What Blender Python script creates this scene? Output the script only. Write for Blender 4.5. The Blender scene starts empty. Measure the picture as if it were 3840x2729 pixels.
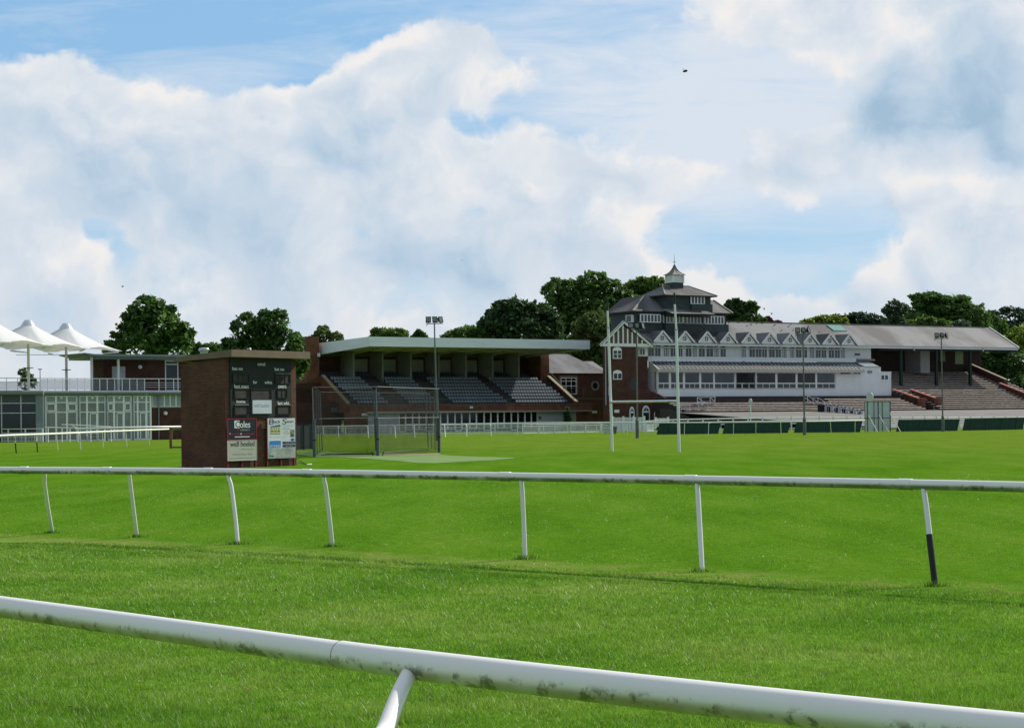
import bpy, bmesh, math, random
import numpy as np
from mathutils import Vector, Matrix
R = math.radians
scene = bpy.context.scene
COL = scene.collection
# ------------------------------------------------------------------ camera
FPX = 7000.0          # focal length in photo pixels (photo 3840 wide)
CX, HY = 1920.0, 1562.0
TH = R(0.6)
EYE = 2.08
cs, sn = math.cos(TH), math.sin(TH)
cam = bpy.data.cameras.new('camera')
camo = bpy.data.objects.new('camera', cam)
COL.objects.link(camo)
cam.sensor_width = 36.0
cam.lens = 36.0 * FPX / 3840.0
cam.shift_y = (HY - 1364.5) / 3840.0
cam.clip_start = 0.1
cam.clip_end = 6000
camo.matrix_world = Matrix(((cs, sn, 0, 0), (0, 0, -1, 0), (-sn, cs, 0, EYE), (0, 0, 0, 1)))
scene.camera = camo
# ------------------------------------------------------------------ light
SUN_AZ, SUN_EL = R(50), R(36)
w = bpy.data.worlds.new('World')
scene.world = w
w.use_nodes = True
def build_world():
    nt = w.node_tree; N = nt.nodes; L = nt.links
    N.clear()
    def nd(t, **k):
        n = N.new(t)
        for a, b in k.items(): setattr(n, a, b)
        return n
    def setin(n, i, v):
        if hasattr(v, 'links') or isinstance(v, bpy.types.NodeSocket): L.new(v, n.inputs[i])
        else: n.inputs[i].default_value = v
    def M(op, a, b=None, c=None, clamp=False):
        n = nd('ShaderNodeMath', operation=op); n.use_clamp = clamp
        setin(n, 0, a)
        if b is not None: setin(n, 1, b)
        if c is not None: setin(n, 2, c)
        return n.outputs[0]
    def V(op, a, b=None):
        n = nd('ShaderNodeVectorMath', operation=op)
        setin(n, 0, a)
        if b is not None: setin(n, 1, b)
        return n.outputs['Value'] if op in ('DOT_PRODUCT', 'LENGTH') else n.outputs[0]
    def noise(v, sc, det=4, rough=.5, dist=0):
        n = nd('ShaderNodeTexNoise'); setin(n, 'Vector', v); n.inputs['Scale'].default_value = sc
        n.inputs['Detail'].default_value = det; n.inputs['Roughness'].default_value = rough; n.inputs['Distortion'].default_value = dist
        return n
    def step(x, a, b):
        n = nd('ShaderNodeMapRange', interpolation_type='SMOOTHSTEP')
        setin(n, 0, x); setin(n, 1, a); setin(n, 2, b)
        return n.outputs[0]
    def mix(f, a, b):
        n = nd('ShaderNodeMix', data_type='RGBA'); setin(n, 0, f)
        for i, v in ((6, a), (7, b)):
            if isinstance(v, tuple): v = (*v, 1)
            setin(n, i, v)
        return n.outputs[2]
    tc = nd('ShaderNodeTexCoord')
    sep = nd('ShaderNodeSeparateXYZ'); L.new(tc.outputs['Generated'], sep.inputs[0])
    y = M('MAXIMUM', M('ABSOLUTE', sep.outputs[1]), .22)
    u = M('MULTIPLY', M('DIVIDE', sep.outputs[0], y), 7.0)
    v = M('MULTIPLY', M('DIVIDE', M('MAXIMUM', sep.outputs[2], -.02), y), 7.0)
    cb = nd('ShaderNodeCombineXYZ'); L.new(u, cb.inputs[0]); L.new(v, cb.inputs[1])
    P = cb.outputs[0]
    # warp
    n1 = noise(P, 1.6, 2); n2 = noise(P, 5.5, 4, .55)
    w1 = V('SCALE', V('SUBTRACT', n1.outputs['Color'], (.5, .5, .5))); w1.node.inputs['Scale'].default_value = .34
    w2 = V('SCALE', V('SUBTRACT', n2.outputs['Color'], (.5, .5, .5))); w2.node.inputs['Scale'].default_value = .15
    Q = V('ADD', V('ADD', P, w1), w2)
    def blob(src, px, py, sx, sy, a, rot=0):
        mp = nd('ShaderNodeMapping', vector_type='TEXTURE')
        mp.inputs['Location'].default_value = ((px - 1920) / 1000, (1562 - py) / 1000, 0)
        mp.inputs['Rotation'].default_value = (0, 0, R(rot))
        mp.inputs['Scale'].default_value = (sx / 1000, sy / 1000, 1)
        L.new(src, mp.inputs['Vector'])
        d = V('DOT_PRODUCT', mp.outputs[0], mp.outputs[0])
        return M('MULTIPLY', M('EXPONENT', M('MULTIPLY', d, -1.0)), a)
    def total(src, lst, base=0.0):
        t = None
        for b in lst:
            x = blob(src, *b)
            t = x if t is None else M('ADD', t, x)
        return M('ADD', t, base)
    CU = [(450, 20, 900, 110, -.95), (760, 190, 260, 130, -.75), (1080, 150, 270, 110, -.75), (1500, 30, 300, 70, -.55),
          (320, 880, 75, 60, -.32), (440, 950, 120, 50, -.25), (1030, 470, 130, 45, -.18, -20), (1760, 440, 110, 45, -.34),
          (2150, 60, 420, 110, -.75), (2600, 330, 700, 180, -.62), (2050, 450, 150, 40, -.2),
          (2550, 560, 260, 70, -.45), (3000, 330, 300, 160, -.3), (2650, 800, 300, 60, -.20, 5), (2850, 930, 430, 120, -.95), (2960, 1050, 150, 70, -.5),
          (3420, 700, 300, 60, -.25), (3500, 620, 260, 80, -.1),
          (300, 350, 330, 190, .3), (700, 620, 500, 190, .28), (1400, 420, 380, 260, .3), (1700, 200, 300, 100, .22), (2200, 780, 260, 210, .3, -40),
          (2500, 1080, 260, 120, .3, -35), (3560, 1000, 350, 170, .3, 30), (3420, 400, 400, 260, .46), (2300, 330, 260, 60, .32), (2750, 480, 300, 50, .30), (2450, 120, 60, 60, .2), (3350, 60, 420, 110, .4),
          (150, 900, 200, 150, .25), (1300, 1150, 700, 60, -.08)]
    fb = noise(Q, 3.1, 7, .56)
    dens = M('ADD', total(Q, CU, .62), M('MULTIPLY', M('SUBTRACT', fb.outputs['Fac'], .5), 1.05))
    cum = step(dens, .36, .60)
    # thin veil, streaky
    mpv = nd('ShaderNodeMapping'); mpv.inputs['Rotation'].default_value = (0, 0, R(-14)); mpv.inputs['Scale'].default_value = (.7, 3.2, 1)
    L.new(P, mpv.inputs['Vector'])
    vn = noise(mpv.outputs[0], 1.9, 7, .62, .45)
    vbase = total(P, [(2700, 320, 950, 360, .50), (3300, 560, 900, 260, .45), (2500, 700, 500, 180, .25), (2150, 60, 350, 90, -.10), (2850, 930, 420, 110, -.10), (650, 70, 900, 150, -.42), (1500, 60, 300, 90, -.2), (2000, 270, 300, 60, .1)], .30)
    lowv = step(v, .55, 0.0)
    veil = M('MINIMUM', M('ADD', M('ADD', vbase, M('MULTIPLY', M('SUBTRACT', vn.outputs['Fac'], .5), 1.9)), M('MULTIPLY', lowv, .42)), .93, clamp=True)
    # cloud shading: sunlit rims toward upper right, grey bodies
    off = V('ADD', Q, (.07, .09, 0))
    fb2 = noise(off, 3.1, 4, .5)
    rel = M('SUBTRACT', fb.outputs['Fac'], fb2.outputs['Fac'])
    big = noise(Q, 1.5, 3, .5)
    DK = [(3480, 420, 400, 170, -.40), (3600, 560, 420, 130, -.30), (3150, 500, 60, 60, .1), (820, 850, 420, 120, -.42, -14), (1750, 1000, 400, 150, -.34), (60, 480, 170, 150, -.2), (1500, 1000, 400, 80, -.22),
          (3350, 60, 330, 110, .40), (3300, 600, 300, 40, .20), (230, 280, 130, 110, .22), (1450, 180, 170, 60, .28), (1120, 370, 100, 110, .25), (1650, 500, 110, 140, .2),
          (2380, 760, 260, 170, .22, -40), (2550, 1000, 280, 110, .25, -30), (3450, 1010, 330, 130, .2, 30), (3700, 820, 260, 90, .15), (180, 930, 230, 90, .2, -30), (1080, 480, 420, 160, .05), (1750, 780, 300, 160, .12)]
    sh = M('ADD', total(Q, DK, .50), M('ADD', M('MULTIPLY', rel, 1.7), M('MULTIPLY', M('SUBTRACT', big.outputs['Fac'], .5), .6)))
    edge = M('SUBTRACT', 1.0, step(dens, .50, .86))
    sh = M('ADD', sh, M('MULTIPLY', edge, .30), clamp=True)
    K = 10.0
    cr = nd('ShaderNodeValToRGB'); L.new(sh, cr.inputs[0])
    e = cr.color_ramp.elements
    e[0].position = 0; e[0].color = (.365, .520, .675, 1)
    e[1].position = 1; e[1].color = (.885, .865, .855, 1)
    for p_, c_ in ((.28, (.510, .635, .765)), (.55, (.635, .715, .805)), (.8, (.755, .795, .845))):
        k = e.new(p_); k.color = (*c_, 1)
    # clear sky comes from the Sky Texture
    sky = nd('ShaderNodeTexSky', sky_type='NISHITA'); sky.sun_disc = False
    sky.sun_elevation = SUN_EL; sky.sun_rotation = SUN_AZ; sky.altitude = 50
    sky.air_density = 1.0; sky.dust_density = .6; sky.ozone_density = 2.0
    tint = nd('ShaderNodeMix', data_type='RGBA', blend_type='MULTIPLY'); tint.inputs[0].default_value = 1
    L.new(sky.outputs[0], tint.inputs[6]); tint.inputs[7].default_value = (.92, 1.02, 1.12, 1)
    pale = mix(step(v, 1.3, 0.0), (.29, .545, .83), (.50, .69, .86))
    pn = V('SCALE', pale); pn.node.inputs['Scale'].default_value = K
    clear = mix(.75, tint.outputs[2], pn)
    cloudc = V('SCALE', cr.outputs[0]); cloudc.node.inputs['Scale'].default_value = K
    veilc = V('SCALE', mix(0.0, (.72, .78, .86), (1, 1, 1))); veilc.node.inputs['Scale'].default_value = K
    c1 = mix(veil, clear, veilc)
    c2 = mix(cum, c1, cloudc)
    low = V('SCALE', mix(0.0, (.60, .685, .775), (1, 1, 1))); low.node.inputs['Scale'].default_value = K
    c3 = mix(M('MULTIPLY', step(v, .75, .05), .45), c2, low)
    # unseen sky overhead and behind, muted grey-blue to set the fill light
    hi = M('MAXIMUM', step(v, 2.0, 4.2), step(sep.outputs[1], .05, -.35))
    fill_sky = V('SCALE', mix(0.0, (.26, .34, .46), (1, 1, 1))); fill_sky.node.inputs['Scale'].default_value = K
    c3 = mix(M('MULTIPLY', hi, .7), c3, fill_sky)
    bg = nd('ShaderNodeBackground'); L.new(c3, bg.inputs[0]); bg.inputs[1].default_value = .1
    out = nd('ShaderNodeOutputWorld'); L.new(bg.outputs[0], out.inputs[0])
build_world()
sd = Vector((math.sin(SUN_AZ) * math.cos(SUN_EL), math.cos(SUN_AZ) * math.cos(SUN_EL), math.sin(SUN_EL)))
sl = bpy.data.lights.new('sun', 'SUN')
sl.energy = 5.0
sl.angle = R(.5)
sl.color = (1.0, .95, .86)
slo = bpy.data.objects.new('sun', sl)
COL.objects.link(slo)
slo.rotation_euler = sd.to_track_quat('Z', 'Y').to_euler()
slo.location = (60, 60, 80)
scene.view_settings.view_transform = 'Standard'
scene.view_settings.look = 'None'
scene.view_settings.exposure = 0
scene.view_settings.gamma = 1
# ------------------------------------------------------------------ pixel -> world
def ray(x, y):
    a, b = x - CX, HY - y
    return (a * cs + b * sn) / FPX, (-a * sn + b * cs) / FPX
def W(x, y, Z):
    dx, dz = ray(x, y)
    return Vector((dx * Z, Z, EYE + dz * Z))
def G(x, y, z0=0.0):
    dx, dz = ray(x, y)
    return W(x, y, (z0 - EYE) / dz)
# ------------------------------------------------------------------ frames
class Frame:
    def __init__(s, ox, oy, ang=0.0, oz=0.0):
        s.o = Vector((ox, oy, oz)); s.a = ang; s.c = math.cos(ang); s.s = math.sin(ang)
    def loc(s, p):
        d = Vector(p) - s.o
        return Vector((d.x * s.c + d.y * s.s, -d.x * s.s + d.y * s.c, d.z))
    def px(s, x, y, v=0.0):
        """pixel -> (s, z) on the local plane y = v"""
        dx, dz = ray(x, y)
        n = (-s.s, s.c)
        t = (v + n[0] * s.o.x + n[1] * s.o.y) / (n[0] * dx + n[1])
        l = s.loc((dx * t, t, EYE + dz * t))
        return l.x, l.z
    def sx(s, x, y, v=0.0): return s.px(x, y, v)[0]
    def zz(s, x, y, v=0.0): return s.px(x, y, v)[1]
    def rect(s, x0, x1, y0, y1, v=0.0):
        xm, ym = (x0 + x1) / 2, (y0 + y1) / 2
        return s.px(x0, ym, v)[0], s.px(x1, ym, v)[0], s.px(xm, y1, v)[1], s.px(xm, y0, v)[1]
# ------------------------------------------------------------------ objects
def tag(o, label=None, cat=None, group=None, kind=None):
    if label: o['label'] = label
    if cat: o['category'] = cat
    if group: o['group'] = group
    if kind: o['kind'] = kind
    return o
def thing(name, label, cat, F=None, group=None):
    o = bpy.data.objects.new(name, None); COL.objects.link(o)
    o.empty_display_size = .3
    if F is not None:
        o.location = F.o; o.rotation_euler = (0, 0, F.a)
    return tag(o, label, cat, group)
class MB:
    def __init__(s): s.v = []; s.f = []; s.mi = []; s.cur = 0
    def add(s, vs, fs):
        b = len(s.v); s.v += [tuple(p) for p in vs]
        s.f += [tuple(i + b for i in f) for f in fs]; s.mi += [s.cur] * len(fs)
        return s
    def box(s, x0, x1, y0, y1, z0, z1):
        if x0 > x1: x0, x1 = x1, x0
        if y0 > y1: y0, y1 = y1, y0
        if z0 > z1: z0, z1 = z1, z0
        return s.add([(x, y, z) for z in (z0, z1) for y in (y0, y1) for x in (x0, x1)],
                     [(0, 2, 3, 1), (4, 5, 7, 6), (0, 1, 5, 4), (2, 6, 7, 3), (0, 4, 6, 2), (1, 3, 7, 5)])
    def hexa(s, b4, t4):
        return s.add(list(b4) + list(t4), [(3, 2, 1, 0), (4, 5, 6, 7), (0, 1, 5, 4), (1, 2, 6, 5), (2, 3, 7, 6), (3, 0, 4, 7)])
    def quad(s, a, b, c, d): return s.add([a, b, c, d], [(0, 1, 2, 3)])
    def prism(s, pts, axis, d0, d1):
        """polygon in 2-D (pts) extruded along axis 'x','y' or 'z' from d0 to d1"""
        def mk(p, d):
            if axis == 'x': return (d, p[0], p[1])
            if axis == 'y': return (p[0], d, p[1])
            return (p[0], p[1], d)
        n = len(pts)
        vs = [mk(p, d0) for p in pts] + [mk(p, d1) for p in pts]
        fs = [tuple(range(n)), tuple(range(2 * n - 1, n - 1, -1))]
        fs += [(i, (i + 1) % n + 0 if False else (i + 1) % n, n + (i + 1) % n, n + i) for i in range(n)]
        return s.add(vs, fs)
    def beam(s, a, b, wx, wz=None):
        a = Vector(a); b = Vector(b); wz = wz or wx
        d = (b - a).normalized()
        up = Vector((0, 0, 1)) if abs(d.z) < .95 else Vector((1, 0, 0))
        r = d.cross(up).normalized(); t = r.cross(d)
        vs = [p + r * i * wx / 2 + t * j * wz / 2 for p in (a, b) for i, j in ((-1, -1), (1, -1), (1, 1), (-1, 1))]
        return s.add(vs, [(3, 2, 1, 0), (4, 5, 6, 7), (0, 1, 5, 4), (1, 2, 6, 5), (2, 3, 7, 6), (3, 0, 4, 7)])
    def tube(s, pts, rad, n=10, caps=True):
        pts = [Vector(p) for p in pts]
        if not hasattr(rad, '__len__'): rad = [rad] * len(pts)
        b = len(s.v); vs = []; fs = []
        prev = None
        for i, p in enumerate(pts):
            d = ((pts[min(i + 1, len(pts) - 1)]) - pts[max(i - 1, 0)])
            if d.length < 1e-9: d = Vector((0, 0, 1))
            d.normalize()
            if prev is None:
                up = Vector((0, 0, 1)) if abs(d.z) < .9 else Vector((1, 0, 0))
                r = d.cross(up).normalized()
            else:
                r = (prev - d * prev.dot(d)).normalized()
            prev = r; t = d.cross(r)
            for k in range(n):
                a = 2 * math.pi * k / n
                vs.append(p + (r * math.cos(a) + t * math.sin(a)) * rad[i])
        m = len(pts)
        for i in range(m - 1):
            for k in range(n):
                fs.append((i * n + k, i * n + (k + 1) % n, (i + 1) * n + (k + 1) % n, (i + 1) * n + k))
        if caps: fs += [tuple(range(n))[::-1], tuple((m - 1) * n + k for k in range(n))]
        return s.add(vs, fs)
    def disc(s, c, r, th, n=24, axis='y'):
        pts = [(c[0] + r * math.cos(2 * math.pi * k / n), c[2] + r * math.sin(2 * math.pi * k / n)) for k in range(n)]
        return s.prism(pts, 'y', c[1] - th / 2, c[1] + th / 2)
    def ring(s, c, r0, r1, th, n=28):
        for k in range(n):
            a0, a1 = 2 * math.pi * k / n, 2 * math.pi * (k + 1) / n
            P = lambda r, a, y: (c[0] + r * math.cos(a), y, c[2] + r * math.sin(a))
            y0, y1 = c[1] - th / 2, c[1] + th / 2
            s.hexa([P(r0, a0, y0), P(r1, a0, y0), P(r1, a1, y0), P(r0, a1, y0)], [P(r0, a0, y1), P(r1, a0, y1), P(r1, a1, y1), P(r0, a1, y1)])
        return s
    def build(s, name, mat, parent=None, smooth=False, F=None, label=None):
        me = bpy.data.meshes.new(name)
        me.from_pydata(s.v, [], s.f)
        mats = mat if isinstance(mat, (list, tuple)) else [mat]
        for m in mats: me.materials.append(m)
        if len(mats) > 1: me.polygons.foreach_set('material_index', s.mi)
        bm = bmesh.new(); bm.from_mesh(me); bmesh.ops.recalc_face_normals(bm, faces=bm.faces); bm.to_mesh(me); bm.free()
        if smooth:
            me.polygons.foreach_set('use_smooth', [True] * len(me.polygons))
            try: me.set_sharp_from_angle(angle=R(42))
            except Exception: pass
        o = bpy.data.objects.new(name, me); COL.objects.link(o)
        if parent: o.parent = parent
        if F is not None: o.location = F.o; o.rotation_euler = (0, 0, F.a)
        if label: o['label'] = label
        return o
def raw_mesh(name, V, Fc, mat, parent=None, nv=4, smooth=False):
    """fast mesh from numpy arrays, nv vertices per face"""
    me = bpy.data.meshes.new(name)
    me.vertices.add(len(V)); me.vertices.foreach_set('co', V.astype(np.float32).ravel())
    me.loops.add(Fc.size); me.loops.foreach_set('vertex_index', Fc.astype(np.int32).ravel())
    nf = Fc.shape[0]
    me.polygons.add(nf)
    me.polygons.foreach_set('loop_start', np.arange(0, nf * nv, nv, dtype=np.int32))
    me.update(calc_edges=True)
    me.materials.append(mat)
    o = bpy.data.objects.new(name, me); COL.objects.link(o)
    if parent: o.parent = parent
    return o
def copy_tree(o, parent=None):
    c = o.copy(); COL.objects.link(c)
    if parent: c.parent = parent
    for ch in list(o.children): copy_tree(ch, c)
    return c
# ------------------------------------------------------------------ materials
MATS = {}
def mat(name, col, rough=.7, var=.12, vs=3.0, spec=.3, metal=0, bump=0, bs=20.0, col2=None, det=4, stretch=None, rp=(.3, .7)):
    if name in MATS: return MATS[name]
    m = bpy.data.materials.new(name); m.use_nodes = True
    nt = m.node_tree; b = nt.nodes['Principled BSDF']
    tc = nt.nodes.new('ShaderNodeTexCoord')
    src = tc.outputs['Object']
    if stretch:
        mp = nt.nodes.new('ShaderNodeMapping'); mp.inputs['Scale'].default_value = stretch
        nt.links.new(src, mp.inputs[0]); src = mp.outputs[0]
    n = nt.nodes.new('ShaderNodeTexNoise'); n.inputs['Scale'].default_value = vs; n.inputs['Detail'].default_value = det
    n.inputs['Roughness'].default_value = .6
    nt.links.new(src, n.inputs['Vector'])
    cr = nt.nodes.new('ShaderNodeValToRGB')
    e = cr.color_ramp.elements; e[0].position, e[1].position = rp
    c2 = col2 or tuple(min(1, c * (1 + var)) for c in col)
    c1 = tuple(c * (1 - var) for c in col) if not col2 else col
    e[0].color = (*c1, 1); e[1].color = (*c2, 1)
    nt.links.new(n.outputs['Fac'], cr.inputs[0]); nt.links.new(cr.outputs[0], b.inputs['Base Color'])
    b.inputs['Roughness'].default_value = rough; b.inputs['Specular IOR Level'].default_value = spec
    b.inputs['Metallic'].default_value = metal
    if bump:
        n2 = nt.nodes.new('ShaderNodeTexNoise'); n2.inputs['Scale'].default_value = bs
        nt.links.new(src, n2.inputs['Vector'])
        bp = nt.nodes.new('ShaderNodeBump'); bp.inputs['Strength'].default_value = bump; bp.inputs['Distance'].default_value = .05
        nt.links.new(n2.outputs['Fac'], bp.inputs['Height']); nt.links.new(bp.outputs[0], b.inputs['Normal'])
    MATS[name] = m
    return m
def brick(name, c1, c2, mortar, bw=.225, bh=.075, rough=.85, dirt=.35):
    if name in MATS: return MATS[name]
    m = bpy.data.materials.new(name); m.use_nodes = True
    nt = m.node_tree; N = nt.nodes; L = nt.links; b = N['Principled BSDF']
    tc = N.new('ShaderNodeTexCoord'); sp = N.new('ShaderNodeSeparateXYZ'); L.new(tc.outputs['Object'], sp.inputs[0])
    ad = N.new('ShaderNodeMath'); ad.operation = 'ADD'; L.new(sp.outputs[0], ad.inputs[0]); L.new(sp.outputs[1], ad.inputs[1])
    cb = N.new('ShaderNodeCombineXYZ'); L.new(ad.outputs[0], cb.inputs[0]); L.new(sp.outputs[2], cb.inputs[1])
    bt = N.new('ShaderNodeTexBrick'); L.new(cb.outputs[0], bt.inputs['Vector'])
    bt.inputs['Color1'].default_value = (*c1, 1); bt.inputs['Color2'].default_value = (*c2, 1); bt.inputs['Mortar'].default_value = (*mortar, 1)
    bt.inputs['Scale'].default_value = 1; bt.inputs['Brick Width'].default_value = bw; bt.inputs['Row Height'].default_value = bh
    bt.inputs['Mortar Size'].default_value = .009; bt.inputs['Bias'].default_value = -.1
    n = N.new('ShaderNodeTexNoise'); n.inputs['Scale'].default_value = .9; n.inputs['Detail'].default_value = 6; L.new(tc.outputs['Object'], n.inputs['Vector'])
    mr = N.new('ShaderNodeMapRange'); mr.inputs[1].default_value = .3; mr.inputs[2].default_value = .7; mr.inputs[3].default_value = 1 - dirt; mr.inputs[4].default_value = 1 + dirt * .3
    L.new(n.outputs['Fac'], mr.inputs[0])
    mx = N.new('ShaderNodeVectorMath'); mx.operation = 'SCALE'; L.new(bt.outputs[0], mx.inputs[0]); L.new(mr.outputs[0], mx.inputs['Scale'])
    L.new(mx.outputs[0], b.inputs['Base Color']); b.inputs['Roughness'].default_value = rough; b.inputs['Specular IOR Level'].default_value = .2
    bp = N.new('ShaderNodeBump'); bp.inputs['Strength'].default_value = .4; bp.inputs['Distance'].default_value = .01; bp.invert = True
    L.new(bt.outputs['Fac'], bp.inputs['Height']); L.new(bp.outputs[0], b.inputs['Normal'])
    MATS[name] = m
    return m
def glass(name, col=(.02, .03, .035), rough=.06, alpha=None, spec=.6):
    if name in MATS: return MATS[name]
    m = mat(name, col, rough=rough, var=.3, vs=.4, spec=spec)
    if alpha is not None:
        nt = m.node_tree; b = nt.nodes['Principled BSDF']; o = nt.nodes['Material Output']
        tr = nt.nodes.new('ShaderNodeBsdfTransparent'); mx = nt.nodes.new('ShaderNodeMixShader'); mx.inputs[0].default_value = alpha
        nt.links.new(tr.outputs[0], mx.inputs[1]); nt.links.new(b.outputs[0], mx.inputs[2]); nt.links.new(mx.outputs[0], o.inputs[0])
    return m
def white(): return mat('white_paint', (.80, .81, .80), rough=.55, var=.07, vs=1.2)
def pvc(): return mat('white_plastic', (.80, .80, .78), rough=.35, var=.05, vs=2.5, spec=.45)
def ptext(body, font=None):
    c = bpy.data.curves.new('lettering', 'FONT'); c.body = body; c.size = 1; c.resolution_u = 3
    o = bpy.data.objects.new('lettering', c); COL.objects.link(o)
    me = o.to_mesh()
    V = [tuple(v.co) for v in me.vertices]; Fs = [tuple(p.vertices) for p in me.polygons]
    o.to_mesh_clear(); bpy.data.objects.remove(o); bpy.data.curves.remove(c)
    return V, Fs
def fit_text(mb, body, x0, x1, z0, z1, y, shear=0.0, fatten=0.0):
    if body.startswith('~'):            # print too small to read in the photo: word-length strokes
        words = [len(q) for q in body[1:].split()]; tot = sum(words) + len(words) - 1; p = 0
        for q in words:
            a_, b_ = x0 + (x1 - x0) * p / tot, x0 + (x1 - x0) * (p + q) / tot; zm = (z1 - z0) * .28
            mb.add([(a_, y, z0 + zm), (b_, y, z0 + zm), (b_, y, z1 - zm), (a_, y, z1 - zm)], [(0, 1, 2, 3)]); p += q + 1
        return
    V, Fs = ptext(body)
    if not V: return
    xs = [v[0] for v in V]; ys = [v[1] for v in V]
    ax, bx, ay, by = min(xs), max(xs), min(ys), max(ys)
    out = []
    for v in V:
        p, q = (v[0] - ax) / (bx - ax), (v[1] - ay) / (by - ay)
        out.append((x0 + (x1 - x0) * p + shear * q * (z1 - z0), y, z0 + (z1 - z0) * q))
    mb.add(out, Fs)
    if fatten:
        mb.add([(a + fatten, b - .0006, c) for a, b, c in out], Fs)
# ------------------------------------------------------------------ ground
def grass_mat(name, blade=False):
    m = bpy.data.materials.new(name); m.use_nodes = True
    nt = m.node_tree; N = nt.nodes; L = nt.links; b = N['Principled BSDF']
    ge = N.new('ShaderNodeNewGeometry')
    def noise(sc, det=4, scale=None, rough=.6, src=None):
        n = N.new('ShaderNodeTexNoise'); n.inputs['Scale'].default_value = sc; n.inputs['Detail'].default_value = det; n.inputs['Roughness'].default_value = rough
        s = src or ge.outputs['Position']
        if scale:
            mp = N.new('ShaderNodeMapping'); mp.inputs['Scale'].default_value = scale; mp.inputs['Rotation'].default_value = (0, 0, R(-33))
            L.new(s, mp.inputs[0]); s = mp.outputs[0]
        L.new(s, n.inputs['Vector']); return n.outputs['Fac']
    def ramp(f, stops):
        c = N.new('ShaderNodeValToRGB'); L.new(f, c.inputs[0]); e = c.color_ramp.elements
        e[0].position = stops[0][0]; e[0].color = (*stops[0][1], 1); e[1].position = stops[-1][0]; e[1].color = (*stops[-1][1], 1)
        for p, q in stops[1:-1]:
            k = e.new(p); k.color = (*q, 1)
        return c.outputs[0]
    def mix(f, a, c, bt='MIX'):
        n = N.new('ShaderNodeMix'); n.data_type = 'RGBA'; n.blend_type = bt
        if isinstance(f, float): n.inputs[0].default_value = f
        else: L.new(f, n.inputs[0])
        for i, v in ((6, a), (7, c)):
            if isinstance(v, tuple): n.inputs[i].default_value = (*v, 1)
            else: L.new(v, n.inputs[i])
        return n.outputs[2]
    def mr(f, a, c, d=0.0, e=1.0):
        n = N.new('ShaderNodeMapRange'); n.interpolation_type = 'SMOOTHSTEP'; L.new(f, n.inputs[0])
        for i, v in ((1, a), (2, c), (3, d), (4, e)): n.inputs[i].default_value = v
        return n.outputs[0]
    def mth(op, a, c=None):
        n = N.new('ShaderNodeMath'); n.operation = op
        for i, v in ((0, a), (1, c)):
            if v is None: continue
            if isinstance(v, (int, float)): n.inputs[i].default_value = v
            else: L.new(v, n.inputs[i])
        return n.outputs[0]
    # signed distance from the inner running rail (foot line of the rail)
    dp = N.new('ShaderNodeVectorMath'); dp.operation = 'DOT_PRODUCT'; L.new(ge.outputs['Position'], dp.inputs[0]); dp.inputs[1].default_value = (.627, .779, 0)
    dist = mth('SUBTRACT', dp.outputs['Value'], 20.75)
    far = mr(dist, 30.0, 95.0)
    patch = noise(.35, 5); streak = noise(.5, 4, (1, .22, 1)); fine = noise(2.6, 4); tiny = noise(30, 3)
    trackc = ramp(patch, [(.3, (.062, .170, .009)), (.5, (.100, .215, .018)), (.7, (.160, .255, .050))])
    fieldc = ramp(streak, [(.28, (.058, .152, .007)), (.5, (.080, .186, .011)), (.72, (.112, .208, .020))])
    farc = ramp(streak, [(.3, (.098, .188, .012)), (.7, (.140, .210, .030))])
    fieldc = mix(far, fieldc, farc)
    c = mix(mr(dist, -.4, .9), trackc, fieldc)
    # dry, trodden strip along the rail feet
    band = mth('MULTIPLY', mr(dist, -1.15, -.55), mr(dist, .75, .15))
    band = mth('MULTIPLY', band, mr(noise(1.3, 5), .40, .66, .0, .60))
    c = mix(band, c, (.205, .215, .062))
    c = mix(mth('MULTIPLY', mr(fine, .62, .8), .35), c, (.05, .11, .010))
    rail_shade = mth('MULTIPLY', mr(dist, -1.86, -1.74), mr(dist, -1.46, -1.58))  # deepens the rail's cast shadow: dark green painted into the turf along its line
    c = mix(mth('MULTIPLY', rail_shade, mr(noise(2.2, 4), .35, .6, .35, .85)), c, (.030, .075, .006))
    mot = mr(noise(6, 5, (.7, 1.6, 1), .7), .32, .68, .80, 1.20)
    ms = N.new('ShaderNodeVectorMath'); ms.operation = 'SCALE'; L.new(c, ms.inputs[0]); L.new(mot, ms.inputs['Scale']); c = ms.outputs[0]
    if blade:
        c = mix(mr(ge.outputs['Random Per Island'], .86, 1.0, 0, .6), c, (.26, .29, .13))
        v = mr(ge.outputs['Random Per Island'], 0, .9, .72, 1.28)
        sc = N.new('ShaderNodeVectorMath'); sc.operation = 'SCALE'; L.new(c, sc.inputs[0]); L.new(v, sc.inputs['Scale']); c = sc.outputs[0]
        sc = N.new('ShaderNodeVectorMath'); sc.operation = 'MULTIPLY'; L.new(c, sc.inputs[0]); sc.inputs[1].default_value = (1.62, 1.5, 1.25); c = sc.outputs[0]
        L.new(c, b.inputs['Base Color']); b.inputs['Roughness'].default_value = .40; b.inputs['Specular IOR Level'].default_value = .34
        tl = N.new('ShaderNodeBsdfTranslucent'); L.new(c, tl.inputs[0])
        mx = N.new('ShaderNodeMixShader'); mx.inputs[0].default_value = .5
        L.new(b.outputs[0], mx.inputs[1]); L.new(tl.outputs[0], mx.inputs[2]); L.new(mx.outputs[0], N['Material Output'].inputs[0])
    else:
        v = mr(tiny, .3, .7, .86, 1.12)
        sc = N.new('ShaderNodeVectorMath'); sc.operation = 'SCALE'; L.new(c, sc.inputs[0]); L.new(v, sc.inputs['Scale'])
        L.new(sc.outputs[0], b.inputs['Base Color']); b.inputs['Roughness'].default_value = 1; b.inputs['Specular IOR Level'].default_value = 0
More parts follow.
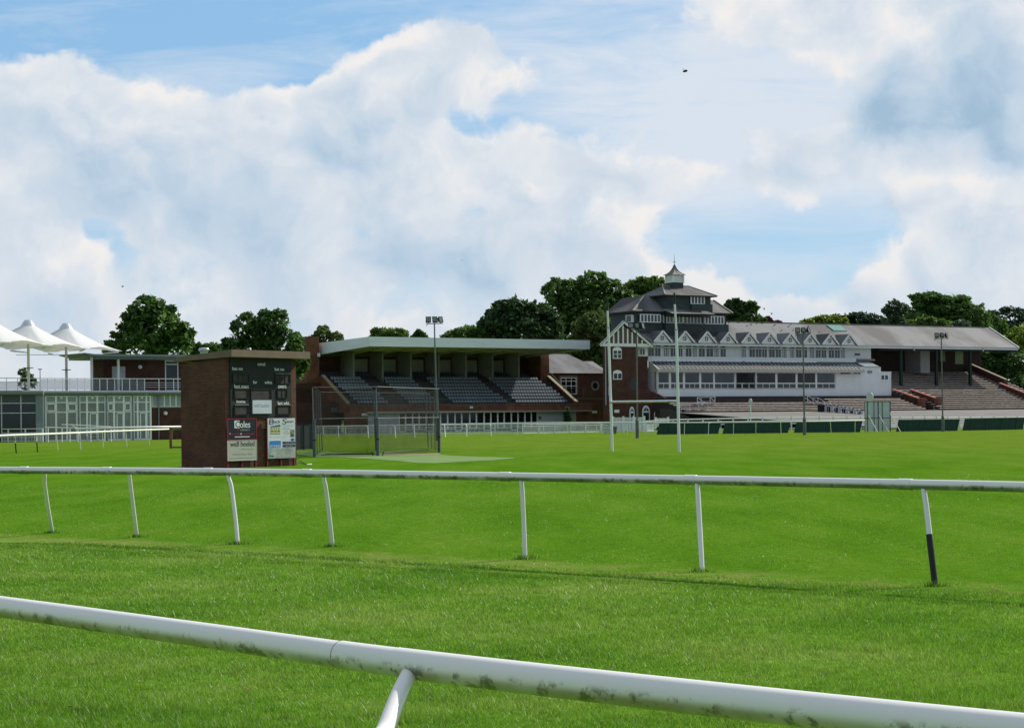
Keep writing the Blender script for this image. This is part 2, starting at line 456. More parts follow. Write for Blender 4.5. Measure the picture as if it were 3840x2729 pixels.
        bp = N.new('ShaderNodeBump'); bp.inputs['Strength'].default_value = .3; bp.inputs['Distance'].default_value = .03
        L.new(noise(9, 6, None, .75), bp.inputs['Height']); L.new(bp.outputs[0], b.inputs['Normal'])
    return m
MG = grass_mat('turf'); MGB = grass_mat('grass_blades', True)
m = MB()
nx, ny = 60, 60
for j in range(ny + 1):
    for i in range(nx + 1):
        x = -1500 + 3000 * i / nx; y = -300 + 3300 * j / ny
        m.v.append((x, y, 0))
for j in range(ny):
    for i in range(nx):
        a = j * (nx + 1) + i; m.f.append((a, a + 1, a + nx + 2, a + nx + 1)); m.mi.append(0)
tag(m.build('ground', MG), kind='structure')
def blades():
    rng = np.random.default_rng(7)
    gr = np.random.default_rng(21).random((3, 257, 257))
    def vn(x, y, s, k=0):
        u = (x * s + 1000) % 256; v = (y * s + 1000) % 256; i = u.astype(int); j = v.astype(int); fu = u - i; fv = v - j
        fu = fu * fu * (3 - 2 * fu); fv = fv * fv * (3 - 2 * fv); g = gr[k]
        return (g[i, j] * (1 - fu) + g[i + 1, j] * fu) * (1 - fv) + (g[i, j + 1] * (1 - fu) + g[i + 1, j + 1] * fu) * fv
    def field(n, y0, y1, hmin, hmax, wd, cond):
        # density falls with distance: sample y with pdf ~ 1/y
        y = y0 * (y1 / y0) ** rng.random(n)
        x = (rng.random(n) * 2 - 1) * (y * .285 + .6)
        keep = cond(x, y); x = x[keep]; y = y[keep]; n = len(x)
        # clumpiness
        cl = vn(x, y, 1.1) * .6 + vn(x, y, 2.9, 1) * .4
        cl2 = vn(x, y, 7.5, 2) * .6 + vn(x, y, 17, 1) * .4
        cl = np.clip((cl - .25) * 2, 0, 1.2); cl2 = np.clip((cl2 - .3) * 2.4, 0, 1.3)
        h = (hmin + (hmax - hmin) * rng.random(n)) * (.42 + 1.0 * cl * (.25 + 1.0 * cl2))
        dl = .627 * x + .779 * y - 20.75; h = np.where((dl > -1.9) & (dl < -1.35), h * .45, h)
        a = rng.random(n) * 2 * np.pi
        wv = wd * (.6 + .8 * rng.random(n)) * (y / 14)
        lean = h * (.25 + .75 * rng.random(n)); la = rng.random(n) * 2 * np.pi
        V = np.empty((n, 3, 3))
        V[:, 0] = np.stack([x - np.cos(a) * wv, y - np.sin(a) * wv, np.zeros(n)], 1)
        V[:, 1] = np.stack([x + np.cos(a) * wv, y + np.sin(a) * wv, np.zeros(n)], 1)
        V[:, 2] = np.stack([x + np.cos(la) * lean, y + np.sin(la) * lean, h], 1)
        return V.reshape(-1, 3)
    d = lambda x, y: .627 * x + .779 * y - 20.75
    A = field(800000, 11.5, 32, .018, .056, .0024, lambda x, y: d(x, y) < -.5)
    B = field(420000, 18, 62, .008, .020, .0018, lambda x, y: (d(x, y) > -.7))
    # ragged taller tufts, added to widen the rail's dark shadow line
    m_ = 46000
    xs = rng.random(m_) * 22 - 12; k_ = (np.sin(xs * 2.1) + np.sin(xs * 5.3 + 1) + np.sin(xs * 12.7)) / 6 + .5
    dd = -1.84 + rng.normal(size=m_) * .05; ys = (20.75 + dd - .627 * xs) / .779
    hh = (.015 + .04 * rng.random(m_)) * (.4 + 1.1 * k_); an = rng.random(m_) * 6.283; la = rng.random(m_) * 6.283; wv = .0024 * ys / 14
    C = np.empty((m_, 3, 3)); z0_ = np.zeros(m_)
    C[:, 0] = np.stack([xs - np.cos(an) * wv, ys - np.sin(an) * wv, z0_], 1); C[:, 1] = np.stack([xs + np.cos(an) * wv, ys + np.sin(an) * wv, z0_], 1)
    C[:, 2] = np.stack([xs + np.cos(la) * hh * .5, ys + np.sin(la) * hh * .5, hh], 1)
    # unmown grass left round the feet of the rail posts
    D = []
    for bx, by in ((197, 1997), (514, 2013), (892, 2040), (1247, 2049), (1969, 2095), (2633, 2143), (3507, 2197)):
        q = G(bx, by); k = 260; r_ = np.abs(rng.normal(size=k)) * .07 + .02; t = rng.random(k) * 6.283; h_ = .03 + .06 * rng.random(k); la = rng.random(k) * 6.283; an = rng.random(k) * 6.283
        x_ = q.x + np.cos(t) * r_ * 1.5; y_ = q.y + np.sin(t) * r_; w_ = .003 * q.y / 14; z_ = np.zeros(k); E = np.empty((k, 3, 3))
        E[:, 0] = np.stack([x_ - np.cos(an) * w_, y_ - np.sin(an) * w_, z_], 1); E[:, 1] = np.stack([x_ + np.cos(an) * w_, y_ + np.sin(an) * w_, z_], 1)
        E[:, 2] = np.stack([x_ + np.cos(la) * h_ * .5, y_ + np.sin(la) * h_ * .5, h_], 1); D.append(E.reshape(-1, 3))
    V = np.concatenate([A, B, C.reshape(-1, 3)] + D)
    Fc = np.arange(len(V)).reshape(-1, 3)
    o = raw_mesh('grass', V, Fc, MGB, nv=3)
    tag(o, 'short green turf blades on the racing track and mown pitch', 'grass', kind='stuff')
blades()
# pale artificial mat in front of the nets
def sheet(name, pts, z, mt, kind='structure'):
    m = MB(); vs = [(p.x, p.y, z) for p in pts]; m.add(vs, [tuple(range(len(vs)))])
    o = m.build(name, mt); tag(o, kind=kind); return o
mm = mat('mat_turf', (.135, .232, .055), rough=.95, var=.12, vs=.5)
sheet('practice_strip', [G(x, y) for x, y in ((1110, 1702), (1180, 1714.5), (1290, 1715), (1400, 1722), (1500, 1729), (1560, 1736), (1630, 1737), (1760, 1730), (1850, 1726), (1925, 1719), (1940, 1716), (1800, 1713), (1700, 1709), (1640, 1704), (1560, 1700), (1500, 1700), (1300, 1696), (1110, 1690))], .012, mm)
sheet('worn_earth', [G(x, y) for x, y in ((1430, 1710), (1660, 1706), (1640, 1699), (1430, 1704))], .016, mat('bare_earth', (.21, .185, .085), rough=.95, var=.25, vs=1.5))
# ------------------------------------------------------------------ running rails
def stained_pvc(name, lo=-.15, amt=1.0, sc=9.0, base=(.84, .82, .78), filmc=(.30, .27, .13)):
    """white plastic pipe with green-brown algae growing on its underside"""
    if name in MATS: return MATS[name]
    m = bpy.data.materials.new(name); m.use_nodes = True
    nt = m.node_tree; N = nt.nodes; L = nt.links; b = N['Principled BSDF']
    ge = N.new('ShaderNodeNewGeometry'); sp = N.new('ShaderNodeSeparateXYZ'); L.new(ge.outputs['Normal'], sp.inputs[0])
    def noise(s, d=5, r=.6):
        n = N.new('ShaderNodeTexNoise'); n.inputs['Scale'].default_value = s; n.inputs['Detail'].default_value = d; n.inputs['Roughness'].default_value = r
        L.new(ge.outputs['Position'], n.inputs['Vector']); return n.outputs['Fac']
    def mr(f, a, c, d=0.0, e=1.0):
        n = N.new('ShaderNodeMapRange'); n.interpolation_type = 'SMOOTHSTEP'; L.new(f, n.inputs[0])
        for i, v in ((1, a), (2, c), (3, d), (4, e)): n.inputs[i].default_value = v
        return n.outputs[0]
    def mth(op, a, c):
        n = N.new('ShaderNodeMath'); n.operation = op
        for i, v in ((0, a), (1, c)):
            if isinstance(v, (int, float)): n.inputs[i].default_value = v
            else: L.new(v, n.inputs[i])
        return n.outputs[0]
    under = mr(sp.outputs[2], lo, lo - .6)
    f = mth('MULTIPLY', under, mr(noise(1.7, 3), .30, .58, .45, 1))
    spots = mth('MULTIPLY', mr(noise(sc * 1.4, 6, .7), .50, .60), mr(noise(sc * .33, 3), .38, .50))
    spots = mth('MULTIPLY', spots, mr(sp.outputs[2], .35, -.30))
    film = N.new('ShaderNodeMix'); film.data_type = 'RGBA'; L.new(mth('MULTIPLY', f, min(1.0, .80 * amt)), film.inputs[0])
    film.inputs[6].default_value = (*base, 1); film.inputs[7].default_value = (*filmc, 1)
    s2 = N.new('ShaderNodeMix'); s2.data_type = 'RGBA'; L.new(mth('MULTIPLY', spots, .68 * amt), s2.inputs[0])
    L.new(film.outputs[2], s2.inputs[6]); s2.inputs[7].default_value = (.075, .075, .03, 1)
    L.new(s2.outputs[2], b.inputs['Base Color'])
    b.inputs['Roughness'].default_value = .33; b.inputs['Specular IOR Level'].default_value = .5
    MATS[name] = m
    return m
MP1 = stained_pvc('rail_plastic_near', lo=.12, amt=1.1); MP2 = stained_pvc('rail_plastic_mid', lo=.2, amt=1.25, sc=5, filmc=(.16, .19, .10))
MPW = pvc(); MBLK = mat('black_sleeve', (.018, .02, .02), rough=.6, var=.2, vs=4)
def curve_pts(pts, n):
    """Catmull-Rom through pts"""
    P = [Vector(p) for p in pts]; P = [2 * P[0] - P[1]] + P + [2 * P[-1] - P[-2]]
    out = []
    for i in range(1, len(P) - 2):
        for k in range(n):
            t = k / n
            a, b, c, d = P[i - 1], P[i], P[i + 1], P[i + 2]
            out.append(.5 * ((2 * b) + (c - a) * t + (2 * a - 5 * b + 4 * c - d) * t * t + (3 * b - a - 3 * c + d) * t ** 3))
    out.append(P[-2]); return out
def railZ(x, y, zr):
    dx, dz = ray(x, y); return (zr - EYE) / dz
# --- near rail
def near_rail():
    zr = .975
    path = [W(x, y, railZ(x, y, zr)) for x, y in ((-1600, 2080), (-500, 2206), (0, 2273), (760, 2379), (1500, 2483), (2600, 2612), (3840, 2746), (4700, 2828), (6200, 2950))]
    T = thing('running_rail', 'white plastic running rail nearest the camera, with algae stains and one raked post', 'rail')
    T.location = (path[4].x, path[4].y, 0)
    off = Vector(T.location)
    P = [p - off for p in curve_pts(path, 14)]
    # where the sleeve sits (in px)
    def tpx(p):
        q = p + off; d = (q.x / q.y, (q.z - EYE) / q.y)
        return CX + (d[0] * cs - d[1] * sn) * FPX
    xs = [tpx(p) for p in P]
    def cut(a, b):
        o = []
        for i in range(len(P) - 1):
            x0, x1 = xs[i], xs[i + 1]
            if x1 < a or x0 > b: continue
            t0 = max(0, (a - x0) / (x1 - x0)); t1 = min(1, (b - x0) / (x1 - x0))
            if not o: o.append(P[i].lerp(P[i + 1], t0))
            o.append(P[i].lerp(P[i + 1], t1))
        return o
    r = .0635
    MB().tube(cut(-1600, 1288), r, 48).build('rail_pipe', MP1, T, True)
    MB().tube(cut(1282, 1502), r * 1.045, 48).build('joint_sleeve', MP1, T, True)
    MB().tube(cut(1494, 6200), r * 1.075, 48).build('rail_pipe', MP1, T, True)
    # gap line at the sleeve
    c = cut(1280, 1283)
    MB().tube(c, r * 1.052, 48).build('seam_ring', mat('seam_grime', (.30, .27, .17), var=.2), T, True)
    # raked post leaning toward the camera side
    top = W(1556, 2478, railZ(1556, 2483, zr)); top.z = zr - .005
    q = W(1447, 2729, railZ(1447, 2483, zr) - .55)
    d = q - top
    g = q + d * .55
    foot = Vector((g.x - .10, g.y - .12, 0))
    pp = [p - off for p in curve_pts([top, top + d * .5 + Vector((-.008, 0, 0)), q, g, foot], 10)]
    MB().tube(pp, .0385, 40).build('post', MP1, T, True)
near_rail()
# --- rail on the far side of the track
def mid_rail():
    zr = 1.2
    pts = [(-400, 1757.5), (0, 1762), (760, 1768), (1960, 1787.5), (3000, 1807), (3840, 1825), (4300, 1836), (5200, 1862)]
    path = [W(x, y, railZ(x, y, zr)) for x, y in pts]
    T = thing('running_rail', 'white running rail across the track, mossy underneath, on curved white posts', 'rail')
    T.location = (path[3].x, path[3].y, 0); off = Vector(T.location)
    P = [p - off for p in curve_pts(path, 12)]
    MB().tube(P, .0635, 24).build('rail_pipe', MP2, T, True)
    def at(px):
        for i in range(len(P) - 1):
            a, b = P[i] + off, P[i + 1] + off
            f = lambda q: CX + (q.x / q.y * cs - (q.z - EYE) / q.y * sn) * FPX
            x0, x1 = f(a), f(b)
            if x0 <= px <= x1: return a.lerp(b, (px - x0) / (x1 - x0)), (b - a).normalized()
    for px in (90, 400, 780, 1150, 1895, 2590, 3395):
        c, d = at(px)
        MB().tube([c - off - d * .10, c - off - d * .095, c - off + d * .095, c - off + d * .10], [.064, .0705, .0705, .064], 24).build('joint_sleeve', MP2, T, True)
    posts = [((165, 1778), (197, 1997)), ((483, 1780), (514, 2013)), ((855, 1789), (892, 2040)), ((1212, 1797), (1247, 2049)), ((1955, 1808), (1969, 2095)), ((2614, 1826), (2633, 2143)), ((3462, 1842), (3507, 2197)), ((-165, 1776), (-140, 1982))]
    for k, ((tx, ty), (bx, by)) in enumerate(posts):
        base = G(bx, by); top, d = at(max(-390, tx))
        n = Vector((-d.y, d.x, 0)); n = n if n.y > 0 else -n
        # bend: the post leaves the rail sideways, then turns down
        e = top.lerp(Vector((base.x, base.y, 1.2)), .55); e.z = 1.13
        nn = n * -.03
        pts = [top, top.lerp(base, .09), top.lerp(base, .22) + Vector(((base.x - top.x) * .12, 0, 0)), base.lerp(top, .35) + Vector(((base.x - top.x) * .10, 0, 0)), base]; e = top.lerp(base, .1)
        pp = [p - off for p in curve_pts(pts, 6)]
        mb = MB().tube(pp, .034, 16)
        mb.build('post', MPW if k != 99 else MBLK, T, True, label='white post with a black lower sleeve' if k == 6 else None)
        if k == 6:
            low = base.lerp(e, .56)
            sl_ = [base - off, base.lerp(e, .4) - off, low - off]
            MB().tube(curve_pts(sl_, 5), .0385, 16).build('black_sleeve', MBLK, T, True)
mid_rail()
# ------------------------------------------------------------------ score hut
BR = brick('red_brick', (.170, .062, .036), (.095, .038, .025), (.135, .10, .08))
MDARK = mat('dark_board', (.016, .019, .022), rough=.6, var=.2, vs=2)
MRED = mat('red_timber', (.15, .022, .022), rough=.7, var=.2, vs=5)
MTXT = mat('pale_lettering', (.72, .75, .75), rough=.6, var=.05)
def hut():
    o = G(849, 1755); u = Vector((3.1, 4.2, 0)).normalized(); ang = math.atan2(u.y, u.x)
    F = Frame(o.x, o.y, ang)
    T = thing('score_hut', 'tall brick cricket score hut with sloping tan roof and black scoreboard face', 'hut', F)
    s1 = F.sx(1111, 1600); dep = 2.75
    zf = F.zz(849, 1338); zb = zf - .24
    # walls: front face is open where the scoreboard sits
    MB().prism([(0, 0), (dep, 0), (dep, zb), (0, zf)], 'x', 0, s1).build('wall', BR, T)
    tan = mat('tan_fascia', (.20, .14, .10), rough=.7, var=.12, vs=2)
    z1 = F.zz(868, 1310, -.5); zt = z1 - F.zz(868, 1337, -.5)
    m = MB()
    m.prism([(-.5, z1 - zt), (dep + .3, z1 - .26 - zt * .6), (dep + .3, z1 - .26), (-.5, z1)], 'x', -.12, s1 + .42)
    m.build('roof', tan, T)
    # scoreboard
    a0, a1, _, _ = F.rect(863, 1092, 1340, 1565, -.04)
    zt_ = zf - .03; zb_ = F.zz(865, 1566, -.04)
    P = MB().box(a0, a1, -.05, -.002, zb_, zt_).build('scoreboard', MDARK, T)
    def r(x0, x1, y0, y1, v=-.06):
        return F.rect(640 + x0 / 2.953, 640 + x1 / 2.953, 1250 + y0 / 2.953, 1250 + y1 / 2.953, v)
    fr = MB(); sh = MB(); dk = MB()
    for (x0, x1, y0, y1, bright) in ((690, 860, 455, 545, 0), (1160, 1320, 455, 550, 1), (710, 858, 615, 715, 1), (890, 1110, 618, 728, 0), (1185, 1283, 615, 708, 0), (710, 858, 800, 895, 1), (1185, 1320, 800, 890, 1)):
        p, q, zl, zh = r(x0, x1, y0, y1)
        t = .03
        for bx in ((p - t, q + t, zh, zh + t), (p - t, q + t, zl - t, zl), (p - t, p, zl, zh), (q, q + t, zl, zh)):
            fr.box(bx[0], bx[1], -.085, -.05, bx[2], bx[3])
        MB().box(p, q, -.054, -.05, zl, zh).build('number_slot', mat('slot_board', (.05, .045, .042), rough=.8, var=.4, vs=3), P)
        if bright: MB().box(p, q + .02, -.09, -.052, zh + t, zh + t + .025).build('ledge', mat('worn_ledge', (.35, .31, .27), rough=.8, var=.4, vs=6), P)
        n = 2 if (x1 - x0) < 120 else 3
        if x1 - x0 < 200 and y0 != 800 and y0 != 615 or (x1 - x0) < 110:
            for k in range(1, n): xx = p + (q - p) * k / n; fr.box(xx - .012, xx + .012, -.07, -.05, zl, zh)
    fr.build('frame', mat('black_frame', (.014, .015, .017), rough=.5), P)
    p, q, zl, zh = r(902, 1110, 738, 887); MB().box(p, q, -.10, -.05, zl, zh).build('notice_panel', mat('faded_white', (.55, .60, .68), rough=.6, var=.05), P)
    for body, x0, x1, y0, y1 in (('total', 962, 1044, 320, 357), ('bat no', 684, 797, 370, 407), ('bat no', 1152, 1256, 377, 414), ('for', 913, 957, 520, 557), ('wkts', 1040, 1122, 522, 559), ('last man', 705, 860, 564, 604), ('overs', 1190, 1280, 574, 608), ('home', 731, 826, 735, 770), ('last wkt', 1187, 1312, 750, 788)):
        t = MB(); p, q, zl, zh = r(x0, x1, y0, y1, -.06); fit_text(t, body, p, q, zl, zh, -.056, fatten=.012); t.build('lettering', MTXT, P)
    t = MB(); p, q, zl, zh = r(925, 1090, 775, 815, -.1); fit_text(t, 'well heeled', p, q, zl, zh, -.106)
    t.build('faded_lettering', mat('faint_grey', (.36, .40, .46)), P)
    # ---- advertising boards on red timber posts in front of the wall
    def q2(x0, x1, y0, y1, v=-.17):
        k = 8.12
        return F.rect(840 + x0 / k, 840 + x1 / k, 1560 + y0 / k, 1560 + y1 / k, v)
    def board(label, X0, X1, Y0, Y1, posts, mt, framec=None):
        B = thing('advertising_board', label, 'sign', F)
        p, q, zl, zh = q2(X0, X1, Y0, Y1)
        MB().box(p, q, -.17, -.14, zl, zh).build('board', mt, B)
        for x in posts:
            c = q2(x, x, 1000, 1000, -.1)[0]
            MB().box(c - .04, c + .04, -.135, -.06, 0, zh - .05).build('post', MRED, B)
        return B, p, q, zl, zh
    # red and black board
    crim = mat('crimson_edge', (.30, .012, .04), rough=.5); crim2 = mat('crimson_text', (.34, .01, .035), rough=.5)
    B, p, q, zl, zh = board('black and crimson solicitors sign on the left of the hut front', 120, 975, 90, 705, (), mat('navy_black', (.012, .014, .026), rough=.4, var=.1))
    m = MB(); t = .035
    m.box(p - t, q + t, -.18, -.13, zh, zh + t).box(p - t, q + t, -.18, -.13, zl - t, zl).box(p - t, p, -.18, -.13, zl, zh).box(q, q + t, -.18, -.13, zl, zh)
    m.build('edging', crim, B)
    yv = -.174
    m = MB(); a, b, c, d = q2(315, 470, 135, 365); m.box(a, b, -.178, -.17, c, d); m.build('letter_block', MTXT, B)
    m = MB(); a, b, c, d = q2(345, 465, 155, 340); fit_text(m, 'C', a, b, c, d, -.182, fatten=.01); m.build('dark_letter', mat('ink', (.02, .02, .03)), B)
    m = MB(); a, b, c, d = q2(480, 790, 150, 350); fit_text(m, 'oles', a, b, c, d, yv, fatten=.014)
    a, b, c, d = q2(325, 780, 600, 655); fit_text(m, '~xxxxxxxxxxxxxxx', a, b, c, d, yv, fatten=.01)
    for x in (160, 500):
        a, b, c, d = q2(x, x + 36, 515, 565); fit_text(m, 'T' if x < 300 else 'E', a, b, c, d, yv, fatten=.01)
    m.build('lettering', MTXT, B)
    m = MB(); a, b, c, d = q2(485, 780, 375, 445); fit_text(m, 'solicitors', a, b, c, d, yv, fatten=.006)
    m.build('lettering', mat('grey_text', (.30, .33, .33)), B)
    m = MB(); a, b, c, d = q2(380, 460, 385, 455); m.prism([(a, d), (a + (b - a) * .5, d - (d - c) * .3), (b, d), ((a + b) / 2, c)], 'y', -.176, -.17)
    a, b, c, d = q2(195, 480, 518, 562); fit_text(m, '~xxxxx xxxxxx', a, b, c, d, yv, fatten=.008)
    a, b, c, d = q2(540, 935, 515, 560); fit_text(m, '~xxxxxxxxxxxxxxx', a, b, c, d, yv, fatten=.008)
    m.build('crimson_marks', crim2, B)
    # cream board
    B, p, q, zl, zh = board('cream clothing shop sign with large dark lettering, under the black and crimson sign', 110, 1000, 728, 1350, (105, 530, 955), mat('cream_board', (.44, .46, .39), rough=.55, var=.06, vs=2))
    m = MB(); t = .022
    for bx in ((p, q, zh - t, zh), (p, q, zl, zl + t), (p, p + t, zl, zh), (q - t, q, zl, zh)): m.box(bx[0], bx[1], -.178, -.17, bx[2], bx[3])
    m.build('edging', mat('cream_edge', (.62, .64, .60)), B)
    m = MB(); a, b, c, d = q2(185, 925, 762, 920); fit_text(m, 'well heeled', a, b, c, d, yv, fatten=.01); m.build('lettering', mat('charcoal', (.05, .05, .045)), B)
    m = MB()
    for body, x0, x1, y0, y1 in (('Ladies Boutique', 525, 915, 970, 1025), ('49 Market Place, Thirsk', 262, 870, 1128, 1190), ('www.wellheeledboutique.co.uk', 150, 950, 1250, 1305)):
        a, b, c, d = q2(x0, x1, y0, y1); fit_text(m, body, a, b, c, d, yv)
    m.build('small_lettering', mat('faded_text', (.24, .25, .21)), B)
    # white board with script
    B, p, q, zl, zh = board('white inn and gym sign with script lettering, photographs and a blue badge', 1335, 2170, 62, 1280, (1308, 1725, 2125), mat('white_board', (.62, .66, .68), rough=.5, var=.06, vs=1.5))
    a, b, c, d = q2(1340, 2165, 960, 1275); MB().box(a, b, -.173, -.17, c, d).build('stained_panel', mat('mould_board', (.34, .37, .34), rough=.6, var=.35, vs=3), B)
    m = MB()
    for body, x0, x1, y0, y1 in (('B', 1365, 1500, 85, 255), ('lack', 1495, 1715, 118, 205), ('S', 1765, 1900, 78, 245), ('wan', 1900, 2105, 140, 200)):
        a, b, c, d = q2(x0, x1, y0, y1); fit_text(m, body, a, b, c, d, yv, shear=.16, fatten=.008)
    m.build('script_lettering', mat('soft_black', (.07, .08, .09)), B)
    m = MB()
    for body, x0, x1, y0, y1 in (('~x xxxxxx xxxxxx xxxxxx', 1750, 2110, 270, 300), ('~xxxx xxx xxx', 1805, 1980, 342, 364), ('~xxxx xxxx xxxxxx', 1735, 2030, 384, 402), ('~xxxx xxxx', 1830, 1935, 425, 442), ('~xxx xxxxxx', 1810, 1955, 465, 482), ('~xxxx xxxxx x xxxxx', 1780, 2010, 502, 520), ('~xxx xxxxxxx', 1815, 1965, 543, 560), ('Proud to be supporters of Thirsk', 1370, 1900, 618, 640), ('~xxxxxxx xxx xxxxxxxx xxxxxxxx', 1545, 1950, 1040, 1062), ('~xxx xxxxx', 1620, 1950, 1110, 1135)):
        a, b, c, d = q2(x0, x1, y0, y1); fit_text(m, body, a, b, c, d, yv)
    m.build('small_lettering', mat('mid_grey', (.22, .25, .28)), B)
    # little photographs
    m = MB(); a, b, c, d = q2(1405, 1715, 215, 545); m.box(a, b, -.173, -.17, c, d); PH = m.build('photograph', mat('photo_sky', (.42, .56, .74)), B)
    w_ = b - a; h_ = d - c
    m = MB(); m.prism([(a, c), (b, c), (b, c + .68 * h_), (a, c + .62 * h_)], 'y', -.175, -.173); m.build('pictured_house', mat('photo_cream', (.50, .50, .25)), PH)
    m = MB(); m.prism([(a, c + .62 * h_), (b, c + .68 * h_), (b, c + .86 * h_), (a + .1 * w_, c + .72 * h_)], 'y', -.176, -.173); m.box(a, b, -.176, -.173, c, c + .05 * h_)
    for k in range(3): m.box(a + w_ * (.08 + .32 * k), a + w_ * (.30 + .32 * k), -.177, -.173, c + .2 * h_, c + .32 * h_)
    for k in range(4): m.box(a + w_ * (.1 + .24 * k), a + w_ * (.16 + .24 * k), -.177, -.173, c + .42 * h_, c + .56 * h_)
    m.build('pictured_roof', mat('photo_dark', (.08, .09, .06)), PH)
    m = MB(); a, b, c, d = q2(2015, 2145, 410, 635); m.box(a, b, -.173, -.17, c, d); PH = m.build('photograph', mat('photo_green', (.20, .24, .13), var=.5, vs=9), B)
    a, b, c, d = q2(2035, 2125, 540, 620); MB().box(a, b, -.176, -.173, c, d).build('pictured_house', mat('photo_dark'  , (.08, .09, .06)), PH)
    # badge
    def rr(a, b, c, d, r):
        o = []
        for cx, cy, s in ((b - r, d - r, 0), (a + r, d - r, 90), (a + r, c + r, 180), (b - r, c + r, 270)):
            for k in range(6): t = R(s + 18 * k); o.append((cx + r * math.cos(t), cy + r * math.sin(t)))
        return o
    a, b, c, d = q2(1370, 1745, 728, 985); bd = MB().prism(rr(a, b, c, d, .06), 'y', -.176, -.17).build('badge', mat('badge_white', (.75, .78, .80)), B)
    e = .025; MB().prism(rr(a + e, b - e, c + e, d - e, .045), 'y', -.179, -.176).build('badge_face', mat('badge_blue', (.035, .20, .52), var=.1), bd)
    m = MB(); a, b, c, d = q2(1395, 1715, 880, 948); fit_text(m, 'FITNESS', a, b, c, d, -.183, fatten=.008); m.build('lettering', MTXT, bd)
    m = MB()
    for y0, y1 in ((770, 845), (865, 938)):
        a, b, c, d = q2(1785, 2165, y0, y1); m.box(a, b, -.175, -.17, c, d)
    m.build('dark_strip', mat('strip_navy', (.02, .025, .05)), B)
    m = MB()
    for body, x0, x1, y0, y1 in (('~xxxxx xxxxxx', 1860, 2150, 790, 822), ('~xxxx xx xxxxxx', 1875, 2085, 890, 918)):
        a, b, c, d = q2(x0, x1, y0, y1); fit_text(m, body, a, b, c, d, -.179)
    m.build('strip_lettering', mat('strip_text', (.35, .37, .42)), B)
    m = MB(); a, b, c, d = q2(1380, 1520, 1180, 1240); fit_text(m, 'Web:', a, b, c, d, -.178, fatten=.012)
    a, b, c, d = q2(2025, 2150, 668, 755); n = 14
    m.prism([((a + b) / 2 + (b - a) / 2 * math.cos(2 * math.pi * k / n), (c + d) / 2 + (d - c) / 2 * math.sin(2 * math.pi * k / n)) for k in range(n)], 'y', -.175, -.17)
    m.build('blue_marks', mat('print_blue', (.04, .12, .38), var=.3, vs=9), B)
hut()
# hose and stake lying by the hut corner
def rod():
    base = G(1150, 1741)
    T = thing('fallen_stump_stand', 'bent black rods with a white tipped end lying beside the hut corner', 'rod')
    T.location = base; o = Vector(base)
    mk = MDARK
    L = lambda x, y, z: G(x, y, z) - o
    MB().tube([L(1112, 1722, .25), L(1124, 1727, .18), L(1150, 1741, .03)], .014, 8).build('rod', mk, T)
    MB().tube([L(1116, 1733, .03), L(1132, 1735, .03), L(1150, 1741, .03)], .014, 8).build('rod', mk, T)
    MB().tube([L(1148, 1741, .03), L(1168, 1740, .03)], [.014, .03], 10).build('white_tip', MPW, T)
rod()
# ------------------------------------------------------------------ cricket nets
MPOST = mat('grey_green_steel', (.095, .115, .13), rough=.55, var=.12, vs=2, spec=.4)
MGALV = mat('galvanised', (.20, .22, .23), rough=.45, var=.12, vs=4, spec=.5, metal=.3)
def net_mat(name, alpha, col=(.008, .010, .008)):
    if name in MATS: return MATS[name]
    m = mat(name, col, rough=.9, var=.1)
    nt = m.node_tree; b = nt.nodes['Principled BSDF']; o = nt.nodes['Material Output']
    tr = nt.nodes.new('ShaderNodeBsdfTransparent'); mx = nt.nodes.new('ShaderNodeMixShader')
    tc = nt.nodes.new('ShaderNodeTexCoord'); n = nt.nodes.new('ShaderNodeTexNoise'); n.inputs['Scale'].default_value = .9
    nt.links.new(tc.outputs['Object'], n.inputs['Vector'])
    r = nt.nodes.new('ShaderNodeMapRange'); r.inputs[1].default_value = .3; r.inputs[2].default_value = .7; r.inputs[3].default_value = alpha * .75; r.inputs[4].default_value = min(1, alpha * 1.25)
    nt.links.new(n.outputs['Fac'], r.inputs[0]); nt.links.new(r.outputs[0], mx.inputs[0])
    nt.links.new(tr.outputs[0], mx.inputs[1]); nt.links.new(b.outputs[0], mx.inputs[2]); nt.links.new(mx.outputs[0], o.inputs[0])
    return m
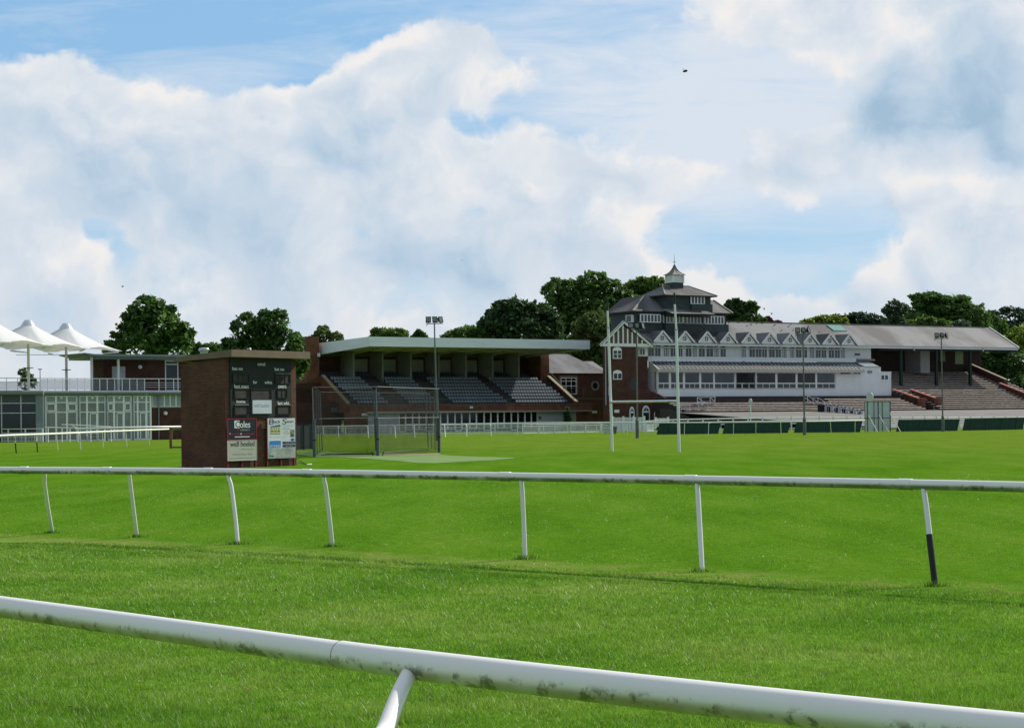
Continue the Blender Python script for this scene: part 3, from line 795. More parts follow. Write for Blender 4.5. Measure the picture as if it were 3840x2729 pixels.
def nets():
    P = [G(1179, 1714), G(1417, 1709.5), G(1647, 1696)]
    vec = Vector((-1.5, 19.0, 0))
    T = thing('cricket_net_cage', 'dark netting cage of the cricket nets on blue-grey posts beside the score hut', 'net cage')
    T.location = P[1]; o = Vector(P[1]); P = [p - o for p in P]
    H = 3.78; HM = 2.08
    up = Vector((0, 0, 1))
    P0 = P[0] + (P[0] - P[1]) * .62 + Vector((0, 1.0, 0))
    for p in P:
        MB().tube([p, p + up * HM], .088, 14).build('post', MPOST, T, True)
        MB().tube([p + up * (HM - .3) + Vector((-.03, 0, 0)), p + up * H + Vector((-.06, 0, 0))], .028, 8).build('pole', MGALV, T, True)
        MB().tube([p + up * .9, p + up * .96], .105, 14).build('collar', MDARK, T, True)
        for k in (.33, .66, 1.0):
            b = p + vec * k
            MB().tube([b, b + up * H + Vector((-.12 * k, 0, 0))], 0.022 if k < 1 else .035, 8).build('pole', MPOST, T, True)
    m = MB()
    for z, rr_, mt in ((H, .024, MGALV),):
        m.tube([P[0] + up * z, P[1] + up * (z + .02), P[2] + up * z], rr_ * .7, 8)
    m.build('top_rail', MGALV, T, True)
    m = MB().tube([P[0] + up * HM + Vector((.3, 0, 0)), P[1] + up * (HM + .03)], .02, 8).tube([P[1] + up * HM, P[2] + up * HM], .02, 8)
    m.build('mid_rail', mat('dull_steel', (.22, .24, .24), rough=.5), T, True)
    m = MB()
    for p in P: m.tube([p + up * H, p + vec + up * H], .018, 6)
    m.tube([P[0] + vec + up * H, P[2] + vec + up * H], .018, 6)
    m.build('roof_cable', MDARK, T)
    n1 = net_mat('netting', .25); n2 = net_mat('netting_lower', .30)
    def curt(a, b, z0, z1, mt, name='netting', sag=.12, n=10):
        m = MB(); rows = []
        for i in range(n + 1):
            t = i / n; q = a.lerp(b, t); s = sag * math.sin(math.pi * ((t * 3) % 1))
            rows.append((q + up * z0 + Vector((.05 * math.sin(9 * t), .05 * math.cos(7 * t), 0)), q + up * (z0 + z1) / 2 + Vector((.04 * math.sin(5 * t), 0, 0)), q + up * (z1 - s)))
        for i in range(n):
            for k in range(2): m.quad(rows[i][k], rows[i + 1][k], rows[i + 1][k + 1], rows[i][k + 1])
        m.build(name, mt, T)
    for p in P: curt(p, p + vec, .05, H, n1)
    curt(P[0] + vec, P[2] + vec, .05, H, n1, sag=.2)
    curt(P0, P0 + vec, .05, H, n1)
    curt(P[0], P[1], .06, HM, n2); curt(P[1], P[2], .06, HM, n2)
    curt(P[0], P[1], HM, H, net_mat('netting_upper', .16)); curt(P[1], P[2], HM, H, net_mat('netting_upper', .16))
    curt(P0, P[0], .05, H, n1)
    m = MB(); a, b, c, d = P0 + up * H, P[0] + up * H, P[0] + vec + up * H, P0 + vec + up * H
    m.quad(a, b, c, d)
    for i in (0, 1):
        a, b = P[i] + up * H, P[i + 1] + up * H
        mid = (a + b) / 2 - up * .22
        m.quad(a, mid, mid + vec, a + vec); m.quad(mid, b, b + vec, mid + vec)
    m.build('roof_net', n1, T)
    m = MB().tube([P[0] + Vector((.35, 0, .12)), (P[0] + P[1]) / 2 + up * .17, P[1] + Vector((-.2, 0, .16))], .022, 6)
    m.tube([P[1] + Vector((.3, 0, .18)), (P[1] + P[2]) / 2 + up * .2, P[2] + Vector((-.6, 0, .18))], .03, 6)
    m.tube([P[0] + Vector((.3, 3, .1)), P[1] + Vector((0, .3, .1))], .025, 6)
    m.build('ground_cable', MDARK, T)
    # loose ends and weights
    m = MB()
    for x in (-.25, .25): m.tube([P[1] + Vector((x, -.1, 0)), P[1] + Vector((x * 1.3, -.1, .22))], .03, 6)
    m.build('weight', MDARK, T)
    # solid screen between the hut and the first post
    S = thing('windbreak_screen', 'dull blue-grey solid screen standing between the score hut and the first net post', 'screen')
    a = G(1060, 1689); b = G(1174, 1686); S.location = a
    A, B = Vector((0, 0, 0)), b - a
    m = MB(); zt = 1.72
    m.beam(A + up * zt / 2, B + up * zt / 2, .05, zt - .1); m.build('panel', mat('bluegrey_panel', (.075, .085, .10), rough=.7, var=.1), S)
    m = MB()
    m.beam(A + up * zt, B + up * zt, .07, .06)
    for k in (0, .35, .7, 1): p = A.lerp(B, k); m.box(p.x - .03, p.x + .03, p.y - .06, p.y - .03, 0, zt)
    m.build('frame', MDARK, S)
nets()
# ------------------------------------------------------------------ goal posts
def goal():
    a, b = G(2296, 1692), G(2547, 1695)
    T = thing('rugby_posts', 'white rugby goal posts with a mossy crossbar and black tipped uprights', 'goal posts')
    T.location = (a + b) / 2; o = Vector(T.location)
    m = stained_pvc('goal_paint', lo=.1, amt=1.5, sc=3, base=(.74, .76, .76))
    tops = (W(2276, 1122, a.y), W(2528.5, 1098, b.y)); blk = (W(2278, 1165, a.y), W(2530, 1141, b.y)); mid = (W(2281, 1230, a.y), W(2536, 1237, b.y))
    for base, top, bk, md in ((a, tops[0], blk[0], mid[0]), (b, tops[1], blk[1], mid[1])):
        pts = [base, base.lerp(md, .5), md, md, bk]
        MB().tube([p - o for p in (base, md)], [.082, .075], 14).build('upright', mat('goal_white', (.78, .80, .80), rough=.5, var=.12, vs=1.5, stretch=(1, 1, .3)), T, True)
        MB().tube([p - o for p in (md, bk)], [.06, .055], 14).build('upper_pole', mat('goal_white', (.78, .80, .80)), T, True)
        MB().tube([p - o for p in (bk, top)], [.057, .052], 14).build('black_tip', MBLK, T, True)
        MB().tube([md - o - Vector((0, 0, .03)), md - o + Vector((0, 0, .05))], .09, 14).build('collar', mat('goal_grey', (.35, .38, .40)), T, True)
    c0 = W(2288, 1507, a.y); c1 = W(2541, 1504, b.y)
    MB().tube([c0 - o, c1 - o], .07, 16).build('crossbar', m, T, True)
goal()
# ------------------------------------------------------------------ floodlights
MPOLE = mat('pole_green_grey', (.12, .135, .125), rough=.6, var=.2, vs=2)
MGL = glass('lamp_glass', (.20, .24, .20), rough=.12)
def flood(bx, by, tx, ty, label, proto=None, rot=0, scale=1):
    base = G(bx, by); top = W(tx, ty, base.y); H = top.z
    T = thing('floodlight_mast', label, 'floodlight', group='floodlight masts along the stands')
    T.location = base
    d = top - base
    m = MB().tube([(0, 0, 0), (0, 0, 1.6)], .16, 14).tube([(0, 0, 1.6), (0, 0, 1.75)], [.16, .085], 14)
    m.tube([d * (1.7 / H), d * .5, d], [.085, .075, .058], 12); m.build('pole', MPOLE, T, True)
    c = d.copy()
    MB().beam(c + Vector((-.75, .05, .02)), c + Vector((.75, -.05, .02)), .08).beam(c + Vector((-.6, .05, -.02)), c + Vector((-.75, 0, -.22)), .04).build('cross_arm', MPOLE, T)
    for k, (x, yaw) in enumerate(((-.52, -8), (.02, 18), (.52, 48))):
        h = MB(); g = MB(); f = MB()
        M_ = Matrix.Translation(c + Vector((x, 0, .36))) @ Matrix.Rotation(R(yaw + rot), 4, 'Z') @ Matrix.Rotation(R(-14), 4, 'X')
        def bx_(mb, *a):
            t = MB().box(*a); mb.add([M_ @ Vector(v) for v in t.v], t.f)
        q = MB().prism([(-.23, -.30), (.23, -.30), (.23, .26), (-.23, .26)], 'y', -.08, .0)
        t = MB(); t.hexa([(-.23, -.08, -.28), (.23, -.08, -.28), (.16, .16, -.20), (-.16, .16, -.20)], [(-.23, -.08, .26), (.23, -.08, .26), (.16, .16, .14), (-.16, .16, .14)])
        h.add([M_ @ Vector(v) for v in t.v], t.f)
        for a in ((-.24, .24, -.12, -.07, .22, .27), (-.24, .24, -.12, -.07, -.29, -.17), (-.24, -.19, -.12, -.07, -.17, .22), (.19, .24, -.12, -.07, -.17, .22)): bx_(h, *a)
        bx_(h, -.03, .03, -.03, .03, -.36, -.26)
        L = h.build('lamp_head', MDARK, T)
        bx_(g, -.19, .19, -.095, -.085, -.17, .22); g.build('lamp_glass', MGL, L)
flood(1640, 1652, 1629, 1214, 'grey floodlight mast rising behind the right end of the cricket nets')
flood(2390, 1643, 2387, 1237, 'floodlight mast seen between the two rugby uprights', rot=10)
flood(3017, 1631, 3011, 1253, 'floodlight mast in front of the white grandstand dormers and green screens', rot=8)
flood(3536, 1618, 3530, 1270, 'farthest right floodlight mast, in front of the open terraced stand', rot=14)
# ------------------------------------------------------------------ far running rails
def far_rail(name, label, pts, posts, zr=1.2, r=.055, black=(), n=6, group=None, mt=None, cat='rail', lean=.45, flip=False):
    """pts: list of (x, y) of the rail as seen; posts: (top x, base x, base y)"""
    path = [W(x, y, Z) for x, y, Z in pts]
    T = thing(name, label, cat, group=group); T.location = (path[0].x, path[0].y, 0); o = Vector(T.location)
    P = [p - o for p in curve_pts(path, n)]
    MB().tube(P, r, 10).build('rail_pipe', mt or MPW, T, True)
    full = [p + o for p in P]
    for i, (tx, bx, by) in enumerate(posts):
        best = min(full, key=lambda q: abs(CX + (q.x / q.y) * FPX - tx))
        k = full.index(best)
        # interpolate
        top = best
        for a, b in zip(full[:-1], full[1:]):
            x0 = CX + a.x / a.y * FPX; x1 = CX + b.x / b.y * FPX
            if min(x0, x1) <= tx <= max(x0, x1) and abs(x1 - x0) > 1e-6: top = a.lerp(b, (tx - x0) / (x1 - x0)); break
        base = G(bx, by)
        e = top.lerp(Vector((base.x, base.y, top.z)), .7); e.z = top.z - .10
        pp = [p - o for p in curve_pts([top, e, base.lerp(e, .6), base], 4)]
        MB().tube(pp, .032, 8).build('post', mt or MPW, T, True)
        if i in black:
            low = base.lerp(e, .62)
            MB().tube([p - o for p in (base, base.lerp(e, .3), low)], .042, 8).build('black_sleeve', MBLK, T, True)
    return T
H0 = lambda x: HY - (x - CX) * math.tan(TH)
zr = lambda x, y, z=1.2: (x, y, (EYE - z) * FPX / (y - H0(x)))
mc = mat('cream_plastic', (.84, .83, .76), rough=.4, var=.05)
far_rail('running_rail', 'cream-white curving running rail left of the score hut, two posts with black sleeves', [(-200, 1645, 114), (0, 1633, 120), (196, 1626, 130), (388, 1618, 143), (560, 1611, 153), (700, 1606.5, 162), (900, 1602, 170)],
         [(-130, -113, 1704), (-40, -25, 1702), (42, 61, 1699), (124, 141, 1695), (197, 217, 1690.5), (285, 303, 1685.5), (372, 388, 1679), (462, 476, 1675), (546, 560, 1670)], r=.07, black=(0, 1, 2, 3), mt=mc)
far_rail('running_rail', 'white running rail behind the nets running to the rugby posts', [(1000, 1601, 205), (1150, 1599, 205), (1400, 1596, 203), (1620, 1592, 202), (2000, 1585.5, 201), (2330, 1583.2, 200)],
         [(1160, 1165, 1641), (1266, 1270, 1641), (1371, 1382, 1642), (1475, 1484, 1643), (1548, 1556, 1640), (1662, 1670, 1639), (1745, 1751, 1637), (1836, 1842, 1636), (1934, 1942, 1634), (2030, 2040, 1632), (2128, 2130, 1629), (2232, 2238, 1628)], r=.075)
far_rail('running_rail', 'white running rail in front of the dark green screens', [(2300, 1583.4, 188), (2550, 1583.8, 188), (2800, 1582, 188), (3000, 1580, 189), (3242, 1576, 194)],
         [(2349, 2352, 1633), (2453, 2459, 1631), (2571, 2566, 1632), (2664, 2656, 1632), (2755, 2750, 1629), (2839, 2834, 1626), (2924, 2929, 1627), (3104, 3117, 1624), (3210, 3206, 1622)], r=.07)
far_rail('running_rail', 'flat white rail in front of the pavilion ramp', [(282, 1607.5, 176), (420, 1604, 176), (560, 1601, 178), (700, 1599.5, 182), (860, 1598, 186)], [(700, 700, 1652)], r=.10)
# tan timber gate post with frame
def gatepost():
    b = G(641, 1681); T = thing('timber_gate', 'brown timber end frame under the cream rail, close to the hut', 'gate'); T.location = b
    mt = mat('brown_timber', (.16, .10, .055), rough=.8, var=.25, vs=4)
    MB().box(-.10, .10, -.06, .06, 0, 1.55).build('post', mt, T)
    MB().box(.10, 2.9, -.04, .04, 1.40, 1.52).build('top_bar', mt, T)
    MB().box(.10, 2.9, -.04, .04, .02, .14).build('bottom_bar', mt, T)
gatepost()
# ------------------------------------------------------------------ picket fences (white)
MW = white()
def picket(label, pts, h=1.15, post=2.4, gap=.16, top=True, mt=None, rails=(.1, .95), fill=True, postw=.14, cap=.06, cat='fence', z0=0.0):
    """pts: base points on the ground"""
    T = thing('picket_fence', label, cat); T.location = pts[0]; o = Vector(pts[0])
    up = Vector((0, 0, 1)); mt = mt or MW
    for q_, (a, b) in enumerate(zip(pts[:-1], pts[1:])):
        L = (b - a).length; n = max(1, round(L / post))
        d = (b - a) / n
        for i in range(1 if q_ else 0, n + 1):
            p = a + d * i - o
            MB().box(p.x - postw / 2, p.x + postw / 2, p.y - postw / 2, p.y + postw / 2, p.z, p.z + h + cap).build('post', mt, T)
        A, B = a - o, b - o
        if top: MB().beam(A + up * h, B + up * h, .09, .09).build('top_rail', mt, T)
        m = MB()
        for z in rails: m.beam(A + up * z, B + up * z, .05, .07)
        m.build('cross_rail', mt, T)
        if fill:
            m = MB(); k = int(L / gap)
            for i in range(k):
                p = A.lerp(B, (i + .5) / k); m.box(p.x - .025, p.x + .025, p.y - .015, p.y + .015, p.z + rails[0], p.z + rails[-1])
            m.build('pickets', mt, T)
    return T
grey = mat('weathered_white', (.72, .75, .77), rough=.6, var=.1, vs=1)
picket('white picket fence across the front of the seated brick stand', [G(1130, 1633.5), G(1550, 1630.5), G(1960, 1627.5), G(2252, 1621)], mt=grey, post=3.2)
picket('white picket fence section beside the green bins and gabled brick building', [G(2257, 1620.8), G(2425, 1618), G(2452, 1617)], mt=grey, post=3.6)
picket('white picket fence before the dark-glazed end of the pavilion', [G(-160, 1659), G(160, 1656)], h=1.35, mt=grey, post=1.9)
picket('short grey picket fence between the pavilion and the score hut', [G(566, 1643), G(900, 1636)], h=1.2, mt=grey, post=3.0)
# far rail fence in front of the terraces
def terr_fence():
    a = [(2420, 1579.5, 222), (2560, 1573, 224), (2820, 1568, 226), (3100, 1566, 229), (3400, 1565.5, 233), (3640, 1565, 238), (3900, 1563.5, 243)]
    P = [W(*q) for q in a]
    T = thing('terrace_rail_fence', 'long white double rail fence between the track and the grandstand terraces', 'fence'); T.location = (P[0].x, P[0].y, 0); o = Vector(T.location)
    C = curve_pts(P, 6)
    MB().tube([p - o for p in C], .075, 8).build('top_rail', MW, T, True)
    for dz, hh in ((-.36, .14), (-.66, .12), (-1.25, .12)):
        m = MB()
        for p, q in zip(C[:-1], C[1:]): m.beam(p - o + Vector((0, 0, dz)), q - o + Vector((0, 0, dz)), .05, hh)
        m.build('rail_board', grey, T)
    m = MB()
    acc = 0; tot = 0
    for p, q in zip(C[:-1], C[1:]): tot += (q - p).length
    L = tot; n = int(L / 1.9); step = L / n; want = 0; run = 0
    for p, q in zip(C[:-1], C[1:]):
        l = (q - p).length
        while want <= run + l + 1e-6:
            c = p.lerp(q, (want - run) / l) - o
            MB().box(c.x - .08, c.x + .08, c.y - .08, c.y + .08, 0, c.z + .12).build('post', grey, T)
            want += step
        run += l
terr_fence()
def boarded(label, x0, x1, yt, yb, Z, posts):
    """solid white boarded crowd barrier"""
    a, b = W(x0, yb, Z), W(x1, yb - 1, Z); h = W(x0, yt, Z).z - a.z
    T = thing('boarded_barrier', label, 'barrier'); T.location = a; o = a.copy(); up = Vector((0, 0, 1))
    A, B = Vector((0, 0, 0)), b - a
    m = MB(); k = int((B - A).length / .17)
    for i in range(k):
        p = A.lerp(B, (i + .5) / k); m.box(p.x - .07, p.x + .07, -.02 + p.y, .02 + p.y, p.z + .1, p.z + h - .15)
    m.build('boards', grey, T)
    MB().beam(A + up * (h - .12), B + up * (h - .12), .08, .1).beam(A + up * .1, B + up * .1, .06, .1).build('rail_board', grey, T)
    for i in range(posts):
        p = A.lerp(B, i / (posts - 1)); MB().box(p.x - .13, p.x + .13, p.y - .13, p.y + .13, p.z - .2, p.z + h + .08).build('post', MW, T)
boarded('long white boarded barrier before the gabled brick building', 2299, 2416, 1563, 1616, 232, 4)
boarded('short white boarded barrier by the terrace ramp', 2459, 2506, 1566, 1600, 236, 2)
# ------------------------------------------------------------------ green hurdle screens
GS = mat('dark_green_sheet', (.010, .045, .028), rough=.7, var=.25, vs=1.2, stretch=(3, 3, .6))
GF = mat('green_frame', (.03, .085, .055), rough=.6)
def screen(x0, x1, yt0, yt1, yb0, yb1, lab, n=4):
    a, b = G(x0, yb0), G(x1, yb1)
    T = thing('green_screen', lab, 'screen', group='dark green screens along the running rail'); T.location = a; o = a.copy()
    ta, tb = W(x0, yt0, a.y) - o, W(x1, yt1, b.y) - o
    A, B = Vector((0, 0, .03)), b - o + Vector((0, 0, .03))
    bk = Vector((.35, .35, 0))
    MB().hexa([A, B, B + Vector((0, .05, 0)), A + Vector((0, .05, 0))], [ta + bk, tb + bk, tb + bk + Vector((0, .05, 0)), ta + bk + Vector((0, .05, 0))]).build('sheet', GS, T)
    for i in range(n):
        t = (i + .5) / n
        MB().beam(A.lerp(B, t) + Vector((-.02, -.05, -.05)), ta.lerp(tb, t) + bk + Vector((0, -.05, 0)), .05).build('strut', GF, T)
    MB().beam(ta + bk + Vector((0, 0, .02)), tb + bk + Vector((0, 0, .02)), .07).build('top_bar', GF, T)
screen(2462, 2693, 1583, 1586, 1630, 1627, 'leftmost dark green screen, beside the right rugby upright')
screen(2709, 2955, 1584, 1581, 1627, 1624, 'dark green screen left of the third floodlight mast, with three rail posts before it')
screen(2977, 3225, 1582, 1576, 1623, 1621, 'dark green screen just left of the pale sight screen, behind the third floodlight mast', 3)
screen(3360, 3590, 1575, 1573, 1619, 1616, 'dark green screen behind the farthest right floodlight mast')
screen(3609, 3836, 1571, 1567, 1615, 1611, 'rightmost dark green screen at the edge of view')
def gap_post():
    a = G(2694, 1626); b = G(2709, 1626); T = thing('white_hurdle', 'small white slatted hurdle in the gap between the first two green screens', 'hurdle'); T.location = a; B = b - a
    m = MB().box(-.02, B.x + .05, .3, .38, 1.24, 1.40); m.box(0, B.x, .3, .36, .55, .66); m.build('rail', MW, T)
    m = MB()
    for k in range(4): x = B.x * (k + .3) / 4; m.box(x, x + .03, .31, .35, .0, 1.24)
    m.build('slats', grey, T)
gap_post()
# sight screen with three raking props
def sight():
    a, b = G(3243, 1620), G(3341, 1618)
    T = thing('sight_screen', 'large pale grey sight screen board held up by three raking timber props', 'sight screen'); T.location = a; o = a.copy()
    B = b - a; h = W(3243, 1505, a.y).z
    m = MB(); m.hexa([(0, 0, .1), (B.x, B.y, .1), (B.x, B.y + .05, .1), (0, .05, .1)], [(0, 0, h), (B.x, B.y, h), (B.x, B.y + .05, h), (0, .05, h)])
    m.build('board', mat('pale_board', (.50, .56, .58), rough=.6, var=.06, vs=1), T)
    for t, w_ in ((.0, .05), (.11, .08), (.36, .04), (.52, .08), (.68, .04), (.98, .08)):
        m = MB(); c = B * t; m.box(c.x - w_ / 2, c.x + w_ / 2, c.y - .1, c.y - .02, 0, h); m.build('upright', mat('steel_blue', (.10, .13, .15), rough=.6), T)
    MB().beam(Vector((0, -.06, h * .46)), B + Vector((0, -.06, h * .46)), .06).beam(Vector((0, -.04, h)), B + Vector((0, -.04, h)), .09, .05).build('cross_bar', mat('steel_blue', (.10, .13, .15)), T)
    for (x0, y0, x1, y1) in ((3257, 1558, 3292, 1621), (3297, 1556, 3333, 1620), (3337, 1549, 3378, 1620)):
        p = W(x0, y0, a.y - .12) - o; q = G(x1, y1) - o
        MB().beam(p, q, .07).build('prop', mat('pale_timber', (.45, .42, .34), rough=.8), T)
sight()
# course discs
def disc_post(x, yt, yb, wpx, Z, zb, lab):
    top = W(x, yt, Z); bot = W(x, yb, Z); r = wpx / 2 / FPX * Z * 1.25
    base = Vector((top.x, Z, zb)); T = thing('course_marker', lab, 'marker', group='round white course markers'); T.location = base
    rz = (top.z - bot.z) / 2; cz = (top.z + bot.z) / 2 - zb
    m = MB(); n = 28
    pts = [(r * math.cos(2 * math.pi * k / n), cz + rz * math.sin(2 * math.pi * k / n)) for k in range(n)]
    m.prism(pts, 'y', -.05, .05); D = m.build('disc', mat('disc_face', (.55, .57, .54), rough=.6, var=.05), T)
    D.rotation_euler = (0, 0, R(-36))
    MB().tube([(0, 0, 0), (0, 0, cz - rz * .9)], .07, 10).build('post', grey, T, True)
disc_post(2814, 1494, 1515, 11, 236, .5, 'small white oval marker on a thin post before the terrace steps')
disc_post(3262, 1471, 1507, 22, 216, .2, 'large white oval marker rising above the pale sight screen')
# bins and box by the gabled building
def bin_(x0, x1, yt, yb, mt, lab, name, cat, z0=0.0, lid=True):
    a = G(x0, yb, z0); b = G(x1, yb, z0); h = W(x0, yt, a.y).z - a.z; wd = (b - a).length
    T = thing(name, lab, cat); T.location = a
    t = .12 * wd if lid else 0
    m = MB().hexa([(t, 0, .08), (wd - t, 0, .08), (wd - t, wd * .7, .08), (t, wd * .7, .08)], [(0, -.05, h * .88), (wd, -.05, h * .88), (wd, wd * .8, h * .88), (0, wd * .8, h * .88)])
    m.build('body', mt, T)
    MB().box(-.04, wd + .04, -.1, wd * .85, h * .885, h).build('lid', mt, T)
    w_ = MB()
    for x in (t + .05, wd - t - .12): w_.box(x, x + .08, .02, .3, 0, .1)
    w_.build('foot', MDARK, T)
GB = mat('bin_green', (.04, .26, .10), rough=.5, var=.1)
bin_(2266, 2283, 1604, 1627, mat('box_white', (.55, .58, .58), rough=.6), 'white box standing on the grass left of the left rugby upright', 'equipment_box', 'box', lid=False)
bin_(2299, 2309, 1599, 1627, mat('box_grey', (.12, .13, .12), rough=.6), 'dark grey bin just right of the left rugby upright', 'waste_bin', 'bin')
bin_(2247, 2262, 1588, 1619, GB, 'bright green wheelie bin behind the fence, left of the rugby posts', 'wheelie_bin', 'bin')
bin_(2263, 2274, 1588, 1619, GB, 'green wheelie bin behind the fence, closest to the left rugby upright', 'wheelie_bin', 'bin')
bin_(2310, 2340, 1594, 1619, GB, 'long green-lidded bin behind the fence right of the left rugby upright', 'waste_bin', 'bin')
bin_(588, 607, 1608, 1637, GB, 'green wheelie bin behind the grey pickets beside the pavilion', 'wheelie_bin', 'bin')
# ------------------------------------------------------------------ shared building helpers
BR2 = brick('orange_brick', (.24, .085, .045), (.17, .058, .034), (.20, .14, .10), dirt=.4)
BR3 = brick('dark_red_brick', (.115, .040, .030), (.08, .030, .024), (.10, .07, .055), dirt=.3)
SLATE = mat('slate_roof', (.085, .080, .081), col2=(.185, .185, .188), rough=.75, vs=.16, det=9, stretch=(1, .45, .45), spec=.3, rp=(.40, .57))
SLATE2 = mat('slate_cladding', (.043, .058, .064), rough=.7, var=.16, vs=1.2, spec=.35)
MWW = mat('painted_wall', (.76, .79, .82), rough=.6, var=.05, vs=.6)
MWH = mat('white_trim', (.82, .83, .83), rough=.5, var=.04, vs=1)
MGLS = glass('window_glass', (.035, .045, .05), rough=.08, spec=.7)
MGLD = glass('dark_window_glass', (.012, .014, .016), rough=.07, spec=.5)
CONC = mat('weathered_concrete', (.20, .185, .17), rough=.85, var=.25, vs=1.2)
DCONC = mat('dark_concrete', (.085, .08, .078), rough=.85, var=.25, vs=1)
def window(F, P, x0, x1, y0, y1, v, nx=1, nz=1, fr=.06, fm=None, gm=None, name='window', dep=.06, frac=None, local=None):
    """framed window on the local plane y=v given by its box in the photo"""
    s0, s1, z0, z1 = local or F.rect(x0, x1, y0, y1, v)
    m = MB(); a, b = v - dep, v + .01
    m.box(s0, s1, a, b, z1 - fr, z1).box(s0, s1, a, b, z0, z0 + fr).box(s0, s0 + fr, a, b, z0 + fr, z1 - fr).box(s1 - fr, s1, a, b, z0 + fr, z1 - fr)
    for k in range(1, nx): x = s0 + (s1 - s0) * k / nx; m.box(x - fr / 2, x + fr / 2, a + .004, b, z0 + fr, z1 - fr)
    hs = frac if frac else [k / nz for k in range(1, nz)]
    for k in hs: z = z0 + (z1 - z0) * k; m.box(s0 + fr, s1 - fr, a + .008, b, z - fr / 2, z + fr / 2)
    o = m.build(name, fm or MWH, P)
    MB().box(s0 + fr * .5, s1 - fr * .5, v - dep * .5, v - dep * .5 + .012, z0 + fr * .5, z1 - fr * .5).build('pane', gm or MGLS, o)
    return o
# ------------------------------------------------------------------ seated stand
def seated_stand():
    p0 = W(1303, 1500, 262); F = Frame(p0.x, p0.y, R(33))
    T = thing('seated_grandstand', 'brick grandstand with rows of grey seats under a flat pale-edged roof', 'grandstand', F)
    S1 = 39.4
    zf = F.zz(1303, 1520)             # top of front wall
    zr0 = 3.35
    # front wall and lower storey
    MB().box(-.0, S1 + 5.4, 0, .35, 2.95, zf).build('front_wall', BR2, T)
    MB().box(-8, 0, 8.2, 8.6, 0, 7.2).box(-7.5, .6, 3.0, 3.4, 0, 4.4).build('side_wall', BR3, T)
    MB().box(-.4, 3.2, -.02, .4, 0, 2.95).build('corner_wall', BR2, T)
    MB().box(S1 - .2, S1 + 5.4, .02, .4, 0, 2.95).build('end_wall', BR2, T)
    MB().box(0, S1 + 5.4, -.06, .42, zf, zf + .09).build('coping', CONC, T)
    # terrace: 8 steps then a cross aisle, then 2 rows
    n = 8; rise = .5; run = .80; v0 = .9
    m = MB(); pr = [(.36, zf - .55)]
    z = zf - .55; v = v0
    prof = [(.36, 2.9), (.36, z)]
    for i in range(n): prof += [(v, z), (v, z + rise)]; z += rise; v += run
    ztop, vtop = z, v
    prof += [(v + 1.2, z)]; v += 1.2
    for i in range(2): prof += [(v, z), (v, z + .42)]; z += .42; v += .8
    prof += [(v + 1.4, z), (v + 1.4, 2.9)]
    m.prism(prof, 'x', .1, S1 - .1); m.build('terrace', DCONC, T)
    zu, vu = z, v
    vb = v + 1.4
    # back wall with pale blinds
    zroof = 11.9
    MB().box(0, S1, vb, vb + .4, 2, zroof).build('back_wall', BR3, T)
    # fins
    fins = [F.sx(x, 1370, vtop + .3) for x in (1330, 1438.6, 1544.6, 1649, 1750.7, 1850.6, 1948.8)]
    fins.append(fins[-1] + 5.0)
    MF = mat('pale_fin', (.34, .34, .31), rough=.75, var=.1, vs=.8)
    for s in fins[:-1]:
        MB().box(s - .26, s, vtop + .3, vb, ztop - .3, zroof).build('fin_wall', MF, T)
    cream = mat('cream_panel', (.32, .335, .285), rough=.7, var=.08)
    for a, b in zip(fins[:6], fins[1:7]):
        MB().box(a + (b - a) * .10, a + (b - a) * .88, vb - .06, vb, zu + .1, zroof - 1.1).build('panel', cream, T)
    MB().box(0, S1, vb - .5, vb - .05, zroof - .7, zroof - .1).build('header_beam', mat('dim_beam', (.13, .12, .10)), T)
    # end piers and stepped end walls
    MB().box(-2.0, .05, 8.6, 12.6, 0, 13.9).build('pier', BR2, T)
    MB().box(S1 - 1.5, S1 + .1, vtop + .4, vb + .4, 2, zroof).build('pier', BR2, T)
    cop = mat('sandy_coping', (.33, .28, .17), rough=.8, var=.2)
    for s0, s1 in ((-.05, .3), (S1 - .3, S1 + .05)):
        q = [(-.0, 2.9), (.0, zf + .25), (vtop + .3, ztop + .9), (vtop + 1.9, ztop + .9), (vtop + 1.9, 2.9)]
        MB().prism(q, 'x', s0, s1).build('stepped_side_wall', BR2, T)
        MB().prism([(0, zf + .25), (0, zf + .40), (vtop + .3, ztop + 1.05), (vtop + .3, ztop + .9)], 'x', s0 - .1, s1 + .1).build('coping', cop, T)
    # roof
    vf, vk = -5.5, 12.4; sl_, sr = .6, 37.9
    z1 = F.zz(1385, 1262, vf); z0 = F.zz(1385, 1298, vf)
    zk1, zk0 = z1 - .35, 11.25
    FAS = mat('pale_cladding', (.80, .85, .90), rough=.5, var=.06, vs=.7, stretch=(.2, .2, 3))
    MB().hexa([(sl_, vf, z0), (sr, vf, z0), (sr, vf + .15, z0), (sl_, vf + .15, z0)], [(sl_, vf, z1), (sr, vf, z1), (sr, vf + .15, z1), (sl_, vf + .15, z1)]).build('front_fascia', FAS, T)
    for s in (sl_ - .0, sr - .14):
        MB().prism([(vf + .16, z0), (vf + .16, z1), (vk, zk1), (vk, zk0)], 'x', s, s + .14).build('side_fascia', FAS, T)
    MB().prism([(vf + .16, z1 - .12), (vf + .16, z1 - .02), (vk, zk1 - .02), (vk, zk1 - .12)], 'x', sl_ + .14, sr - .14).build('roof_deck', mat('roof_felt', (.12, .12, .12), rough=.9), T)
    # soffit: sloping dark underside with beams
    def zs(v): return z0 + .12 + (zk0 + .1 - z0 - .12) * (v - vf) / (vk - vf)
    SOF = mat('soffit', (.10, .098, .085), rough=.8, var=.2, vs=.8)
    MB().prism([(vf + .16, zs(vf) + .55), (vf + .16, zs(vf) + .6), (vk, zs(vk) + .6), (vk, zs(vk) + .55)], 'x', sl_ + .14, sr - .14).build('soffit', SOF, T)
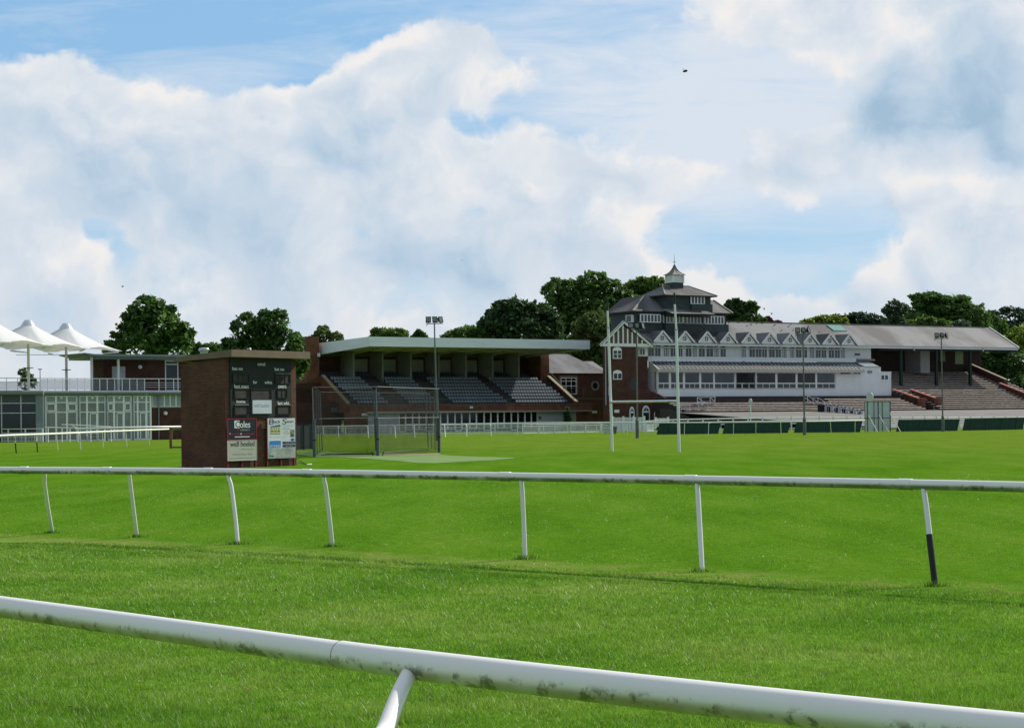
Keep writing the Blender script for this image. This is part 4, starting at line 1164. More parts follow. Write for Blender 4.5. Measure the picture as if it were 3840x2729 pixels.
    bm_ = mat('roof_beam', (.48, .45, .37), rough=.8, var=.15)
    xs = [sl_ + .3] + [f - .12 for f in fins[:-1]] + [sr - .4]
    for s in xs:
        MB().prism([(vf + .2, zs(vf)), (vf + .2, zs(vf) + .5), (vk, zs(vk) + .55), (vk, zs(vk) - .2)], 'x', s - .12, s + .12).build('roof_beam', bm_, T)
    for k in range(4):
        vv = vf + 1.2 + 3.0 * k
        MB().box(sl_ + .2, sr - .2, vv, vv + .2, zs(vv) + .06, zs(vv) + .4).build('purlin', bm_, T)
    for x, y in ((-.3, 8.3), (S1 + .2, vtop + .5)):
        MB().box(x - .15, x + .15, y - .4, y, 11.0, 11.5).build('wall_light', MWH, T)
    # seats --------------------------------------------------------
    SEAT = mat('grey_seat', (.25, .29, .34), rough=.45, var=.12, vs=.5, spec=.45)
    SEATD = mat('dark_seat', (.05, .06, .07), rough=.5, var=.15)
    def seat_shape(mb, x, y, z):
        # curved shell: pan and backrest, rounded shoulders
        mb.hexa([(x - .2, y - .34, z + .37), (x + .2, y - .34, z + .37), (x + .2, y + .02, z + .34), (x - .2, y + .02, z + .34)], [(x - .2, y - .34, z + .41), (x + .2, y - .34, z + .41), (x + .2, y + .02, z + .39), (x - .2, y + .02, z + .39)])
        prof = [(-.2, .36), (.2, .36), (.22, .62), (.17, .76), (-.17, .76), (-.22, .62)]
        b = [(x + p, y + .02 + (q - .36) * .38, z + q) for p, q in prof]; t = [(a_, b_ + .05, c_) for a_, b_, c_ in b]; k = len(b)
        mb.add(b + t, [tuple(range(k)), tuple(range(2 * k - 1, k - 1, -1))] + [(i, (i + 1) % k, k + (i + 1) % k, k + i) for i in range(k)])
        mb.box(x - .03, x + .03, y - .15, y - .08, z, z + .37)
    # blocks of seats between sloping aisles, from their edges in the photo: (x left top, x right top, x left bottom, x right bottom)
    blocks = [(1240, 1366, 1340, 1466), (1431, 1553, 1532, 1650), (1600, 1795, 1697, 1905), (1834, 2020, 1935, 2150)]
    seats = []
    for r_ in range(n):
        vv = v0 + run * r_ + .55; zz_ = zf - .55 + rise * (r_ + 1) - rise
        zz_ = zf - .55 + rise * r_ if r_ else zf - .55
        zz_ = zf - .55 + rise * (r_ + 1); vv = v0 + run * r_ + .5
        yy = 1508 - 13 * r_
        t = r_ / (n - 1)
        for lt, rt, lb, rb in blocks:
            xa, xb = lb + (lt - lb) * t, rb + (rt - rb) * t
            sa, sb = F.sx(xa, yy, vv), F.sx(xb, yy, vv)
            sa = max(sa, .6); sb = min(sb, S1 - .6)
            k = int((sb - sa) / .5)
            for i in range(k): seats.append((sa + .25 + i * .5, vv, zz_))
    up_ = []
    for r_ in range(2):
        vv = vtop + 1.2 + .8 * r_ + .45; zz_ = ztop + .42 * (r_ + 1)
        for a, b in zip([.2] + fins[:-1], fins[:-1] + [S1 - 1.7]):
            k = int((b - a - .9) / .5)
            for i in range(k): up_.append((a + .35 + i * .5, vv, zz_))
    seats.sort(key=lambda q: (-(q[0] > S1 - 9), q[1] - .02 * q[0]))
    proto = MB(); seat_shape(proto, 0, 0, 0); so = proto.build('seat', SEAT, T); so.location = seats[0]
    for q in seats[1:100]:
        c = so.copy(); COL.objects.link(c); c.parent = T; c.location = q
    m = MB()
    for q in seats[100:]: seat_shape(m, *q)
    tag(m.build('seats', SEAT, T), kind='stuff')
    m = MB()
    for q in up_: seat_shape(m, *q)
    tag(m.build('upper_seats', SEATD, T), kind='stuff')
    # thin green hand rail on the front wall
    GR = mat('green_rail', (.05, .14, .11), rough=.5)
    MB().box(.5, S1 + 6.2, .12, .16, zf + .82, zf + .88).build('front_rail', GR, T)
    m = MB()
    for k in range(18): x = 1.0 + (S1 + 5) * k / 17; m.box(x, x + .04, .12, .16, zf + .09, zf + .82)
    m.build('rail_posts', GR, T)
    MB().beam((S1 - .2, .6, zf + .9), (S1 - .2, vtop, ztop + 1.7), .06).build('stair_rail', GR, T)
    # lower storey: long white shopfront under a thin canopy
    zc = F.zz(1800, 1543, -.6)
    sA, sB = F.sx(1378, 1550, -.6), F.sx(2217, 1540, -.6)
    MB().box(sA, sB, -.7, 0, zc - .12, zc + .12).build('canopy', mat('canopy_edge', (.42, .40, .36), rough=.6, var=.1), T)
    LW = mat('ground_floor_panel', (.50, .53, .56), rough=.6, var=.08, vs=.5)
    sW0, sW1 = F.sx(1495, 1580, .15), F.sx(2014, 1580, .15)
    MB().box(sA + .2, sW0, .12, .3, 0, 2.95).build('white_panel', LW, T)
    MB().box(sW1, sB, .12, .3, 0, 2.95).build('white_panel', LW, T)
    edges = [1495, 1520, 1546, 1571, 1597, 1625, 1650, 1678, 1705, 1731, 1760, 1786, 1814, 1840, 1865, 1890, 1916, 1942, 1967, 1992, 2014]
    ss = [F.sx(x, 1580, .15) for x in edges]
    for i, (a, b) in enumerate(zip(ss[:-1], ss[1:])):
        window(F, T, 0, 0, 0, 0, .15, 1, 1, fr=.10 if i % 2 else .14, gm=MGLD, local=(a, b, .35 if i % 4 else .05, 2.85), dep=.1, frac=[.32] if i % 4 else None)
    MB().box(sW0, sW1, .16, .3, 0, 2.95).build('lobby_back', DCONC, T)
    # small fittings
    def fit(x0, x1, y0, y1, v, d, mt, nm):
        a, b, c, e = F.rect(x0, x1, y0, y1, v); MB().box(a, b, v - d, v, c, e).build(nm, mt, T)
    fit(1240, 1264, 1527, 1546, 3.0, .3, mat('box_grey', (.12, .13, .12)), 'condenser_box')
    fit(1356, 1378, 1549, 1559, -.02, .1, MWH, 'small_sign')
    fit(1761, 1772, 1523, 1531, -.02, .12, MWH, 'junction_box')
    fit(2220, 2238, 1539, 1549, .0, .1, MWH, 'small_sign')
    fit(2020, 2028, 1561, 1571, .1, .1, DCONC, 'alarm_box')
    return F, T
FS, TS = seated_stand()
# climbing shrub against the white panel
LEAFN = [0]
def leaf_mat(name, col, trans=.45, var=.5):
    if name in MATS: return MATS[name]
    m = bpy.data.materials.new(name); m.use_nodes = True
    nt = m.node_tree; N = nt.nodes; L = nt.links; b = N['Principled BSDF']
    ge = N.new('ShaderNodeNewGeometry'); no = N.new('ShaderNodeTexNoise'); no.inputs['Scale'].default_value = .55; no.inputs['Detail'].default_value = 3
    L.new(ge.outputs['Position'], no.inputs['Vector'])
    a = N.new('ShaderNodeMapRange'); a.inputs[3].default_value = 1 - var; a.inputs[4].default_value = 1 + var; L.new(ge.outputs['Random Per Island'], a.inputs[0])
    c = N.new('ShaderNodeMapRange'); c.inputs[1].default_value = .3; c.inputs[2].default_value = .7; c.inputs[3].default_value = .75; c.inputs[4].default_value = 1.3; L.new(no.outputs['Fac'], c.inputs[0])
    mu = N.new('ShaderNodeMath'); mu.operation = 'MULTIPLY'; L.new(a.outputs[0], mu.inputs[0]); L.new(c.outputs[0], mu.inputs[1])
    s = N.new('ShaderNodeVectorMath'); s.operation = 'SCALE'; s.inputs[0].default_value = col; L.new(mu.outputs[0], s.inputs['Scale'])
    L.new(s.outputs[0], b.inputs['Base Color']); b.inputs['Roughness'].default_value = .5; b.inputs['Specular IOR Level'].default_value = .35
    t = N.new('ShaderNodeBsdfTranslucent'); L.new(s.outputs[0], t.inputs[0])
    mx = N.new('ShaderNodeMixShader'); mx.inputs[0].default_value = trans
    L.new(b.outputs[0], mx.inputs[1]); L.new(t.outputs[0], mx.inputs[2]); L.new(mx.outputs[0], N['Material Output'].inputs[0])
    MATS[name] = m; return m
def leaves(centres, radii, n, size, rng, flat=.75, wm=None):
    """n leaf-clump quads spread through ellipsoid lobes, mostly near their surfaces"""
    C = np.array(centres); Rr = np.array(radii)
    wgt = (Rr[:, 0] * Rr[:, 2]) ** .75 * (1 if wm is None else np.array(wm)); wgt = wgt / wgt.sum()
    idx = rng.choice(len(C), n, p=wgt)
    d = rng.normal(size=(n, 3)); d /= np.linalg.norm(d, axis=1)[:, None]
    r = (.42 + .62 * rng.random(n) ** .5)
    # ragged surface
    ph = idx * 1.7
    rag = 1 + .16 * np.sin(d[:, 0] * 7 + ph) * np.sin(d[:, 2] * 8 + ph * 1.3) + .10 * np.sin(d[:, 1] * 13 + ph) * np.sin(d[:, 0] * 15)
    P = C[idx] + d * Rr[idx] * (r * rag)[:, None]
    a = rng.normal(size=(n, 3)); a[:, 2] *= flat; a /= np.linalg.norm(a, axis=1)[:, None]
    b = np.cross(a, d + rng.normal(size=(n, 3)) * .7); b /= (np.linalg.norm(b, axis=1)[:, None] + 1e-9)
    s = (size * (.55 + .9 * rng.random(n)))[:, None]
    V = np.stack([P - a * s, P - b * s * .55, P + a * s, P + b * s * .55], 1).reshape(-1, 3)
    return V
def shrub():
    rng = np.random.default_rng(5)
    s, z = FS.px(2125, 1580, -.5); w_ = FS.o + Vector((FS.c * s + FS.s * .5, FS.s * s - FS.c * .5, 0))
    T = thing('climbing_shrub', 'leafy green shrub growing against the white panel of the seated stand', 'shrub'); T.location = w_; T.rotation_euler = (0, 0, FS.a)
    MB().tube([(0, 0, 0), (.05, 0, 1.2), (-.1, 0, 2.2), (.1, 0, 3.4)], [.06, .05, .04, .02], 8).build('stem', mat('bark', (.07, .055, .04), rough=.9, var=.3, vs=6), T, True)
    V = leaves([(.0, -.1, 1.0), (.1, -.1, 1.7), (-.1, -.1, 2.4), (.15, -.1, 3.0)], [(.75, .35, .6), (.65, .35, .6), (.6, .3, .55), (.4, .3, .5)], 900, .12, rng)
    raw_mesh('foliage', V, np.arange(len(V)).reshape(-1, 4), leaf_mat('shrub_leaf', (.07, .11, .035)), T)
shrub()
# ------------------------------------------------------------------ annexe between the two stands
def annexe():
    p0 = W(2100, 1450, 292); F = Frame(p0.x, p0.y, R(33))
    T = thing('brick_annexe', 'low brick annexe with hipped slate roof and round window between the two stands', 'building', F)
    sa, sb = F.sx(2050, 1450), F.sx(2275, 1450)
    ze = F.zz(2180, 1397)
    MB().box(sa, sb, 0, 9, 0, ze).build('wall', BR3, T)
    zr_ = F.zz(2130, 1328, 4.5); r0 = F.sx(2130, 1328, 4.5)
    m = MB(); e = .4
    A = [(sa - 1, -e, ze - .1), (sb + .2, -e, ze - .1), (sb + .2, 9.4, ze - .1), (sa - 1, 9.4, ze - .1)]
    rl, rr_ = (sa - 1 + 3.5, 4.5, zr_), (r0, 4.5, zr_)
    m.add(A + [rl, rr_], [(0, 1, 5, 4), (1, 2, 5), (2, 3, 4, 5), (3, 0, 4)]); m.build('roof', SLATE, T)
    zr2 = F.zz(2230, 1353, 6); s2 = F.sx(2205, 1353, 6)
    MB().add([(s2, 3, ze), (sb + 3, 3, ze), (sb + 3, 8, zr2), (s2, 8, zr2)], [(0, 1, 2, 3)]).add([(s2, 8.1, zr2), (sb + 3, 8.1, zr2), (sb + 3, 8.1, ze), (s2, 8.1, ze)], [(0, 1, 2, 3)]).build('rear_roof', SLATE, T)
    c, z = F.px(2231, 1446)
    R_ = MB().ring((c, -.06, z), .50, .78, .14).build('round_window', CONC, T)
    MB().disc((c, -.02, z), .5, .02).build('pane', MGLD, R_)
    s0, s1, z0, z1 = F.rect(2098, 2166, 1408, 1478)
    MB().box(s0, s1, -.04, 0, z0, z1).build('window_surround', CONC, T)
    window(F, T, 2103, 2161, 1416, 1478, -.06, 3, 1, fr=.1, fm=MWH, gm=MGLD, frac=[.5, .8])
    zb = F.zz(2180, 1495, -8)
    L = MB().box(sa + 1, sa + 8, -6, -2, zb, zb + .15); L.build('landing', CONC, T)
    GRR = mat('green_rail', (.05, .14, .11))
    m = MB(); s0, z0 = F.px(2110, 1455, -5); s1, z1 = F.px(2188, 1456, -5); zl = F.zz(2188, 1495, -5)
    m.beam((s0, -5, z0), (s1, -5, z0), .06); m.beam((s1, -5, z0), (s1, -5, zl), .06); m.beam((s0 + 1.6, -5, z0), (s0 + 1.6, -5, zl), .06)
    m.beam((s1, -5, z0), (s1 + .4, -5, z0 - .3), .06); m.build('landing_rail', GRR, T)
annexe()
# ------------------------------------------------------------------ main grandstand
def main_stand():
    p0 = W(2447, 1290, 275); F = Frame(p0.x, p0.y, R(31.5))
    T = thing('main_grandstand', 'long white grandstand with slate roof, ten small dormers and an open terraced end', 'grandstand', F)
    S1 = F.sx(3819, 1305)
    # --- roof
    ze = F.zz(2447, 1283); vR = 6.6; zr = F.zz(2717, 1207, vR)
    RF = MB()
    t = .18
    RF.prism([(-.0, ze), (vR, zr), (13.5, ze + .2), (13.5, ze + .02), (vR, zr - t), (0, ze - t)], 'x', -.2, S1)
    RF.build('roof', SLATE, T)
    m = MB().box(10, S1 - 1, vR - .12, vR + .12, zr - .02, zr + .12)
    m.build('ridge_tiles', mat('ridge_tile', (.24, .22, .21), rough=.8, var=.3, vs=4), T)
    MB().beam((S1 + .03, -.1, ze - .05), (S1 + .03, vR, zr + .02), .12, .28).build('barge_board', MWH, T)
    # gutter and scalloped valance
    zs = F.zz(2447, 1294)
    MB().box(-.3, S1 + .1, -.16, .02, ze - .22, ze - .02).build('gutter', mat('grey_gutter', (.46, .50, .53), rough=.5), T)
    m = MB(); st = .42; k = int(S1 / st)
    for i in range(k):
        a = i * st
        m.prism([(a, ze - .2), (a, ze - .42), (a + st * .25, zs), (a + st * .75, zs), (a + st, ze - .42), (a + st, ze - .2)], 'y', -.09, -.05)
    m.build('valance', MWH, T)
    for x in (2692, 2926, 3153, 3427, 3686):
        s = F.sx(x, 1290, -.1); MB().box(s - .08, s + .08, -.24, -.05, ze - .75, ze - .1).build('hopper', mat('grey_gutter', (.46, .50, .53)), T)
    # roof light
    a, b = F.px(3107, 1218, 5.8), F.px(3152, 1234, 3.9)
    sl = (zr - ze) / vR
    MB().prism([(4.3, ze + sl * 4.3 + .02), (4.3, ze + sl * 4.3 + .16), (6.1, ze + sl * 6.1 + .16), (6.1, ze + sl * 6.1 + .02)], 'x', a[0] - .2, a[0] + 2.6).build('skylight', mat('green_skylight', (.16, .33, .27), rough=.3, var=.1), T)
    # --- dormers
    DR = [2482.5, 2567, 2648.6, 2729.5, 2808.5, 2885.5, 2962.5, 3037, 3111, 3182.6]
    for i, x in enumerate(DR):
        c = F.sx(x, 1270, -.05); hw = 1.42
        za = ze + 1.70
        D = MB().prism([(c - hw, ze + .02), (c + hw, ze + .02), (c, za - .1)], 'y', -.06, .1).build('dormer_gable', MWH, T)
        back = (za - ze) / sl
        q = MB()
        for sg in (-1, 1):
            e0 = (c + sg * (hw + .28), -.3, ze - .02); e1 = (c, -.3, za + .06); bkt = (c, back, za + .06); bke = (c + sg * (hw + .28), .05, ze - .02)
            dn = Vector((0, 0, -.1))
            q.hexa([Vector(p) + dn for p in (e0, e1, bkt, bke)], [e0, e1, bkt, bke])
        q.build('dormer_roof', SLATE, D)
        q = MB()
        for sg in (-1, 1): q.beam((c + sg * (hw + .25), -.34, ze + .05), (c, -.34, za - .02), .08, .24)
        q.build('barge_board', MWH, D)
        w_ = MB().ring((c, -.09, ze + .62), .36, .46, .08, 20); w_.box(c - .03, c + .03, -.12, -.07, ze + .26, ze + .98).box(c - .36, c + .36, -.118, -.072, ze + .59, ze + .65)
        w_.build('round_window', MWH, D)
        MB().disc((c, -.075, ze + .62), .37, .01, 20).build('pane', MGLS, D)
        # lead flashing strip on the left slope foot
        q = MB(); q.beam((c - hw - .45, .02, ze + .1), (c - hw - .62, 2.0, ze + .1 + 2.0 * sl + .04), .14, .05); q.build('flashing', mat('lead_flashing', (.42, .38, .33), rough=.8), D)
    # --- upper storey, set back under the eave
    vu = 1.0
    sE = F.sx(3266, 1330, vu)
    zt, zb = ze - .3, F.zz(2700, 1339, 0)
    MB().box(F.sx(2425, 1320, vu), sE, vu, vu + .3, zb - .2, zt).build('upper_wall', MWW, T)
    zf0 = zb
    def wz(x, y0, y1, v): return F.zz(x, y1, v), F.zz(x, y0, v)
    Z0, Z1 = zb + .02, F.zz(2550, 1304, vu)
    TR = F.zz(2550, 1296, vu)
    # groups: (x0, x1, kind) kinds w=glazing, d=door with small panes, b=blank
    Kz = lambda x: 2200 + x / 3.515
    Kr = lambda x: 2700 + x / 2.953
    up = [(Kz(803), Kz(885), 'w'), (Kz(893), Kz(972), 'w'), (Kz(1010), Kz(1082), 'd'), (Kz(1097), Kz(1180), 'w'), (Kz(1205), Kz(1262), 'w'), (Kz(1298), Kz(1380), 'w'), (Kz(1392), Kz(1452), 'd'), (Kz(1472), Kz(1555), 'w'), (Kz(1572), Kz(1665), 'w'), (Kz(1675), Kz(1738), 'd'), (Kz(1757), Kz(1832), 'w'),
          (Kr(232), Kr(287), 'd'), (Kr(318), Kr(385), 'w'), (Kr(390), Kr(455), 'w'), (Kr(460), Kr(518), 'w'), (Kr(537), Kr(605), 'w'), (Kr(612), Kr(672), 'w'), (Kr(683), Kr(735), 'd'), (Kr(772), Kr(822), 'd'), (Kr(835), Kr(900), 'w'), (Kr(905), Kr(962), 'w'), (Kr(990), Kr(1040), 'd'), (Kr(1055), Kr(1113), 'w'), (Kr(1118), Kr(1175), 'w'), (Kr(1197), Kr(1260), 'w'), (Kr(1265), Kr(1325), 'w'), (Kr(1335), Kr(1382), 'd')]
    for x0, x1, k in up:
        a, b = F.sx(x0, 1320, vu), F.sx(x1, 1320, vu)
        if k == 'w':
            window(F, T, 0, 0, 0, 0, vu - .02, 2, 1, fr=.055, local=(a, b, Z0, Z1), gm=MGLS, dep=.08)
        else:
            window(F, T, 0, 0, 0, 0, vu - .02, 3, 4, fr=.06, local=(a, b, Z0, Z1), name='glazed_door', dep=.08)
        window(F, T, 0, 0, 0, 0, vu - .02, 1, 1, fr=.05, local=(a, b, Z1 + .08, TR + .15), gm=MGLD, dep=.08, name='transom_window')
    window(F, T, Kr(1483), Kr(1555), 1100 + 658 / 2.953, 1100 + 692 / 2.953, vu - .02, 1, 1, fr=.08, gm=MGLD)
    # return side at the left (white bay with its own window)
    # balcony front band
    zB0, zB1 = F.zz(2700, 1354, 0), F.zz(2700, 1340, 0)
    sBL = F.sx(2430, 1345, 0); sBR = F.sx(3210, 1350, 0)
    m = MB()
    for k in range(3):
        h = (zB1 - zB0) / 3; m.box(sBL, sBR, -.05, .06 + .003 * k, zB0 + h * k + .02, zB0 + h * (k + 1) - .02)
    m.box(sBL, sBR, .0, .04, zB0, zB1)
    m.build('balcony_front', MWW, T)
    MB().box(sBL, sBR, -.09, .10, zB1, zB1 + .08).build('balcony_rail', MWH, T)
    MB().box(sBL, sE, .05, vu, zf0 - .35, zf0 - .05).build('balcony_floor', CONC, T)
    # --- lean-to glazed canopy
    vc = -2.9
    sCL, sCR = F.sx(2437, 1354, -.1), F.sx(3211, 1359, -.1)
    dL, dR = F.sx(2463, 1390, vc), F.sx(3241, 1389, vc)
    zc1 = zB0 - .04; zc0 = F.zz(2800, 1386, vc)
    def cp(u_, t_, dz=0):
        s = (sCL + (sCR - sCL) * u_) * (1 - t_) + (dL + (dR - dL) * u_) * t_
        return Vector((s, -.12 + (vc + .12) * t_, zc1 + (zc0 - zc1) * t_ + dz))
    n = 54; tm = .52
    dn = -.08
    m = MB(); m.hexa([cp(0, 0, dn), cp(1, 0, dn), cp(1, tm, dn), cp(0, tm, dn)], [cp(0, 0), cp(1, 0), cp(1, tm), cp(0, tm)])
    m.build('canopy_glazing', mat('canopy_glass', (.03, .05, .07), rough=.25, var=.2, spec=.15), T)
    m = MB(); m.hexa([cp(0, tm, dn), cp(1, tm, dn), cp(1, 1, dn), cp(0, 1, dn)], [cp(0, tm), cp(1, tm), cp(1, 1), cp(0, 1)])
    m.build('canopy_sheet', mat('canopy_grey', (.115, .108, .098), rough=.6, var=.12, vs=1), T)
    m = MB()
    for i in range(n + 1): m.beam(cp(i / n, 0, .03), cp(i / n, 1, .03), .05, .06)
    m.build('glazing_bars', mat('canopy_bar', (.33, .34, .34), rough=.5), T)
    MB().box(dL, dR, vc - .14, vc + .02, zc0 - .38, zc0 - .04).build('canopy_fascia', mat('canopy_edge2', (.48, .48, .45), rough=.6), T)
    MB().prism([(-.12, zc1 + .1), (-.12, zc0 - .3), (vc, zc0 - .3), (vc, zc0)], 'x', F.sx(2429, 1370, 0), F.sx(2429, 1370, 0) + .12).build('canopy_cheek', MWH, T)
    # --- lower glazed storey
    vl = -2.2
    sL = F.sx(2463, 1450, vl); sW = F.sx(2933 + 198, 1430, vl)
    zL0, zL1 = F.zz(2700, 1457, vl), F.zz(2700, 1397, vl)
    zF = F.zz(2700, 1486, vl)
    s2 = F.sx(3303, 1370, vl); s3 = F.sx(3342, 1420, vl)
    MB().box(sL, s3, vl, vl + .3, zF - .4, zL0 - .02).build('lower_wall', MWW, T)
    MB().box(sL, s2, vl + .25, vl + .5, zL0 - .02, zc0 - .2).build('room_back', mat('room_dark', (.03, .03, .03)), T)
    MB().box(sL - .0, sL + .15, vl, .9, zF - 1, zc0 + .3).build('side_wall', MWW, T)
    g = [(940, 1080, 2), (1105, 1265, 3), (1290, 1480, 3), (1503, 1665, 3), (1683, 1940, 3), (1965, 2215, 3)]
    G2 = [(Kz(a), Kz(b), c) for a, b, c in g] + [(Kz(2235), Kr(155), 3)] + [(Kr(a), Kr(b), 3) for a, b in ((172, 385), (403, 610), (630, 833), (853, 1053), (1070, 1268))]
    for i, (x0, x1, c) in enumerate(G2):
        a, b = F.sx(x0, 1430, vl), F.sx(x1, 1430, vl); zm = zL0 + (zL1 - zL0) * .33
        window(F, T, 0, 0, 0, 0, vl, 1, 1, fr=.09, local=(a - .06, b + .06, zm, zL1 + .05), gm=(MGLD if i in (5, 6, 7, 8, 9, 10) else MGLS), dep=.1)
        window(F, T, 0, 0, 0, 0, vl, c, 1, fr=.07, local=(a - .06, b + .06, zL0, zm), gm=MGLS, dep=.1, name='low_window')
        if i < len(G2) - 1:
            b2 = F.sx(G2[i + 1][0], 1430, vl); MB().box(b + .062, b2 - .062, vl - .12, vl + .02, zL0, zL1 + .1).build('mullion', MWH, T)
    # --- white blocks stepping down at the right end
    b1 = F.sx(Kr(1280), 1430, vl)
    zb2 = F.zz(3285, 1376, vl); z2t = F.zz(3285, 1353, vl)
    MB().box(b1, s2, vl, 6, zL0 - .02, zc0 - .25).box(F.sx(3226, 1370, vl), s2, vl + .002, 5.9, zc0 - .26, zb2).build('white_block', MWW, T)
    MB().box(sE - 1.4, s2, .9, 5.8, zb2 - .1, z2t).build('white_block', MWW, T)
    a0, a1 = F.sx(3212, 1352, .2), F.sx(3297, 1376, vl)
    MB().prism([(.3, z2t + .05), (.3, zb2 - .02), (vl - .1, zb2 - .02), (vl - .1, zb2 + .06)], 'x', F.sx(3222, 1365, -1), a1).build('lead_roof', mat('lead_roof', (.19, .22, .24), rough=.55, var=.12), T)
    z3t = F.zz(3320, 1396, vl)
    MB().box(s2 + .002, s3, vl + .004, 5, zF - .4, z3t).build('white_block', MWW, T)
    MB().box(s2 - .6, s3 + .08, vl - .06, 5.05, z3t, z3t + .12).build('parapet', MWH, T)
    MB().box(s3 - .3, s3, vl + .4, 6, zF - .6, z3t - .01).build('white_return', MWW, T)
    window(F, T, 3200 + 275 / 2.706, 3200 + 357 / 2.706, 1050 + 955 / 2.706, 1050 + 1020 / 2.706, vl - .01, 2, 1, fr=.16)
    window(F, T, 3200 + 3 / 2.706, 3200 + 72 / 2.706, 1050 + 933 / 2.706, 1050 + 957 / 2.706, vl - .01, 2, 1, fr=.07, gm=MGLD)
    x = F.rect(3200 + 143 / 2.706, 3200 + 188 / 2.706, 1050 + 918 / 2.706, 1050 + 945 / 2.706, vl); MB().box(x[0], x[1], vl - .08, vl, x[2], x[3]).build('vent', mat('vent_grey', (.28, .28, .29)), T)
    x = F.rect(3152, 3184, 1393, 1402, vl); MB().box(x[0], x[1], vl - .3, vl, x[2], x[3]).build('floodlamp', DCONC, T)
    # --- terraces
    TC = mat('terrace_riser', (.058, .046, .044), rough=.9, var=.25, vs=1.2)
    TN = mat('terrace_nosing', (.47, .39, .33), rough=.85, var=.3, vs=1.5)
    zbot = 2.4; vbot = -10.4
    nst = 9; rs = (zF - zbot) / nst; rn = (vl + .1 - vbot) / nst
    sTL = F.sx(2500, 1510, -6)
    sTR = F.sx(3380, 1500, -5)
    def steps(sa, sb, n_, v0, z0, rs, rn, name='terrace', nos=True, below=1.0, skipn=0):
        pr = [(v0, z0 - below)]; v, z = v0, z0
        for i in range(n_): pr += [(v, z), (v, z + rs)]; z += rs; v += rn
        pr += [(v, z), (v, z0 - below)]
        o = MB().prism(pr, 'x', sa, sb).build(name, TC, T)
        if nos:
            v, z = v0, z0
            for i in range(n_ - skipn):
                z += rs
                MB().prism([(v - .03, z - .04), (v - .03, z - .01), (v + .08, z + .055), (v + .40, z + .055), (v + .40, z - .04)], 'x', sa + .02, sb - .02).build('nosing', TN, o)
                v += rn
        return o
    sA = F.sx(3110, 1495, -6)
    steps(sTL, sA, nst, vbot, zbot, rs, rn, skipn=4)
    steps(sA + .01, sTR, nst, vbot, zbot, rs, rn, skipn=2)
    # open stand on the right
    vbk = 8.2; ztop = F.zz(3500, 1396, vbk - .6)
    sO0 = F.sx(3345, 1480, -4) ; sO1 = F.sx(3840, 1520, -9) + 8
    nO = 20; r2 = (ztop - zbot) / nO; n2 = (vbk - .5 - vbot) / nO
    sP = F.sx(3500, 1520, -9)
    steps(sP, sO1, nO, vbot, zbot, r2, n2, name='open_terrace')
    # portion behind the red walls (starts higher)
    k0 = 7
    steps(s3 + .4, sP - .01, nO - k0, vbot + n2 * k0, zbot + r2 * k0, r2, n2, name='open_terrace', skipn=0, below=5)
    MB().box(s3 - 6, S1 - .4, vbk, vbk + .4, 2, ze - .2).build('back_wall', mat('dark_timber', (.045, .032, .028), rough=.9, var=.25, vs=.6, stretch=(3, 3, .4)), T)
    for x, y, w_, h_ in ((3534, 1334, 1.2, 1.9), (3596, 1336, 1.9, 2.6)):
        c, z = F.px(x, y, vbk); r_ = MB().box(c - w_ / 2, c + w_ / 2, vbk - .06, vbk - .01, z - h_ / 2, z + h_ / 2)
        r_.build('window', glass('foliage_green_glass', (.12, .20, .06), rough=.3), T)  # foliage showing through the opening is painted into the pane colour
    GC = mat('green_column', (.008, .022, .02), rough=.6)
    for x, yb in ((3379, 1448), (3512, 1460), (3639, 1460)):
        s = F.sx(x, 1400, .35); MB().box(s - .22, s + .22, .2, .6, zbot + 2.5, ze - .15).build('column', GC, T)
    MB().box(s3, S1, .3, .55, ze - .75, ze - .2).build('eaves_beam', mat('dark_beam', (.02, .03, .03)), T)
    MB().prism([(.1, ze - .25), (vR, zr - .3), (vbk, ze + 2.7), (vbk, ze - .1)], 'x', S1 - .6, S1 - .35).build('end_boarding', mat('dark_timber', (.045, .032, .028)), T)
    # white kiosk inside
    a, b = F.sx(3452, 1380, 4.5), F.sx(3487, 1380, 4.5); kz0, kz1 = F.zz(3470, 1398, 4.5), ze
    MB().box(a, b, 4.5, vbk - .01, kz0, kz1).build('kiosk', mat('grey_wall', (.34, .35, .36), rough=.7), T)
    # end wall with coping, two falling flights
    RC = mat('terracotta_coping', (.36, .13, .09), rough=.75, var=.15, vs=2)
    GCop = mat('stone_coping', (.40, .33, .25), rough=.8, var=.2)
    def slope_wall(pts, th, cm, name='side_wall', hc=.16):
        """pts: (x, y, v) of the wall top in the photo"""
        P = [(v,) + F.px(x, y, v) for x, y, v in pts]
        for (v0, s0, z0), (v1, s1_, z1) in zip(P[:-1], P[1:]):
            s = (s0 + s1_) / 2
            MB().prism([(v0, 1.2), (v0, z0), (v1, z1), (v1, 1.2)], 'x', s - th / 2, s + th / 2).build(name, BR3, T)
            MB().beam((s, v0 - (.1 if v0 < v1 else -.1), z0 + hc / 2), (s, v1, z1 + hc / 2), th + .14, hc).build('coping', cm, T)
            yield s, v0, z0
    list(slope_wall([(3756, 1425, .0), (3658, 1368, 7.8)], .35, GCop))
    list(slope_wall([(3868, 1494, -8.8), (3771, 1438, -.6)], .35, RC))
    c, z = F.px(3768, 1426, -.3); MB().box(c - .35, c + .35, -.6, 0, 2, z).build('wall_pier', BR3, T)
    for q in ([(3436, 1497, -7.6), (3364, 1462, -1.8)], [(3498, 1496, -8.4), (3429, 1462, -2.8)]):
        for s, v0, z0 in slope_wall(q, .4, RC):
            MB().box(s - .42, s + .42, v0 - .85, v0, 2.2, z0 + .05).build('wall_pier', BR2, T)
            MB().box(s - .5, s + .5, v0 - .95, v0 + .08, z0 + .05, z0 + .22).build('pier_cap', RC, T)
